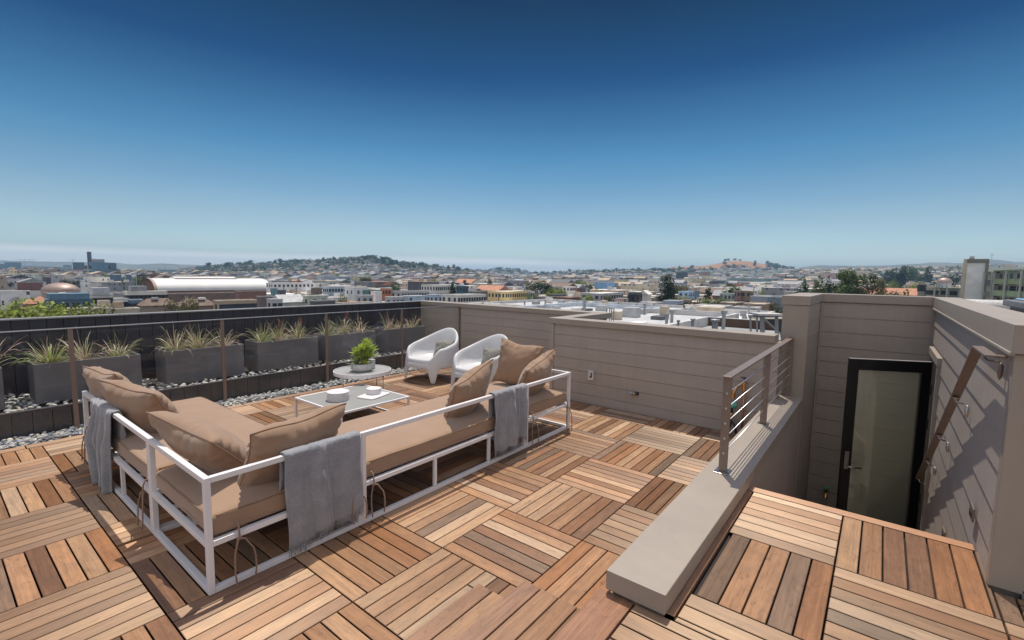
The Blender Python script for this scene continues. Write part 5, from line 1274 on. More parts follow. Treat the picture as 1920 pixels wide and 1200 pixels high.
building(214, 300, 548.5, 'grey', 'grey flat building in front of the brown arch of the hangar', Z=215, ratio=2, roofc='grey')
building(241, 252, 527, 'grey', 'narrow slate grey block between the two flagpoles', Z=230, ratio=1, wallcol=(0.22, 0.27, 0.32))
# white barrel vaulted hangar
def hangar():
    Z = 235
    a = deep(293, 544, Z)
    def pxof(v):
        d = Vector(v)-CAM; return 960+F_PX*d.dot(CR)/d.dot(CF)
    W_ = 5.0
    while pxof((a.x, a.y+W_, a.z)) > 264: W_ += 0.5
    L = 20.0
    while pxof((a.x+L, a.y, a.z)) < 505: L += 1.0
    ax = Vector((1, 0, 0)); per = Vector((0, 1, 0))
    t = thing('arched_hall', 'huge hall with a gleaming white barrel roof left of centre', 'building', (a.x, a.y, GZ))
    zb = a.z-GZ-0.5; Rw = W_/2; Rh = hit(279, 521.5, 1, a.y+Rw).z-a.z+0.5
    mb = MB(); n = 28
    for end in (0, 1):
        for k in range(n+1):
            th = PI*k/n; p = ax*(L*end)+per*(Rw*(1-math.cos(th))); mb.v.append((p.x, p.y, zb+Rh*math.sin(th)**0.85 if 0 < k < n else zb))
    for k in range(n): mb.f.append((k, k+1, n+1+k+1, n+1+k)); mb.fc.append(None); mb.uv.append(None)
    mb.build('barrel_roof', M_WHITEROOF, t, smooth=True)
    mb = MB()
    for off in (0.0,):
        vs = []
        for k in range(n+1):
            th = PI*k/n; p = ax*(1.2)+per*(Rw*(1-math.cos(th)))*1; vs.append((p.x, p.y, zb+(Rh-0.4)*(math.sin(th)**0.85 if 0 < k < n else 0)))
        mb.add(vs, [tuple(range(n+1))])
    mb.build('arched_end_wall', M_BRICK, t)
    mb = MB()
    for k in range(n):
        th0, th1 = PI*k/n, PI*(k+1)/n
        q = []
        for th in (th0, th1):
            for s_ in (0.0, 1.0):
                r_ = 1+0.03*s_; p = ax*(-0.8)+per*(Rw-Rw*r_*math.cos(th)); q.append((p.x, p.y, zb+Rh*r_*(max(0, math.sin(th))**0.85)))
        p2 = [(x+ax.x*1.2, y+ax.y*1.2, z) for x, y, z in q]
        mb.add(q+p2, [(0, 1, 3, 2), (1, 5, 7, 3), (5, 4, 6, 7), (4, 0, 2, 6)])
    mb.build('arch_trim', simple('tan_arch_trim', (0.36, 0.28, 0.23), 0.7), t)
    mb = MB()
    for (s0, s1, w0, w1, z0, z1) in ((0.19, 0.73, -4.6, 4.6, 0.93, 1.17),):
        c = per*Rw
        def q(s, w, z): p = ax*(L*s)+c+per*w; return (p.x, p.y, zb+Rh*z)
        vs = [q(s0, w0, 0.80), q(s0, w0, 1.03), q(s0, 0, z1-0.02), q(s0, w1, 1.03), q(s0, w1, 0.80), q(s1, w0, 0.80), q(s1, w0, 1.03), q(s1, 0, z1-0.02), q(s1, w1, 1.03), q(s1, w1, 0.80)]
        mb.add(vs, [(0, 1, 2, 3, 4), (9, 8, 7, 6, 5), (1, 6, 7, 2), (2, 7, 8, 3)]); mbs = MB(); mbs.add(vs, [(0, 5, 6, 1), (3, 8, 9, 4)])
    rm = mb.build('ridge_monitor', M_WHITEROOF, t); mbs.build('monitor_side', simple('grey_louvre', (0.28, 0.27, 0.27), 0.7), rm)
    mb = MB(); p = ax*(L/2)+per*Rw
    for (s0, s1, w) in ((0, L, 0.4), (0, L, 2*Rw-0.4)):
        pass
    vs = []
    for s_ in (0.5, L-0.5):
        for w in (0.3, 2*Rw-0.3):
            q_ = ax*s_+per*w; vs += [(q_.x, q_.y, 0), (q_.x, q_.y, zb+0.3)]
    mb.add(vs, [(0, 4, 5, 1), (2, 3, 7, 6), (4, 6, 7, 5), (0, 1, 3, 2)])
    mb.build('brick_wall', M_BRICK, t)
hangar()
building(300, 480, 548.5, 'brick red', 'long low brick wing along the foot of the white hangar', Z=205, ratio=6, roofc='brown', name='warehouse', cat='building', wallcol=(0.2, 0.13, 0.11))
building(440, 500, 545, 'brick red', 'brick building with roof glazing at the right end of the white hangar', Z=190, ratio=2.5, roofc='grey', name='warehouse', cat='building', wallcol=(0.24, 0.13, 0.10))
# flags
for i, (px, lab) in enumerate(((236, 'left of the two white flags on tall poles by the hangar'), (256, 'right of the two white flags on tall poles, next to the hangar arch'))):
    Z = 225; b = deep(px, 540, Z); tp = deep(px-1, 513, Z)
    t = thing('flag_pole', lab, 'flagpole', (b.x, b.y, GZ), group='pair of flags by the hangar')
    mb = MB(); mb.tube([(0, 0, 0), (tp.x-b.x, tp.y-b.y, tp.z-GZ)], 0.16, 6); mb.build('pole', M_POLE, t)
    mb = MB(); n = 8; r = CR.copy(); r.z = 0; r.normalize()
    for k in range(n+1):
        w = -1.9*k/n; off = 0.25*math.sin(k*1.3+i)
        for z in (0, -1.3): q = r*w+Vector((-r.y, r.x, 0))*off; mb.v.append((tp.x-b.x+q.x, tp.y-b.y+q.y, tp.z-GZ-0.1+z-0.05*k))
    for k in range(n): mb.f.append((2*k, 2*k+1, 2*k+3, 2*k+2)); mb.fc.append(None); mb.uv.append(None)
    mb.build('flag', simple('white_flag', (0.7, 0.7, 0.68), 0.8), t, smooth=True)
# cranes
for i, (px, pt, pb, jl, jr, Z, lab) in enumerate(((47, 486.5, 499, -24, 10, 1700, 'tower crane at the left edge, the left of a close pair'), (64.5, 487, 499, -9, 11, 1800, 'tower crane right beside the left edge pair, slightly shorter jib'), (137, 487, 500, -6, 5, 1900, 'small tower crane just left of the dark office tower'), (309, 495.5, 507, -7, 22, 1500, 'tower crane above the white hangar roof'), (335, 499, 508, -3, 4, 1700, 'tiny tower crane right of the hangar roof crane'))):
    b = deep(px, pb, Z); tp = deep(px, pt, Z); r = CR.copy(); r.z = 0; r.normalize()
    t = thing('tower_crane', lab, 'crane', (b.x, b.y, b.z), group='cranes on the skyline')
    H = tp.z-b.z; k = Z/F_PX
    mb = MB(); mb.bar((0, 0, 0), (0, 0, H+2*k*0.8), 0.45*k); mb.build('mast', M_POLE, t)
    mb = MB(); mb.bar(tuple(r*(jl*k)+Vector((0, 0, H+0.4*k))), tuple(r*(jr*k)+Vector((0, 0, H))), 0.3*k); mb.build('jib', M_POLE, t)
    mb = MB(); cw = jr if abs(jr) < abs(jl) else jl; mb.bar(tuple(r*(cw*k*0.8)+Vector((0, 0, H-0.9*k))), tuple(r*(cw*k*0.8)+Vector((0, 0, H))), 1.0*k); mb.build('counterweight', M_POLE, t)

# ---- centre
L_ = [
 (500, 590, 530, 'white', dict(Z=250, ratio=3, roofc='white', win=(1, 10, 3, 1.1, 1.2)), 'long white apartment row right of the hangar end'),
 (560, 615, 531, 'off-white', dict(Z=275, ratio=2, roofc='white'), 'off-white flat block behind the long white apartment row'),
 (605, 660, 537.5, 'white', dict(Z=215, ratio=2.4, roofc='white', win=(2, 8, 3, 1.0, 1.3), wallcol=(0.45, 0.55, 0.62)), 'pale town houses with a saw tooth roof line right of the white row'),
 (583, 604, 539, 'brown', dict(Z=200, ratio=1.2, roofc='brown'), 'small brown flat block in front of the saw tooth town houses'),
 (507, 520, 540, 'slate blue', dict(Z=185, ratio=1, wallcol=(0.2, 0.33, 0.38)), 'narrow teal house just right of the hangar end'),
 (520, 536, 543, 'dark grey', dict(Z=180, ratio=1), 'dark grey house right of the narrow teal house'),
 (646, 690, 538, 'white', dict(Z=190, ratio=1.0, roofc='off-white'), 'plain white slab sided block left of the teal green house'),
 (680, 712, 543, 'teal green', dict(Z=185, ratio=1.5, roofc='grey'), 'teal green house right of the plain white block'),
 (713, 733, 541, 'orange', dict(Z=185, ratio=1, roofc='brown', win=(1, 2, 2, 0.9, 1.1)), 'orange painted house in the centre of the city'),
 (733, 806, 545, 'pale grey', dict(Z=190, ratio=2.2, roofc='dark grey', win=(1, 10, 2, 1.0, 1.2)), 'long pale house row with a dark roof edge beside the orange house'),
 (790, 862, 534, 'off-white', dict(Z=230, ratio=1.6, roofc='off-white', win=(3, 12, 5, 0.9, 1.5)), 'tall off-white apartment block with many windows right of centre'),
 (856, 878, 535.5, 'black', dict(Z=215, ratio=1.0, roofc='grey', wallcol=(0.06, 0.13, 0.17), win=(3, 2, 2, 1.2, 1.4)), 'dark teal corner block against the off-white apartments'),
 (828, 912, 551.5, 'off-white', dict(Z=150, ratio=1.8, roofc='grey', win=(1, 11, 3, 0.9, 1.2)), 'long off-white house row with small paired windows behind the wall corner'),
 (800, 830, 552, 'pale blue', dict(Z=150, ratio=1.2, roofc='white', win=(1, 2, 2, 0.8, 1.1)), 'pale blue house left of the long off-white house row'),
 (752, 800, 554, 'pale blue', dict(Z=140, ratio=1.6, roofc='white'), 'pale blue flat house above the black fence corner'),
 (722, 757, 556, 'pale grey', dict(Z=135, ratio=1.3, roofc='off-white', win=(1, 3, 1, 0.8, 1.0)), 'pale grey house left of the pale blue flat house'),
 (695, 716, 546, 'white', dict(Z=150, ratio=1, roofc='pale grey'), 'white gabled house left of the orange house'),
 (668, 700, 553, 'pale grey', dict(Z=140, ratio=1.3, roofc='pale grey', win=(1, 2, 1, 0.8, 1.0)), 'pale grey house above the fence, right of the small tree'),
 (915, 989, 545.5, 'yellow', dict(Z=190, ratio=1.6, roofc='off-white', win=(2, 10, 5, 0.9, 1.4)), 'yellow apartment building with two rows of windows'),
 (878, 916, 545.5, 'brown', dict(Z=210, ratio=2, roofc='off-white', wallcol=(0.22, 0.18, 0.15)), 'brown low building left of the yellow apartments'),
 (986, 1002, 545.5, 'pale grey', dict(Z=200, ratio=1, roofc='off-white', win=(1, 2, 2, 0.9, 1.4)), 'pale grey block right behind the yellow apartments'),
 (1005, 1045, 556, 'dark grey', dict(Z=165, ratio=1.6, roofc='pale grey', wallcol=(0.12, 0.085, 0.085), win=(1, 4, 2, 0.9, 1.1)), 'dark maroon block left of the brick building'),
 (1043, 1091, 556, 'brick red', dict(Z=160, ratio=1.4, roofc='tan', win=(1, 7, 3, 0.8, 1.4)), 'brick red building with a row of narrow windows in the centre'),
 (1030, 1062, 551, 'dark grey', dict(Z=185, ratio=2, roofc='dark grey'), 'dark flat roofed house behind the maroon block'),
 (1055, 1080, 537, 'white', dict(Z=260, ratio=1.4, roofc='white', win=(2, 5, 2, 1.0, 1.3)), 'white house with two window rows above the brick building'),
 (1022, 1052, 537, 'beige', dict(Z=290, ratio=1.6, roofc='beige', win=(1, 6, 2, 0.9, 1.5)), 'beige house with tall narrow windows left of the white house'),
 (1115, 1153, 529, 'sky blue', dict(Z=300, ratio=1.6, roofc='pale grey', kindwall=1), 'bright sky blue building without windows'),
 (1153, 1160, 530, 'grey', dict(Z=305, ratio=0.6, roofc='grey', kindwall=1), 'grey end wall beside the sky blue building'),
 (1090, 1170, 548.5, 'pale grey', dict(Z=190, ratio=2.4, roofc='white', win=(1, 9, 3, 1.4, 1.4)), 'long pale building with a white roof right of the brick building'),
 (1155, 1178, 559, 'pinkish', dict(Z=150, ratio=1, roofc='off-white'), 'pinkish low house left of the dark framed modern house'),
 (1178, 1204, 547.5, 'black', dict(Z=160, ratio=1, roofc='pale grey', wallcol=(0.10, 0.12, 0.12), win=(2, 2, 2, 2.2, 2.0)), 'dark framed modern house with large windows'),
 (1198, 1222, 544, 'off-white', dict(Z=168, ratio=1, roof='gable', roofc='off-white'), 'off-white gabled house right of the modern house'),
 (1244, 1282, 563, 'pale blue', dict(Z=125, ratio=1.3, roofc='white', win=(1, 3, 3, 1.4, 1.3), wallcol=(0.38, 0.46, 0.56)), 'pale blue house with a dark balcony below the tall dark tree'),
 (1276, 1297, 561.5, 'brown', dict(Z=135, ratio=1, roofc='beige', wallcol=(0.24, 0.19, 0.16), win=(1, 2, 2, 1, 1.2)), 'brown house right of the pale blue house with the balcony'),
 (1200, 1244, 566, 'pale grey', dict(Z=115, ratio=1.4, roofc='off-white', win=(1, 3, 2, 1, 1.2)), 'pale grey flat house left of the pale blue house with the balcony'),
 (1272, 1302, 546, 'pale blue', dict(Z=215, ratio=1.6, roofc='white', wallcol=(0.28, 0.42, 0.60), win=(1, 3, 2, 1, 1.2)), 'mid blue house right of the tall dark tree'),
 (1302, 1312, 544.5, 'slate blue', dict(Z=220, ratio=0.8, roofc='grey'), 'narrow slate blue house right of the mid blue house'),
 (1350, 1378, 549.5, 'pale grey', dict(Z=185, ratio=1.2, roofc='grey', wallcol=(0.28, 0.34, 0.34), win=(2, 3, 3, 0.9, 1.3)), 'grey green bay windowed house in the middle of the right half'),
 (1375, 1392, 544.5, 'brick red', dict(Z=195, ratio=1, roofc='brick red', wallcol=(0.28, 0.18, 0.18), win=(2, 2, 2, 0.9, 1.3)), 'mauve red house with a red parapet'),
 (1390, 1412, 545, 'brown', dict(Z=195, ratio=1, roofc='brown', win=(2, 3, 2, 0.9, 1.3), wallcol=(0.24, 0.21, 0.17)), 'brown bay windowed house right of the mauve red house'),
 (1408, 1472, 554.5, 'grey', dict(Z=150, ratio=2, roofc='grey', wallcol=(0.30, 0.34, 0.40), kindwall=1), 'blank blue grey wall beneath the lime green tree'),
 (1350, 1395, 566, 'brown', dict(Z=118, ratio=2.2, roofc='beige', wallcol=(0.26, 0.19, 0.14)), 'brown roof edge with a white vent behind the long grey blank wall'),
 (1395, 1448, 568, 'tan', dict(Z=110, ratio=2.2, roofc='beige', wallcol=(0.34, 0.24, 0.16)), 'tan roof edge with a wide chimney, right of the brown roof edge'),
 (1298, 1374, 572, 'pale grey', dict(Z=92, ratio=1.2, roofc='off-white', wallcol=(0.46, 0.47, 0.49), kindwall=1), 'long blank grey wall with one small window, left half'),
 (1374, 1428, 575, 'pale grey', dict(Z=86, ratio=1.2, roofc='off-white', wallcol=(0.44, 0.455, 0.48), kindwall=1), 'blank grey wall right of the narrow gap, before the steel frame'),
 (1370, 1460, 522, 'teal green', dict(Z=900, ratio=2, roofc='grey', wallcol=(0.25, 0.35, 0.36)), 'grey teal school block on the slope below the bare hill'),
 (1268, 1290, 510.5, 'black', dict(Z=1100, ratio=1.6, roofc='grey', wallcol=(0.07, 0.075, 0.085), kindwall=1), 'large black fronted building at the foot of the bare hill'),
 (1291, 1316, 517, 'off-white', dict(Z=1000, ratio=1.4, roofc='white'), 'off-white blocks right of the black fronted building'),
 (1316, 1336, 517, 'cream', dict(Z=1050, ratio=1.4, roofc='white', kindwall=1), 'cream windowless block below the bare hill'),
 (1311, 1332, 510, 'tan', dict(Z=1300, ratio=1.6, roofc='brown', wallcol=(0.36, 0.24, 0.18)), 'tan brick block on the slope above the cream block'),
 (1344, 1363, 519.5, 'white', dict(Z=950, ratio=1.4, roofc='white'), 'white block with a round tank right of the cream block'),
 (1330, 1358, 527, 'black', dict(Z=700, ratio=2, roofc='grey', wallcol=(0.09, 0.10, 0.12), kindwall=1), 'dark low building in front of the white block'),
 (1367, 1394, 532, 'pinkish', dict(Z=520, ratio=2, roofc='pinkish', wallcol=(0.42, 0.17, 0.16)), 'salmon red flat house below the school block'),
 (1230, 1262, 537, 'pale grey', dict(Z=300, ratio=1.5, roofc='grey'), 'pale grey house behind the tall dark tree'),
 (1274, 1292, 537, 'pale grey', dict(Z=300, ratio=1.5, roofc='grey', win=(1, 2, 2, 0.9, 1.2)), 'pale grey house right of the tall dark tree'),
 (968, 978, 520, 'sky blue', dict(Z=900, ratio=1, roofc='grey', kindwall=1, wallcol=(0.12, 0.27, 0.42)), 'small bright blue tower block left of centre gap'),
 (1196, 1208, 516.5, 'yellow', dict(Z=1000, ratio=1, roofc='grey'), 'small yellow and grey tower left of the tall dark tree'),
 (592, 655, 518, 'pale grey', dict(Z=600, ratio=2.6, roofc='grey', wallcol=(0.40, 0.48, 0.54)), 'pale blue grey school with a ribbed front at the hill foot'),
 (664, 700, 527.5, 'grey', dict(Z=330, ratio=2, roofc='pale grey', wallcol=(0.20, 0.22, 0.24)), 'dark grey hall right of the ribbed school'),
 (700, 745, 528, 'brown', dict(Z=350, ratio=2.4, roofc='off-white', wallcol=(0.17, 0.14, 0.13)), 'brown barred hall right of the dark grey hall'),
 (830, 862, 511, 'brick red', dict(Z=1500, ratio=2.4, roofc='brick red', wallcol=(0.30, 0.10, 0.07)), 'dark red hospital wing under the hill end'),
 (836, 856, 504, 'grey', dict(Z=1520, ratio=1.6, roofc='brown', wallcol=(0.2, 0.17, 0.17)), 'grey hospital tower with a brown top'),
 (848, 862, 508, 'pale grey', dict(Z=1480, ratio=1.2, roofc='pale grey', wallcol=(0.36, 0.42, 0.48)), 'pale ribbed hospital block in front of the grey tower'),
 (864, 882, 512.5, 'orange', dict(Z=1450, ratio=2, roofc='brick red', wallcol=(0.36, 0.13, 0.08)), 'low orange red hospital wing at the right'),
 (366, 396, 500, 'grey', dict(Z=1250, ratio=1.6, roofc='grey', wallcol=(0.14, 0.20, 0.20)), 'dark green glass block at the left foot of the hill'),
 (296, 334, 505.5, 'pale grey', dict(Z=1100, ratio=3, roofc='grey', wallcol=(0.30, 0.38, 0.42)), 'pale striped block above the hangar ridge'),
 (442, 480, 511, 'pale grey', dict(Z=700, ratio=2, roofc='off-white', wallcol=(0.40, 0.42, 0.45)), 'pale grey blocks right above the hangar roof'),
 (480, 510, 527, 'off-white', dict(Z=330, ratio=2, roofc='white'), 'off-white flat block behind the right end of the hangar'),
 (535, 538, 505, 'dark grey', dict(Z=900, ratio=1, roofc='dark grey', wallcol=(0.16, 0.2, 0.23)), 'thin dark tower at the left of the green hill'),
 (510, 570, 552, 'pale green', dict(Z=120, ratio=1.2, roof='gable', roofc='pale grey', wallcol=(0.42, 0.44, 0.42), win=(1, 2, 1, 1.0, 1.3)), 'pale grey green gabled house behind the fence'),
 (568, 616, 553.5, 'pale green', dict(Z=122, ratio=1.6, roofc='off-white', win=(1, 2, 1, 0.9, 1.1)), 'pale green flat house right of the gabled house'),
 (581, 629, 562.5, 'dark grey', dict(Z=95, ratio=2.2, roofc='grey', kindwall=1), 'dark grey parapet house just above the fence'),
 (500, 530, 560, 'pale grey', dict(Z=100, ratio=1.0, roofc='off-white', win=(1, 2, 1, 0.9, 1.2)), 'small pale grey house left of the gabled house'),
 (614, 650, 557, 'white', dict(Z=118, ratio=1.6, roofc='white', kindwall=1), 'bright white flat roof left of the small green tree'),
 (630, 700, 566.5, 'tan', dict(Z=92, ratio=2.5, roofc='beige', wallcol=(0.33, 0.27, 0.2), kindwall=1), 'tan parapet running along above the fence'),
 (480, 515, 555, 'brown', dict(Z=130, ratio=1.4, roofc='dark grey', wallcol=(0.2, 0.15, 0.15)), 'dark gabled house at the end of the long tan roof'),
 (1500, 1520, 543, 'slate blue', dict(Z=190, ratio=1.4, roofc='pale blue', wallcol=(0.24, 0.38, 0.48)), 'blue house between the two conifers at the right'),
 (1470, 1498, 546, 'pale grey', dict(Z=190, ratio=1.6, roofc='white'), 'pale grey house left of the first conifer at the right'),
 (1440, 1478, 556, 'slate blue', dict(Z=130, ratio=1.5, roofc='slate blue', wallcol=(0.2, 0.26, 0.32)), 'blue grey shingle house left of the tall pillar'),
 (1540, 1575, 512, 'pinkish', dict(Z=900, ratio=2.2, roofc='brick red', wallcol=(0.45, 0.33, 0.30)), 'pinkish long school with a red roof behind the conifers'),
 (1535, 1560, 521, 'white', dict(Z=650, ratio=2, roofc='white'), 'white low hall left of the big eucalyptus'),
 (1584, 1650, 538.5, 'off-white', dict(Z=170, ratio=1.0, roof='gable', roofc='terracotta', win=(1, 4, 5, 1.0, 1.2)), 'long terracotta roofed building left of the big eucalyptus trunk'),
 (1634, 1724, 540, 'off-white', dict(Z=160, ratio=0.5, roof='gable', roofc='terracotta', win=(1, 4, 8, 1.0, 1.2)), 'long terracotta roofed building right of the big eucalyptus'),
]
for (a, b_, pt, c_, kw, lab) in L_: building(a, b_, pt, c_, lab, **kw)
def hillbase(px, Z):
    best = GZ
    for h in HILLS:
        if h.p0 < px < h.p1:
            t = (Z-h.Z)/(h.fr if Z < h.Z else h.bk)
            if -1 < t < 1: best = max(best, h.point(px, t).z)
    return best

# ---- the grey tower block with its balcony wings at the right
def towerblock():
    Z = 118; c = deep(1830, 560, Z)
    t = thing('tower_block', 'grey slab tower with a blank pale front at the right edge', 'tower', (c.x, c.y, GZ-0.04))
    f = ray(1830, 560); f.z = 0; f.normalize(); r = Vector((f.y, -f.x, 0))
    tp = deep(1830, 485.5, Z); H = tp.z-GZ; k = Z/F_PX
    def slab(part, p0, p1, z0, z1, d0, d1, col, mat=None):
        mb = MB()
        def q(p, d, z):
            h_ = ray(p, 560); h_.z = 0; k_ = (Vector((c.x-CAM.x, c.y-CAM.y, 0)).dot(f))/h_.dot(f); v = Vector((CAM.x+h_.x*k_-c.x, CAM.y+h_.y*k_-c.y, 0))+f*d; return (v.x, v.y, z)
        vs = [q(p0, d0, z0), q(p1, d0, z0), q(p1, d1, z0), q(p0, d1, z0), q(p0, d0, z1), q(p1, d0, z1), q(p1, d1, z1), q(p0, d1, z1)]
        mb.add(vs, [(0, 3, 2, 1), (4, 5, 6, 7), (0, 1, 5, 4), (1, 2, 6, 5), (2, 3, 7, 6), (3, 0, 4, 7)], col); return mb.build(part, mat or M_HOUSE, t)
    slab('tower_core', 1802, 1845, 0, H-0.4, 0, 3.0, (0.34, 0.31, 0.25))
    slab('blank_front', 1806.5, 1841.5, 0, H-0.9, -0.12, -0.001, (0.74, 0.75, 0.74))
    slab('left_pier', 1799.5, 1806, 0, H, -0.5, 3.1, (0.55, 0.48, 0.37)); slab('right_pier', 1842, 1847.5, 0, H, -0.5, 3.1, (0.22, 0.21, 0.18)); slab('top_band', 1806.1, 1841.9, H-0.85, H, -0.5, -0.002, (0.22, 0.21, 0.18))
    mb = MB(); v = Vector((0, 0, 0)); mb.lathe([(0.5, H-0.4), (0.5, H+0.4), (0.3, H+0.8)], (f.x*2-r.x*1.5, f.y*2-r.y*1.5, 0), 10); mb.build('roof_fan', M_METALBOX, t)
    mb = MB(); mb.tube([tuple(r*2.0+f*2+Vector((0, 0, H-0.4))), tuple(r*2.0+f*2+Vector((0, 0, H+1.4)))], 0.05, 5); mb.tube([tuple(r*1.6+f*2+Vector((0, 0, H+1.0))), tuple(r*2.4+f*2+Vector((0, 0, H+1.2)))], 0.04, 5); mb.build('antenna', M_POLE, t)
towerblock()
def balcony_wing(label, p0, p1, Z0, Z1, pt, floors, fh, greens, seedv, npier):
    a, b = deep(p0, 560, Z0), deep(p1, 560, Z1); d = Vector((b.x-a.x, b.y-a.y, 0)); L = d.length; d.normalize(); n = Vector((d.y, -d.x, 0))
    if n.dot(Vector((CAM.x-a.x, CAM.y-a.y, 0))) < 0: n = -n
    tz = deep(p0, pt, Z0).z; t = thing('apartment_block', label, 'building', (a.x, a.y, GZ-0.04)); H = tz-GZ
    def sl(part, s0, s1, z0, z1, o0, o1, col, mat=None, par=None):
        vs = []
        for z in (z0, z1):
            for (s, o) in ((s0, o0), (s1, o0), (s1, o1), (s0, o1)): v = d*s+n*o; vs.append((v.x, v.y, z))
        mb = MB(); mb.add(vs, [(0, 3, 2, 1), (4, 5, 6, 7), (0, 1, 5, 4), (1, 2, 6, 5), (2, 3, 7, 6), (3, 0, 4, 7)], col); return mb.build(part, mat or M_HOUSE, par or t)
    sl('wall', 0, L, 0, H-0.3, -9, 0, (0.60, 0.57, 0.48)); sl('roof', -0.3, L+0.3, H-0.299, H, -9.2, 0.9, (0.24, 0.27, 0.20))
    rg = random.Random(seedv)
    for fl in range(floors):
        z = H-0.3-(fl+1)*fh
        sl('balcony', 0, L, z-0.15, z+1.05 if fl < floors else z, 0.85, 1.0, greens[fl % len(greens)])
        sl('balcony_floor', 0, L, z-0.15, z-0.001, 0.001, 0.849, (0.36, 0.35, 0.31))
        s = 0.6
        while s < L-1.5:
            w = rg.choice([1.6, 2.4, 1.2]); fr = sl('window', s, min(s+w, L-0.3), z+1.15, z+fh-0.55, 0.001, 0.05, None, M_WINDOW); 
            s += w+rg.choice([0.5, 0.9, 1.6])
    for k in range(npier+1):
        s = L*k/npier; sl('pier', s-0.18, s+0.18, 0, H-0.301, 1.001, 1.25, (0.50, 0.48, 0.42))
balcony_wing('green grey apartment wing with long balconies, right of the slab tower', 1867, 1956, 112, 96, 506.5, 5, 2.75, [(0.30, 0.35, 0.20), (0.32, 0.39, 0.23), (0.34, 0.32, 0.27)], 5, 3)
balcony_wing('narrow end bay of balconies hard against the slab tower', 1847.5, 1867, 114, 112, 509, 5, 2.75, [(0.18, 0.19, 0.19), (0.26, 0.28, 0.22)], 6, 1)
balcony_wing('low grey apartment wing left of the slab tower', 1759, 1808, 128, 120, 538.5, 3, 2.8, [(0.24, 0.23, 0.18), (0.22, 0.2, 0.17)], 7, 2)
building(1722, 1737, 528, 'grey', 'narrow stair tower at the left end of the low apartment wing', Z=132, ratio=0.9, roofc='grey', wallcol=(0.36, 0.34, 0.29), win=(2, 1, 2, 1.2, 1.8), name='stair_tower', cat='tower')
building(1736, 1760, 538, 'cream', 'cream end bay of the low apartment wing', Z=130, ratio=0.8, roofc='cream', wallcol=(0.42, 0.40, 0.34), win=(2, 2, 3, 1.2, 1.2), name='apartment_block', cat='building')

# ---- near roofs seen over the low wall, laid out in metres
def flatroof(label, x0, x1, y0, y1, zt, colr, roofc, extras=(), ph=0.45, dark=False):
    cx, cy = (x0+x1)/2, (y0+y1)/2; t = thing('house', label, 'house', (cx, cy, GZ-0.04)); h = zt-GZ+0.04; hx, hy = (x1-x0)/2, (y1-y0)/2
    mb = MB(); mb.box(-hx, hx, -hy, hy, 0, h-ph-0.02, GREYS[colr]); mb.build('wall', M_FARWALL, t)
    mb = MB(); mb.box(-hx+0.3, hx-0.3, -hy+0.3, hy-0.3, h-ph-0.019, h-ph, GREYS[roofc]); rf = mb.build('roof', M_HROOF, t)
    pc = lerp(GREYS[colr], (0.6, 0.59, 0.56), 0.3); mb = MB()
    for (a, b, c_, d) in ((-hx, -hx+0.3, -hy, hy), (hx-0.3, hx, -hy, hy), (-hx+0.3005, hx-0.3005, -hy, -hy+0.3), (-hx+0.3005, hx-0.3005, hy-0.3, hy)): mb.box(a, b, c_, d, h-ph-0.0185, h, pc)
    mb.build('parapet', M_HROOF, rf)
    if dark: mb = MB(); mb.box(hx-0.33, hx-0.301, -hy+0.31, hy-0.31, h-ph+0.01, h-0.03, (0.09, 0.06, 0.045)); mb.build('dark_flashing', M_HROOF, rf)
    for (nm, fx, fy, w_, d_, h_, c_) in extras:
        mb = MB(); z = h-ph+0.001
        if nm == 'vent_pipe': mb.lathe([(w_, 0), (w_, h_), (w_*1.7, h_), (w_*1.7, h_+w_*1.5)], (fx*hx, fy*hy, z), 10); mb.build(nm, M_METALBOX, rf)
        else: mb.box(fx*hx-w_/2, fx*hx+w_/2, fy*hy-d_/2, fy*hy+d_/2, z, z+h_, GREYS[c_]); mb.build(nm, M_HROOF, rf)
rgn = random.Random(99)
def clutter(n, dense=1.0):
    out = []
    for _ in range(n):
        k = rgn.random()
        if k < 0.35: out.append(('vent_pipe', rgn.uniform(-.85, .85), rgn.uniform(-.85, .85), rgn.uniform(0.07, 0.13), 0, rgn.uniform(0.5, 1.0), None))
        elif k < 0.6: out.append(('skylight', rgn.uniform(-.8, .8), rgn.uniform(-.8, .8), rgn.uniform(1.0, 1.8), rgn.uniform(0.8, 1.4), rgn.uniform(0.2, 0.35), rgn.choice(['dark grey', 'pale blue', 'white'])))
        else: out.append(('vent_box', rgn.uniform(-.8, .8), rgn.uniform(-.8, .8), rgn.uniform(0.5, 1.4), rgn.uniform(0.5, 1.2), rgn.uniform(0.5, 1.1), rgn.choice(['pale grey', 'off-white', 'grey', 'beige'])))
    return out
flatroof('neighbouring roof just beyond the low wall, with a dark brown strip inside its far parapet', 18.2, 27.5, -3.2, 6.2, -0.62, 'pale grey', 'grey', clutter(5), 0.5, True)
flatroof('grey flat roof right of the dark stripped neighbour roof, below the steel frame', 17.5, 30, -9.5, -3.3, -0.85, 'grey', 'grey', clutter(5))
flatroof('near pale cream roof beyond the dark brown strip', 28.5, 44, -1.5, 7.0, -1.6, 'off-white', 'beige', clutter(9))
flatroof('brownish flat roof beyond the neighbour roofs, below the blank grey walls', 31, 50, -11, -1.8, -1.9, 'tan', 'tan', clutter(8))
flatroof('near pale roof past the ladder, left of the pale cream roof', 26, 42, 7.5, 15.5, -1.3, 'pale grey', 'pale grey', clutter(8))
flatroof('pale blue roof dotted with skylights past the wall corner', 28, 48, 16, 27, -1.5, 'pale blue', 'pale grey', clutter(12))
flatroof('pale grey roof with a small tan shed in the middle distance', 44.5, 62, 8, 18, -2.2, 'pale grey', 'white', [('roof_shed', -0.6, -0.3, 2.2, 2.2, 1.4, 'beige')]+clutter(8))
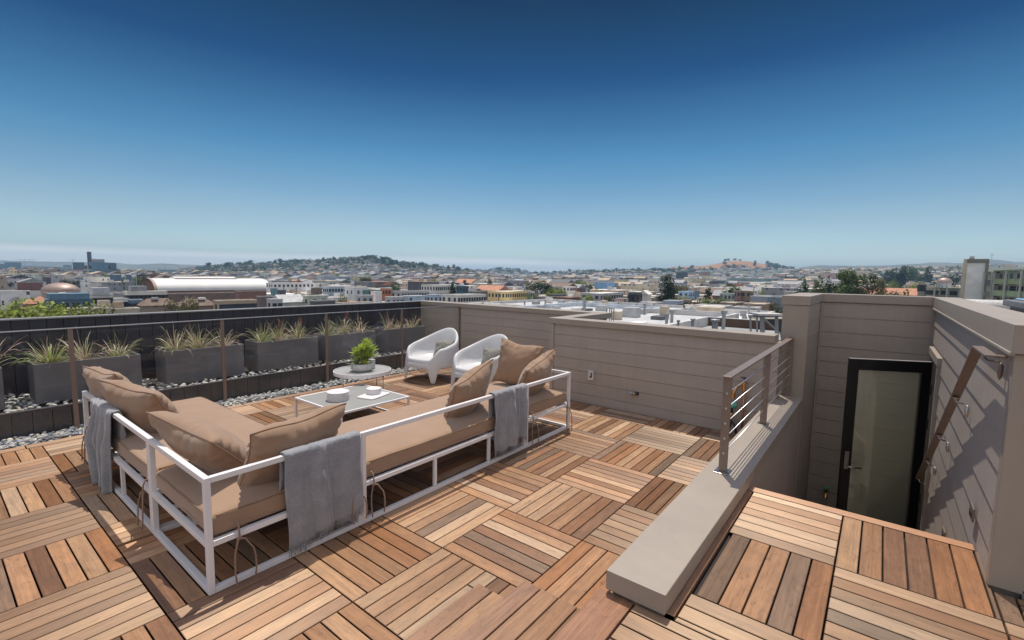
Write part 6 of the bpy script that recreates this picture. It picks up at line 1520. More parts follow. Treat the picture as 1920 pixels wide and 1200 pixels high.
flatroof('long off-white roof in front of the blank grey walls', 46, 64, -1.0, 7.4, -2.7, 'beige', 'off-white', clutter(9))
flatroof('pale roof dotted with vents beyond the wall, left of the tan shed', 50, 72, 19, 33, -2.6, 'pale grey', 'pale grey', clutter(14))
flatroof('pale grey roof in front of the yellow apartments', 52, 76, 34, 50, -2.9, 'pale grey', 'pale grey', clutter(14))
flatroof('long pale roof left of the roof in front of the yellow apartments', 30, 50, 28, 44, -2.4, 'off-white', 'pale grey', clutter(9))
def stackpipe(px, pb, pt, Z, w, label, cap=True, col='pale blue'):
    b = deep(px, pb, Z); tz = deep(px, pt, Z).z
    t = thing('roof_vent', label, 'vent', (b.x, b.y, b.z)); k = Z/F_PX; H = tz-b.z
    mb = MB(); mb.lathe([(w*k/2, 0), (w*k/2, H*0.86)], (0, 0, 0), 16); mb.build('duct', M_METALBOX, t, smooth=False)
    if cap: mb = MB(); mb.lathe([(w*k*0.75, H*0.84), (w*k*0.8, H*0.86), (w*k*0.8, H*0.97), (w*k*0.7, H)], (0, 0, 0), 16); mb.build('cap', M_METALBOX, t)
stackpipe(1339.5, 628, 598, 13, 11, 'stout pale duct with a flat cap near the middle of the neighbour roof')
stackpipe(1271, 622, 600, 14, 4, 'slim grey pipe with a small cap on the neighbour roof')
stackpipe(1298.5, 612, 597, 17, 6, 'small orange tinted vent between the slim pipe and the stout duct')
for k in range(4): stackpipe(1391.5+2.6*k, 603, 592, 30, 2.2, ['first', 'second', 'third', 'fourth'][k]+' from the left of four thin flue pipes in a cluster', False)
# ladder on the roof edge
t = thing('roof_ladder', 'thin steel ladder hoops standing just past the wall corner', 'ladder', tuple(deep(1145, 600, 11)))
mb = MB(); k = 11/F_PX; r = CR.copy(); r.z = 0; r.normalize()
for (a, hh) in ((-8, 20), (-2.5, 20), (1, 20), (5.5, 20)): mb.tube([tuple(r*a*k+Vector((0, 0, -1.2))), tuple(r*a*k+Vector((0, 0, 23*k*0.95)))], 0.014, 6)
mb.build('uprights', M_POLE, t)
mb = MB(); mb.tube([tuple(r*-8*k+Vector((0, 0, 23*k*0.95))), tuple(r*5.5*k+Vector((0, 0, 23*k*0.95)))], 0.014, 6); mb.build('hoop_top', M_POLE, t)
# steel frame with braces and a tilted canopy, right before the pillar
c = deep(1445, 625, 15); k = 15/F_PX
t = thing('steel_frame', 'galvanised steel frame with diagonal braces left of the tall pillar', 'frame', tuple(c))
def rel(px, py, d=0.0): v = deep(px, py, 15+d)-c; return tuple(v)
for (a, b_, w, nm) in (((1408, 640), (1407, 591), 0.05, 'post'), ((1420, 640), (1419, 592), 0.05, 'post'), ((1430, 642), (1429, 592), 0.12, 'post'), ((1456, 642), (1456, 592), 0.09, 'post'), ((1430, 595), (1468, 630), 0.05, 'brace'), ((1430, 622), (1450, 640), 0.04, 'brace'), ((1404, 593), (1470, 592), 0.08, 'beam'), ((1404, 636), (1470, 640), 0.06, 'beam')):
    mb = MB(); mb.bar(rel(*a), rel(*b_), w); mb.build(nm, M_METALBOX, t)
mb = MB(); r = CR.copy(); r.z = 0; r.normalize(); f = Vector((-r.y, r.x, 0)); a = Vector(rel(1437, 589)); m = Matrix(((r.x, f.x, 0, a.x), (r.y, f.y, 0, a.y), (0, 0, 1, a.z), (0, 0, 0, 1))); mb.obox(m, 0.8, 0.6, 0.06); mb.build('canopy', M_CONCRETE, t)
mb = MB(); mb.add([rel(1432, 598, 0.5), rel(1470, 598, 0.5), rel(1470, 632, 0.5)], [(0, 1, 2)]); mb.build('dark_panel', M_DARKPLASTIC, t, solid=0.03)
# skylight and light pipe on the roof right of the sunlit wall
t = thing('roof_skylight', 'dark framed blue glass skylight at the right edge, on the upper roof', 'skylight', (9.6, -5.05, 0.99))
b_ = MB(); b_.box(-2.8, 2.8, -1.2, 1.05, 0, 0.18); b_.build('base', M_DARKPLASTIC, t)
mb = MB(); mb.box(-2.9, 2.9, -1.3, 1.15, 0.181, 0.30); mb.build('metal_frame', simple('weathered_zinc', (0.20, 0.20, 0.21), 0.5, 0.5, var=0.2), t, bevel=0.02)
mb = MB(); mb.box(-2.75, 2.75, -1.15, 1.0, 0.301, 0.335); mb.build('glass', simple('blue_sky_glass', (0.25, 0.45, 0.7), 0.12, 0.0, var=0.1), t, bevel=0.015)
t = thing('roof_drum', 'pale stucco drum on the upper roof beyond the sunlit wall', 'vent', (13.2, -3.75, 1.05-0.6))
mb = MB(); mb.tube([(0, 1.0, 0.6), (0.3, -1.1, 0.6)], 0.2, 18); mb.build('drum', M_CONCRETE, t, smooth=True)

for i, (px, pt, Z, lab) in enumerate(((1232, 553, 130, 'wooden utility pole left of the tall dark tree'), (935, 549, 150, 'thin pole in front of the yellow apartments'), (1192, 556, 120, 'wooden pole in front of the dark framed modern house'), (555, 537, 170, 'tall thin mast left of the green gabled house'), (532, 536, 180, 'second thin mast farther left of the gabled house'), (678, 525, 240, 'thin light pole right of the saw tooth houses'), (1283, 572, 60, 'thin antenna mast on the near pale roofs'), (1414, 536, 190, 'wooden utility pole near the mauve red house'), (1060, 541, 210, 'utility pole behind the brick building'))):
    tp = deep(px, pt, Z); t = thing('utility_pole', lab, 'pole', (tp.x, tp.y, GZ), 0.3*i, 'poles and masts in the city'); H = tp.z-GZ
    mb = MB(); mb.tube([(0, 0, 0), (0, 0, H)], 0.13, 6); mb.build('mast', M_BARK, t)
    mb = MB(); mb.bar((-1.1, 0, H-0.7), (1.1, 0, H-0.7), 0.12); mb.build('crossarm', M_BARK, t)

# ---- trees
LG = {'green': ((0.06, 0.095, 0.03), (0.15, 0.20, 0.065)), 'bright': ((0.12, 0.17, 0.03), (0.29, 0.34, 0.06)), 'dark': ((0.022, 0.042, 0.022), (0.06, 0.09, 0.045)), 'olive': ((0.09, 0.09, 0.04), (0.20, 0.19, 0.09)), 'yellow': ((0.26, 0.26, 0.05), (0.46, 0.42, 0.08))}
def crown_mesh(kind, tone, seed, nleaf):
    lk = 1.9 if nleaf > 10000 else 1.0
    rg = random.Random(seed); mb = MB(); c0, c1 = LG[tone]
    blobs = []
    if kind == 'round':
        for _ in range(9):
            a = rg.uniform(0, 6.28); r = rg.uniform(0.1, 0.33); blobs.append((r*math.cos(a), r*math.sin(a), rg.uniform(0.40, 0.82), rg.uniform(0.13, 0.24)))
    elif kind == 'wide':
        for _ in range(14):
            a = rg.uniform(0, 6.28); r = rg.uniform(0.1, 0.62); blobs.append((r*math.cos(a), r*math.sin(a), rg.uniform(0.45, 0.82)-0.1*r, rg.uniform(0.14, 0.25)))
    elif kind == 'open':
        for _ in range(13):
            a = rg.uniform(0, 6.28); r = rg.uniform(0.05, 0.42); blobs.append((r*math.cos(a), r*math.sin(a), rg.uniform(0.45, 0.95)-0.25*r, rg.uniform(0.09, 0.17)))
    elif kind == 'cone':
        for k in range(20):
            z = 0.12+0.86*k/20; rr = 0.34*(1-z)**0.95+0.008
            for q in range(3): a = rg.uniform(0, 6.28); blobs.append((rr*0.62*math.cos(a), rr*0.62*math.sin(a), z, rr*0.42+0.008))
    elif kind == 'column':
        for k in range(16):
            z = 0.1+0.82*k/16; rr = 0.22*math.sin(PI*(0.15+0.8*z))**0.7
            for q in range(2): a = rg.uniform(0, 6.28); blobs.append((rr*0.55*math.cos(a), rr*0.55*math.sin(a), z, rr*0.55+0.02))
    tot = sum(b[3]**2 for b in blobs)
    for b in blobs:
        nn = int(nleaf*b[3]**2/tot); kb = rg.uniform(0.75, 1.2)
        for _ in range(nn):
            d = Vector((rg.gauss(0, 1), rg.gauss(0, 1), rg.gauss(0, 1))).normalized(); rr = b[3]*rg.uniform(0.55, 1.12)
            p = Vector((b[0], b[1], b[2]))+Vector((d.x*rr, d.y*rr, d.z*rr*0.85))
            s = rg.uniform(0.7, 1.4)*1.05/math.sqrt(nleaf)*lk
            u = Vector((rg.uniform(-1, 1), rg.uniform(-1, 1), rg.uniform(-0.6, 0.6))).normalized(); v = u.cross(d+Vector((0.1, 0.2, 0.3))).normalized()
            c = lerp(c0, c1, rg.random()**1.3); c = tuple(x*kb for x in c)
            mb.add([p-u*s, p+v*s*0.7, p+u*s, p-v*s*0.7], [(0, 1, 2, 3)], c)
    zs = sorted(v[2] for v in mb.v); zm = zs[int(len(zs)*0.997)]
    mb.v = [(v[0], v[1], v[2]/zm) for v in mb.v]
    return mb
TREES = {}
def tree(px, pyb, pyt, Z, kind, tone, label, seed=1, nleaf=1500, group=None, zbase=None, wscale=1.0, proto=None):
    """a tree whose top shows at pyt; it stands on the ground at depth Z"""
    top = deep(px, pyt, Z); zb = (zbase if zbase is not None else GZ); H = top.z-zb
    key = (kind, tone, seed, nleaf)
    if key not in TREES:
        root = thing('tree', None, None, (0, 0, 0))
        crown_mesh(kind, tone, seed, nleaf).build('crown', M_LEAF, root)
        mb = MB(); tz = {'round': 0.5, 'wide': 0.5, 'open': 0.6, 'cone': 0.5, 'column': 0.4}[kind]
        mb.tube([(0, 0, 0), (0.01, 0.0, tz*0.5), (0.0, 0.01, tz)], 0.022, 6, r_end=0.012)
        rg = random.Random(seed)
        for _ in range(5):
            a = rg.uniform(0, 6.28); mb.tube([(0, 0, tz*0.75), (0.12*math.cos(a), 0.12*math.sin(a), tz+0.08), (0.24*math.cos(a), 0.24*math.sin(a), tz+0.2)], 0.010, 5, r_end=0.004)
        mb.build('trunk', M_BARK, root); TREES[key] = (root, False)
    root, used = TREES[key]
    if used: o = copy_tree(root)
    else: o = root; TREES[key] = (root, True)
    o.location = (top.x, top.y, zb); o.scale = (H*wscale, H*wscale, H); o.rotation_euler = (0, 0, random.Random(int(px*10+pyt)).uniform(0, 6.28))
    o.name = 'tree'; tag(o, label, 'tree', group); return o
TG = 'trees dotted through the city'
NT = [(14, 571, 30, 'wide', 'bright', 'lime green leafy treetop at the left edge, just above the fence', 26000, 0.8, 21), (66, 577, 34, 'wide', 'bright', 'lime green treetop behind the fence, second from the left edge', 22000, 0.65, 22), (104, 582, 32, 'wide', 'olive', 'brownish green treetop behind the fence, right of the lime green ones', 16000, 0.55, 23),
      (196, 555, 110, 'round', 'green', 'dark green round tree right of the slate blue house', 2600, 1.0, 24), (340, 557, 84, 'round', 'olive', 'small olive tree between the two brown shingle roofs', 3000, 0.62, 25), (1250, 515, 200, 'column', 'dark', 'tall dark poplar like tree standing above the houses right of centre', 4200, 1.0, 26),
      (1102, 553, 150, 'round', 'bright', 'bright green round tree right of the brick building', 2400, 0.75, 27), (1035, 540, 230, 'round', 'bright', 'bright green tree above the dark flat house, left one', 1500, 0.8, 28), (1050, 540.5, 225, 'round', 'bright', 'bright green tree above the dark flat house, right one', 1500, 0.8, 29), (1001, 549, 180, 'round', 'green', 'dark green tree against the end of the yellow apartments', 1500, 0.7, 30),
      (1127, 541.5, 215, 'wide', 'yellow', 'low yellow green tree in front of the sky blue building', 2400, 0.5, 31), (1146, 553, 165, 'round', 'olive', 'olive tree right of the bright green round one', 1200, 0.6, 32),
      (660, 552.5, 118, 'wide', 'olive', 'small green tree above the fence left of the pale blue houses', 2400, 0.6, 33), (1340, 556.5, 128, 'round', 'green', 'dark green tree behind the long blank grey wall', 2000, 0.9, 34), (1300, 560, 110, 'round', 'olive', 'brownish tree right of the brown house', 1500, 0.8, 35), (1213, 572, 80, 'wide', 'olive', 'dusty olive tree just beyond the near white roof', 2400, 0.5, 36), (1278, 553, 150, 'wide', 'yellow', 'yellowish bush like tree right of the tall dark tree', 1500, 0.4, 37),
      (1434, 543, 160, 'wide', 'bright', 'lime green tree behind the blank blue grey wall', 3000, 0.5, 38), (1507, 522, 150, 'cone', 'green', 'left conifer standing just above the tall pillar', 3400, 0.95, 39), (1537, 521, 145, 'cone', 'green', 'broad conifer right of the left conifer', 3800, 1.15, 40), (1553, 522, 170, 'cone', 'dark', 'thin dark conifer right of the broad conifer', 1500, 0.7, 41),
      (1610, 505, 150, 'open', 'green', 'big spreading eucalyptus at the right', 5200, 0.78, 42), (1630, 521, 152, 'open', 'olive', 'lower right companion of the big eucalyptus', 2600, 0.6, 43), (1572, 526, 190, 'open', 'green', 'thin green tree left of the big eucalyptus', 1200, 0.9, 44), (1700, 527.5, 190, 'wide', 'bright', 'row of green treetops behind the terracotta roofs', 3600, 0.75, 45), (1680, 531, 190, 'wide', 'green', 'green treetop left of the row behind the terracotta roofs', 2400, 0.7, 46),
      (1700, 546, 120, 'cone', 'green', 'small young conifer in front of the terracotta roof', 1200, 0.8, 47), (1660, 545, 130, 'wide', 'olive', 'olive shrub like tree in front of the terracotta roof', 1500, 0.6, 48), (1580, 546, 130, 'wide', 'green', 'low green tree left of the eucalyptus trunk', 1500, 0.6, 49), (124, 521.5, 330, 'wide', 'dark', 'dark green trees behind the copper dome', 2000, 0.6, 50), (141, 526, 320, 'round', 'dark', 'dark green tree right behind the copper dome', 1200, 0.8, 51), (18, 528, 340, 'wide', 'dark', 'dark clump of trees left of the brick building', 2000, 0.6, 52), (1457, 566, 110, 'wide', 'olive', 'olive tree hard left of the tall pillar', 2000, 0.5, 53),
      (740, 530, 270, 'round', 'green', 'small palm like tree on the left of the tall off-white apartments', 800, 0.6, 54), (811, 521, 300, 'round', 'green', 'dark round tree rising behind the tall off-white apartments', 1200, 0.6, 55), (1002, 521, 700, 'wide', 'green', 'green clump of trees right of the small blue tower', 1500, 0.7, 56), (1015, 518.5, 800, 'wide', 'dark', 'dark clump of trees on the skyline right of centre', 1500, 0.8, 57),
      (1705, 498, 800, 'round', 'dark', 'dark skyline tree left of the slab tower', 1200, 0.9, 58), (1741, 500, 760, 'cone', 'dark', 'dark pointed skyline tree left of the slab tower', 1200, 1.0, 59), (1683, 503, 700, 'round', 'dark', 'dark skyline tree on the right hand slope', 1000, 1.2, 60), (1692, 506, 600, 'column', 'dark', 'dark tall tree on the right hand slope', 1000, 1.3, 61), (1720, 501, 780, 'round', 'green', 'small green skyline tree on the right hand slope', 800, 1.0, 62), (1773, 513, 470, 'wide', 'dark', 'dark tree just behind the small bronze dome', 1500, 0.8, 63)]
for (px, pt, Z, kd, tn, lab, nl, ws, sd) in NT:
    zb = hillbase(px, Z); tp = deep(px, pt, Z).z
    if zb > tp-4: zb = tp-9
    tree(px, 0, pt, Z, kd, tn, lab, sd, nl, None, zb, ws)
# trees on the bare hill top and slopes
for i, (px, pt, lab) in enumerate(((1359, 485, 'largest of the dark trees on top of the bare hill, at its left'), (1366.5, 484, 'second dark tree on top of the bare hill'), (1378, 484, 'third dark tree on top of the bare hill'), (1388, 485.5, 'rightmost dark tree on top of the bare hill'))):
    z = H_dry.point(px, -0.03).z; top = deep(px, pt, 2690)
    tree(px, 0, pt, 2690, 'wide', 'dark', lab, 70, 500, 'trees on top of the bare hill', min(z, top.z-12)-4, 0.9)
rt = random.Random(5)
def slope_trees(hill, n, t0, t1, hmin, hmax, lab, grp, pa=None, pb=None, tones=('dark', 'dark', 'green')):
    for i in range(n):
        px = rt.uniform(pa or hill.tab[0][0], pb or hill.tab[-1][0]); t = rt.uniform(t0, t1); p = hill.point(px, t); Hh = rt.uniform(hmin, hmax)
        kd = rt.choice(['round', 'wide', 'round', 'column']); tn = rt.choice(tones); key = (kd, tn, 80+i % 3, 260)
        Z = hill.Z+(t*hill.fr if t < 0 else t*hill.bk)
        d = ray(px, yh(px)); py = yh(px)
        mk = min(((115, 'dome'), (380, 'hangar'), (480, 'hangar end'), (560, 'white row'), (640, 'saw tooth houses'), (722, 'orange house'), (790, 'hill notch'), (850, 'hospital'), (952, 'yellow apartments'), (1067, 'brick building'), (1134, 'sky blue building'), (1200, 'small yellow tower'), (1250, 'tall dark tree'), (1290, 'black fronted building'), (1350, 'white tank block'), (1420, 'lime tree'), (1507, 'left conifer'), (1560, 'right conifers'), (1612, 'big eucalyptus'), (1680, 'terracotta roofs'), (1735, 'stair tower'), (1780, 'bronze dome')), key=lambda q: abs(q[0]-px))[1]
        lv = 'high' if t > -0.15 else 'midway' if t > -0.4 else 'low'; sz = 'small' if Hh < hmin+(hmax-hmin)*0.33 else 'tall' if Hh > hmin+(hmax-hmin)*0.66 else 'medium'
        o = tree(px, 0, 500, Z, kd, tn, f"{sz} {'dark' if tn == 'dark' else tn} {'broad' if kd == 'wide' else 'slim' if kd == 'column' else 'round'} tree {lv} on {lab}, above the {mk}", 80+i % 2, 260, grp, p.z-1, 1.0)
        o.location = (p.x, p.y, p.z-1.5); o.scale = (Hh*1.1, Hh*1.1, Hh)
slope_trees(H_left, 56, -0.55, 0.02, 13, 26, 'the left hill', 'trees on the left hand hill', 380, 880)
slope_trees(H_left, 16, -0.6, 0.02, 16, 28, 'the left hill shoulder', 'trees on the wooded shoulder', 660, 800)
slope_trees(H_dry, 26, -0.75, -0.35, 16, 30, 'the bare hill', 'trees below the bare hill', 1240, 1480)
slope_trees(H_dry, 12, -0.3, 0.02, 14, 24, 'the bare hill shoulder', 'trees on the right shoulder of the bare hill', 1432, 1490)
slope_trees(H_ridge, 24, -0.4, 0.02, 14, 26, 'the long low ridge', 'trees on the long low ridge', 1010, 1240)
slope_trees(H_east, 34, -0.9, 0.0, 8, 16, 'the right slope', 'trees on the right hand slope', 1490, 1800, ('dark', 'green', 'green', 'olive'))
slope_trees(H_mid, 10, -0.3, 0.02, 16, 26, 'the small far hill', 'trees on the small far hill', 880, 1010)

rt2 = random.Random(15)
for i in range(95):
    px = rt2.uniform(20, 1790); Z = rt2.choice([rt2.uniform(210, 420), rt2.uniform(300, 1100)]); Hh = rt2.uniform(7, 11.5); zb = hillbase(px, Z) if Z > 500 else GZ
    if Z < 330 and px < 520: continue
    b = deep(px, yh(px), Z); kd = rt2.choice(['round', 'wide', 'round', 'column', 'cone']); tn = rt2.choice(['green', 'green', 'olive', 'dark', 'bright'])
    mk = min(((115, 'copper dome'), (380, 'white hangar'), (560, 'white apartment row'), (640, 'saw tooth houses'), (722, 'orange house'), (830, 'tall off-white apartments'), (952, 'yellow apartments'), (1067, 'brick building'), (1134, 'sky blue building'), (1250, 'tall dark tree'), (1350, 'white tank block'), (1420, 'lime tree'), (1507, 'left conifer'), (1612, 'big eucalyptus'), (1700, 'terracotta roofs'), (1780, 'small bronze dome')), key=lambda q: abs(q[0]-px))
    o = tree(px, 0, 500, Z, kd, tn, f"{'tall' if Hh > 9.5 else 'small'} {tn} {'broad' if kd == 'wide' else 'pointed' if kd == 'cone' else 'slim' if kd == 'column' else 'round'} street tree {'near' if Z < 260 else 'halfway out' if Z < 450 else 'far off'}, {'left of' if px < mk[0] else 'right of'} the {mk[1]}", 80+i % 2, 700, TG, zb, 1.0)
    o.location = (b.x, b.y, zb-0.3); o.scale = (Hh, Hh, Hh*1.15)

def woodland(hill, n, t0, t1, pa, pb, smin, smax, label, tone='dark'):
    rg = random.Random(int(pa)*3+n); mb = MB(); c0, c1 = LG[tone]
    for i in range(n):
        px = rg.uniform(pa, pb); t = rg.uniform(t0, t1); p = hill.point(px, t); s_ = rg.uniform(smin, smax)
        if noise.noise(Vector((p.x*0.008, p.y*0.008, 5))) < -0.08 and rg.random() < 0.75: continue
        kb = rg.uniform(0.8, 1.25)
        for _ in range(26):
            d = Vector((rg.gauss(0, 1), rg.gauss(0, 1), rg.gauss(0, 1))).normalized(); q = p+Vector((d.x*s_*0.55, d.y*s_*0.55, s_*0.55+d.z*s_*0.5)); w = s_*rg.uniform(0.10, 0.22)
            u = Vector((rg.uniform(-1, 1), rg.uniform(-1, 1), rg.uniform(-0.6, 0.6))).normalized(); v = u.cross(d+Vector((0.1, 0.2, 0.3))).normalized(); c = lerp(c0, c1, rg.random()); c = tuple(x*kb for x in c)
            mb.add([q-u*w, q+v*w*0.8, q+u*w, q-v*w*0.8], [(0, 1, 2, 3)], c)
    o = mb.build('woodland', M_LEAF); tag(o, label, 'trees', kind='stuff')
woodland(H_left, 900, -0.75, 0.03, 370, 890, 8, 15, 'scattered far-off trees covering the left hill')
woodland(H_left, 420, -0.5, 0.0, 640, 800, 9, 16, 'dark wooded shoulder of the left hill')
woodland(H_dry, 420, -0.95, -0.42, 1235, 1490, 9, 17, 'belt of far-off trees round the foot of the bare hill')
woodland(H_dry, 130, -0.35, 0.02, 1436, 1492, 9, 16, 'dark far-off trees on the right shoulder of the bare hill')
woodland(H_ridge, 420, -0.6, 0.02, 1005, 1300, 10, 18, 'far-off trees along the low ridge right of centre')
woodland(H_east, 420, -0.95, 0.0, 1485, 1800, 6, 11, 'far-off trees on the right hand slope', 'green')
woodland(H_mid, 160, -0.6, 0.02, 880, 1010, 12, 20, 'far-off trees on the small central hill')

# ---- ordinary houses filling the flat city: the nearest ones are things, the far mass is one
names = list(GREYS)
wts = {'white': 5, 'off-white': 7, 'pale grey': 6, 'grey': 4, 'dark grey': 1, 'pale blue': 2, 'slate blue': 1, 'cream': 3, 'tan': 3, 'brown': 2, 'brick red': 1, 'pale green': 1, 'beige': 4, 'pinkish': 1, 'teal green': 0.3, 'terracotta': 0.3}
marks = [(0, 'left edge'), (115, 'copper dome'), (180, 'office tower'), (380, 'white hangar'), (560, 'white apartment row'), (722, 'orange house'), (830, 'tall off-white apartments'), (952, 'yellow apartments'), (1067, 'brick building'), (1134, 'sky blue building'), (1250, 'tall dark tree'), (1380, 'bare hill'), (1520, 'conifers'), (1612, 'big eucalyptus'), (1770, 'small bronze dome')]
sizes = ['low', 'two storey', 'three storey', 'tall']
cand = []
rc = random.Random(1234)
for gx in range(0, 1300, 17):
    for gy in range(-420, 1300, 23):
        x, y = gx+rc.uniform(-4, 4), gy+rc.uniform(-5, 5)
        d = Vector((x-CAM.x, y-CAM.y, 0)); Z = d.dot(CF); 
        if Z < 120 or Z > 1500: continue
        if (gx//17) % 5 == 4 or (gy//23) % 7 == 6: continue        # streets
        px = 960+F_PX*d.dot(CR)/Z
        if not -40 < px < 1960: continue
        if Z < 330 and px < 520: continue
        cand.append((Z, x, y, px))
cand.sort()
used = {}
def house_label(colour, roofn, st, px, Z):
    i = min(range(len(marks)), key=lambda k: abs(marks[k][0]-px)); nm = marks[i][1]; side = 'left of' if px < marks[i][0]-18 else 'right of' if px > marks[i][0]+18 else 'at'
    band = 'near' if Z < 190 else 'mid' if Z < 260 else 'farther' if Z < 340 else 'distant'
    return f"{st} {colour} {band} house, {roofn} roof, {side} the {nm}"
count = 0; NEAR = 205
near, far = [], []
step = []
mask = [(1238, 1264, 552, 200), (1592, 1640, 540, 150), (1495, 1550, 545, 150), (1750, 1795, 527, 420), (1634, 1724, 536, 160)]                      # landmark footprints: keep ordinary houses from swallowing them
for (a, b_, pt, c_, kw, lab) in L_: mask.append((a, b_, pt, kw.get('Z', 200)))
def occludes(px, w, Z, zt):
    py = 600-F_PX*(Vector((0, 0, zt))-Vector((0, 0, CAM.z))).z/Z - 84  # rough only
    for (a, b_, pt, ZZ) in mask:
        if Z < ZZ and px+w > a-2 and px-w < b_+2:
            top = deep((a+b_)/2, pt, ZZ).z
            # line of sight to the landmark's upper part passes over the house only if the house stays below it
            lim = CAM.z+(top-4-CAM.z)*Z/ZZ
            if zt > lim: return True
    return False
for (Z, x, y, px) in cand:
    rr = random.Random(int(x*7+y*13))
    H = rr.choice([6.5, 7.5, 9, 9, 10, 11.5]) if Z < 700 else rr.choice([7, 9, 10, 12, 14])
    sx, sy = rr.uniform(9, 15), rr.uniform(12, 20)
    b = hillbase(px, Z) if Z > 500 else GZ
    wpx = 0.6*(sx+sy)/2*F_PX/Z
    if occludes(px, wpx, Z, b+H):
        H = 5.5
        if occludes(px, wpx, Z, b+H): continue
    (near if len(near) < NEAR else far).append((Z, x, y, px, H, sx, sy, b, rr))
for (Z, x, y, px, H, sx, sy, b, rr) in near:
    colour = rr.choices(list(wts), list(wts.values()))[0]; roofc = rr.choice(['off-white', 'white', 'pale grey', 'grey', 'beige', 'tan', 'off-white'])
    gable = rr.random() < 0.22
    rn = 'gabled ' if gable else 'flat '
    rfc = rr.choice(['grey', 'brown', 'dark grey', 'terracotta']) if gable else roofc
    st = 'low' if H < 7 else 'two storey' if H < 9.5 else 'three storey'
    lab = house_label(colour, rn+rfc, st, px, Z)
    k = used.get(lab, 0); used[lab] = k+1
    t = thing('house', lab, 'house', (x, y, b-0.04), 0, 'ordinary houses filling the city')
    hx, hy = sx/2, sy/2; col = tuple(v*rr.uniform(0.92, 1.08) for v in GREYS[colour]); rcol = GREYS[rfc]
    mb = MB(); hw = H-2.2 if gable else H-0.2
    mb.box(-hx, hx, -hy, hy, 0, hw, col); mb.build('wall', M_FARWALL, t)
    mb = MB()
    if gable:
        mb.add([(-hx-.4, -hy-.4, hw), (hx+.4, -hy-.4, hw), (hx+.4, hy+.4, hw), (-hx-.4, hy+.4, hw), (0, -hy-.4, H+0.6), (0, hy+.4, H+0.6)], [(1, 2, 5, 4), (3, 0, 4, 5), (0, 1, 4), (2, 3, 5), (0, 3, 2, 1)], rcol)
        rf = mb.build('roof', M_HROOF, t)
    else:
        mb.box(-hx-0.1, hx+0.1, -hy-0.1, hy+0.1, H-0.199, H, rcol); rf = mb.build('roof', M_HROOF, t)
        for _q in range(rr.choice([0, 1, 2, 3])):
            mb = MB(); a, c_ = rr.uniform(-hx*0.6, hx*0.6), rr.uniform(-hy*0.6, hy*0.6); w_ = rr.uniform(0.6, 1.6); mb.box(a-w_, a+w_, c_-w_*0.7, c_+w_*0.7, H, H+rr.uniform(0.7, 1.8), GREYS[rr.choice(['grey', 'off-white', 'pale grey', 'tan'])]); mb.build('roof_box', M_HROOF, rf)
# every house along the flat beyond that, as one mass reaching up the hillsides
mb = MB(); mr = MB()
def far_house(x, y, b, H, sx, sy, rr):
    colour = rr.choices(list(wts), list(wts.values()))[0]; col = tuple(v*rr.uniform(0.85, 1.08) for v in GREYS[colour]); rcol = GREYS[rr.choice(['off-white', 'white', 'pale grey', 'grey', 'beige', 'tan', 'brown'])]
    mb.box(x-sx/2, x+sx/2, y-sy/2, y+sy/2, b-6, b+H-0.3, col)
    if rr.random() < 0.35:
        z = b+H-0.3; hx, hy = sx/2+.3, sy/2+.3; rcol = GREYS[rr.choice(['grey', 'brown', 'dark grey', 'tan'])]
        mb.add([(x-hx, y-hy, z), (x+hx, y-hy, z), (x+hx, y+hy, z), (x-hx, y+hy, z), (x, y-hy, z+2.4), (x, y+hy, z+2.4)], [(1, 2, 5, 4), (3, 0, 4, 5), (0, 1, 4), (2, 3, 5)], rcol)
    else: mb.box(x-sx/2-0.1, x+sx/2+0.1, y-sy/2-0.1, y+sy/2+0.1, b+H-0.299, b+H, rcol)
for (Z, x, y, px, H, sx, sy, b, rr) in far: far_house(x, y, b, H, sx, sy, rr)
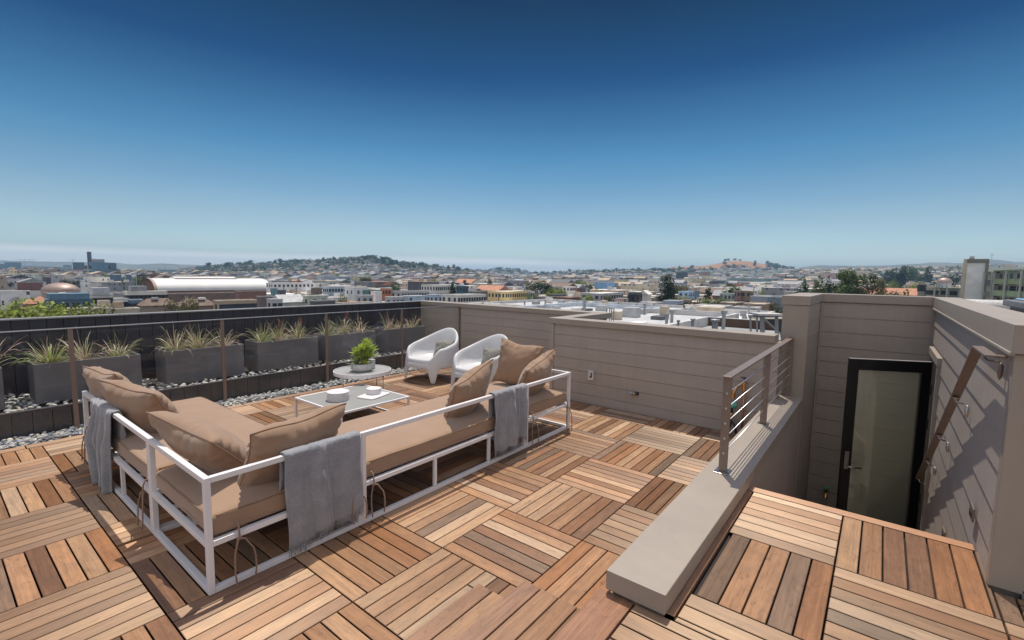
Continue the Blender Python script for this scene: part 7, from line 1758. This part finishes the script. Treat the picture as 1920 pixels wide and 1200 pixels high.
for gx in range(1100, 3300, 30):
    for gy in range(-900, 3300, 40):
        x, y = gx+rc.uniform(-8, 8), gy+rc.uniform(-8, 8); d = Vector((x-CAM.x, y-CAM.y, 0)); Z = d.dot(CF)
        if Z < 1450 or Z > 2800: continue
        px = 960+F_PX*d.dot(CR)/Z
        if not -30 < px < 1950: continue
        b = hillbase(px, Z)
        if b < GZ+3 and px < 330: continue
        if 1240 < px < 1470 and b > GZ+26: continue
        rr = random.Random(int(x*3+y*5)); far_house(x, y, b, rr.uniform(6, 10), rr.uniform(12, 24), rr.uniform(14, 30), rr)
def far_slope(hill, n, t0, t1, pa, pb, smin, smax):
    for i in range(n):
        px = rc.uniform(pa, pb); t = rc.uniform(t0, t1); p = hill.point(px, t); rr = random.Random(i*31+int(pa)); far_house(p.x, p.y, p.z, rr.uniform(5, 9), rr.uniform(smin, smax), rr.uniform(smin, smax), rr)
far_slope(H_left, 700, -0.95, 0.0, 340, 900, 9, 18)
far_slope(H_dry, 420, -0.98, -0.45, 1235, 1490, 9, 18)
far_slope(H_ridge, 500, -0.95, 0.0, 1005, 1500, 12, 24)
far_slope(H_mid, 200, -0.9, 0.0, 880, 1010, 16, 30)
far_slope(H_east, 600, -0.98, -0.02, 1480, 1800, 7, 14)
o = mb.build('distant_houses', M_FARWALL); tag(o, 'countless distant houses covering the flat and the hillsides', 'houses', kind='stuff')

# ---- air: thin haze over the city
hz = MB(); hz.box(-9000, 9000, -9000, 9000, GZ-1.5, 200)
m = bpy.data.materials.new('haze_air'); m.use_nodes = True; nt = m.node_tree; nt.nodes.remove(nt.nodes['Principled BSDF'])
pv = nt.nodes.new('ShaderNodeVolumePrincipled'); pv.inputs['Color'].default_value = (0.40, 0.68, 1.0, 1); pv.inputs['Density'].default_value = 0.00013; pv.inputs['Anisotropy'].default_value = 0.2
nt.links.new(pv.outputs[0], nt.nodes['Material Output'].inputs['Volume'])
o = hz.build('haze', m); tag(o, 'thin blue haze over the whole city', 'haze', kind='stuff')

# look-alike labels told apart by how far away each stands
seen = {}
for o in list(SC.objects):
    if o.parent is None and o.get('category') in ('house', 'tree') and o.get('label'): seen.setdefault(o['label'], []).append(o)
for lab, os_ in seen.items():
    if len(os_) > 1:
        os_.sort(key=lambda o: (o.location-CAM).length)
        for i, o in enumerate(os_):
            w = ('nearer' if i == 0 else 'farther') if len(os_) == 2 else ['nearest', 'second nearest', 'third nearest', 'fourth nearest', 'farthest'][min(i, 4)]
            words = lab.split(); o['label'] = w+' '+' '.join(words[:16-len(w.split())])
bpy.context.view_layer.update()
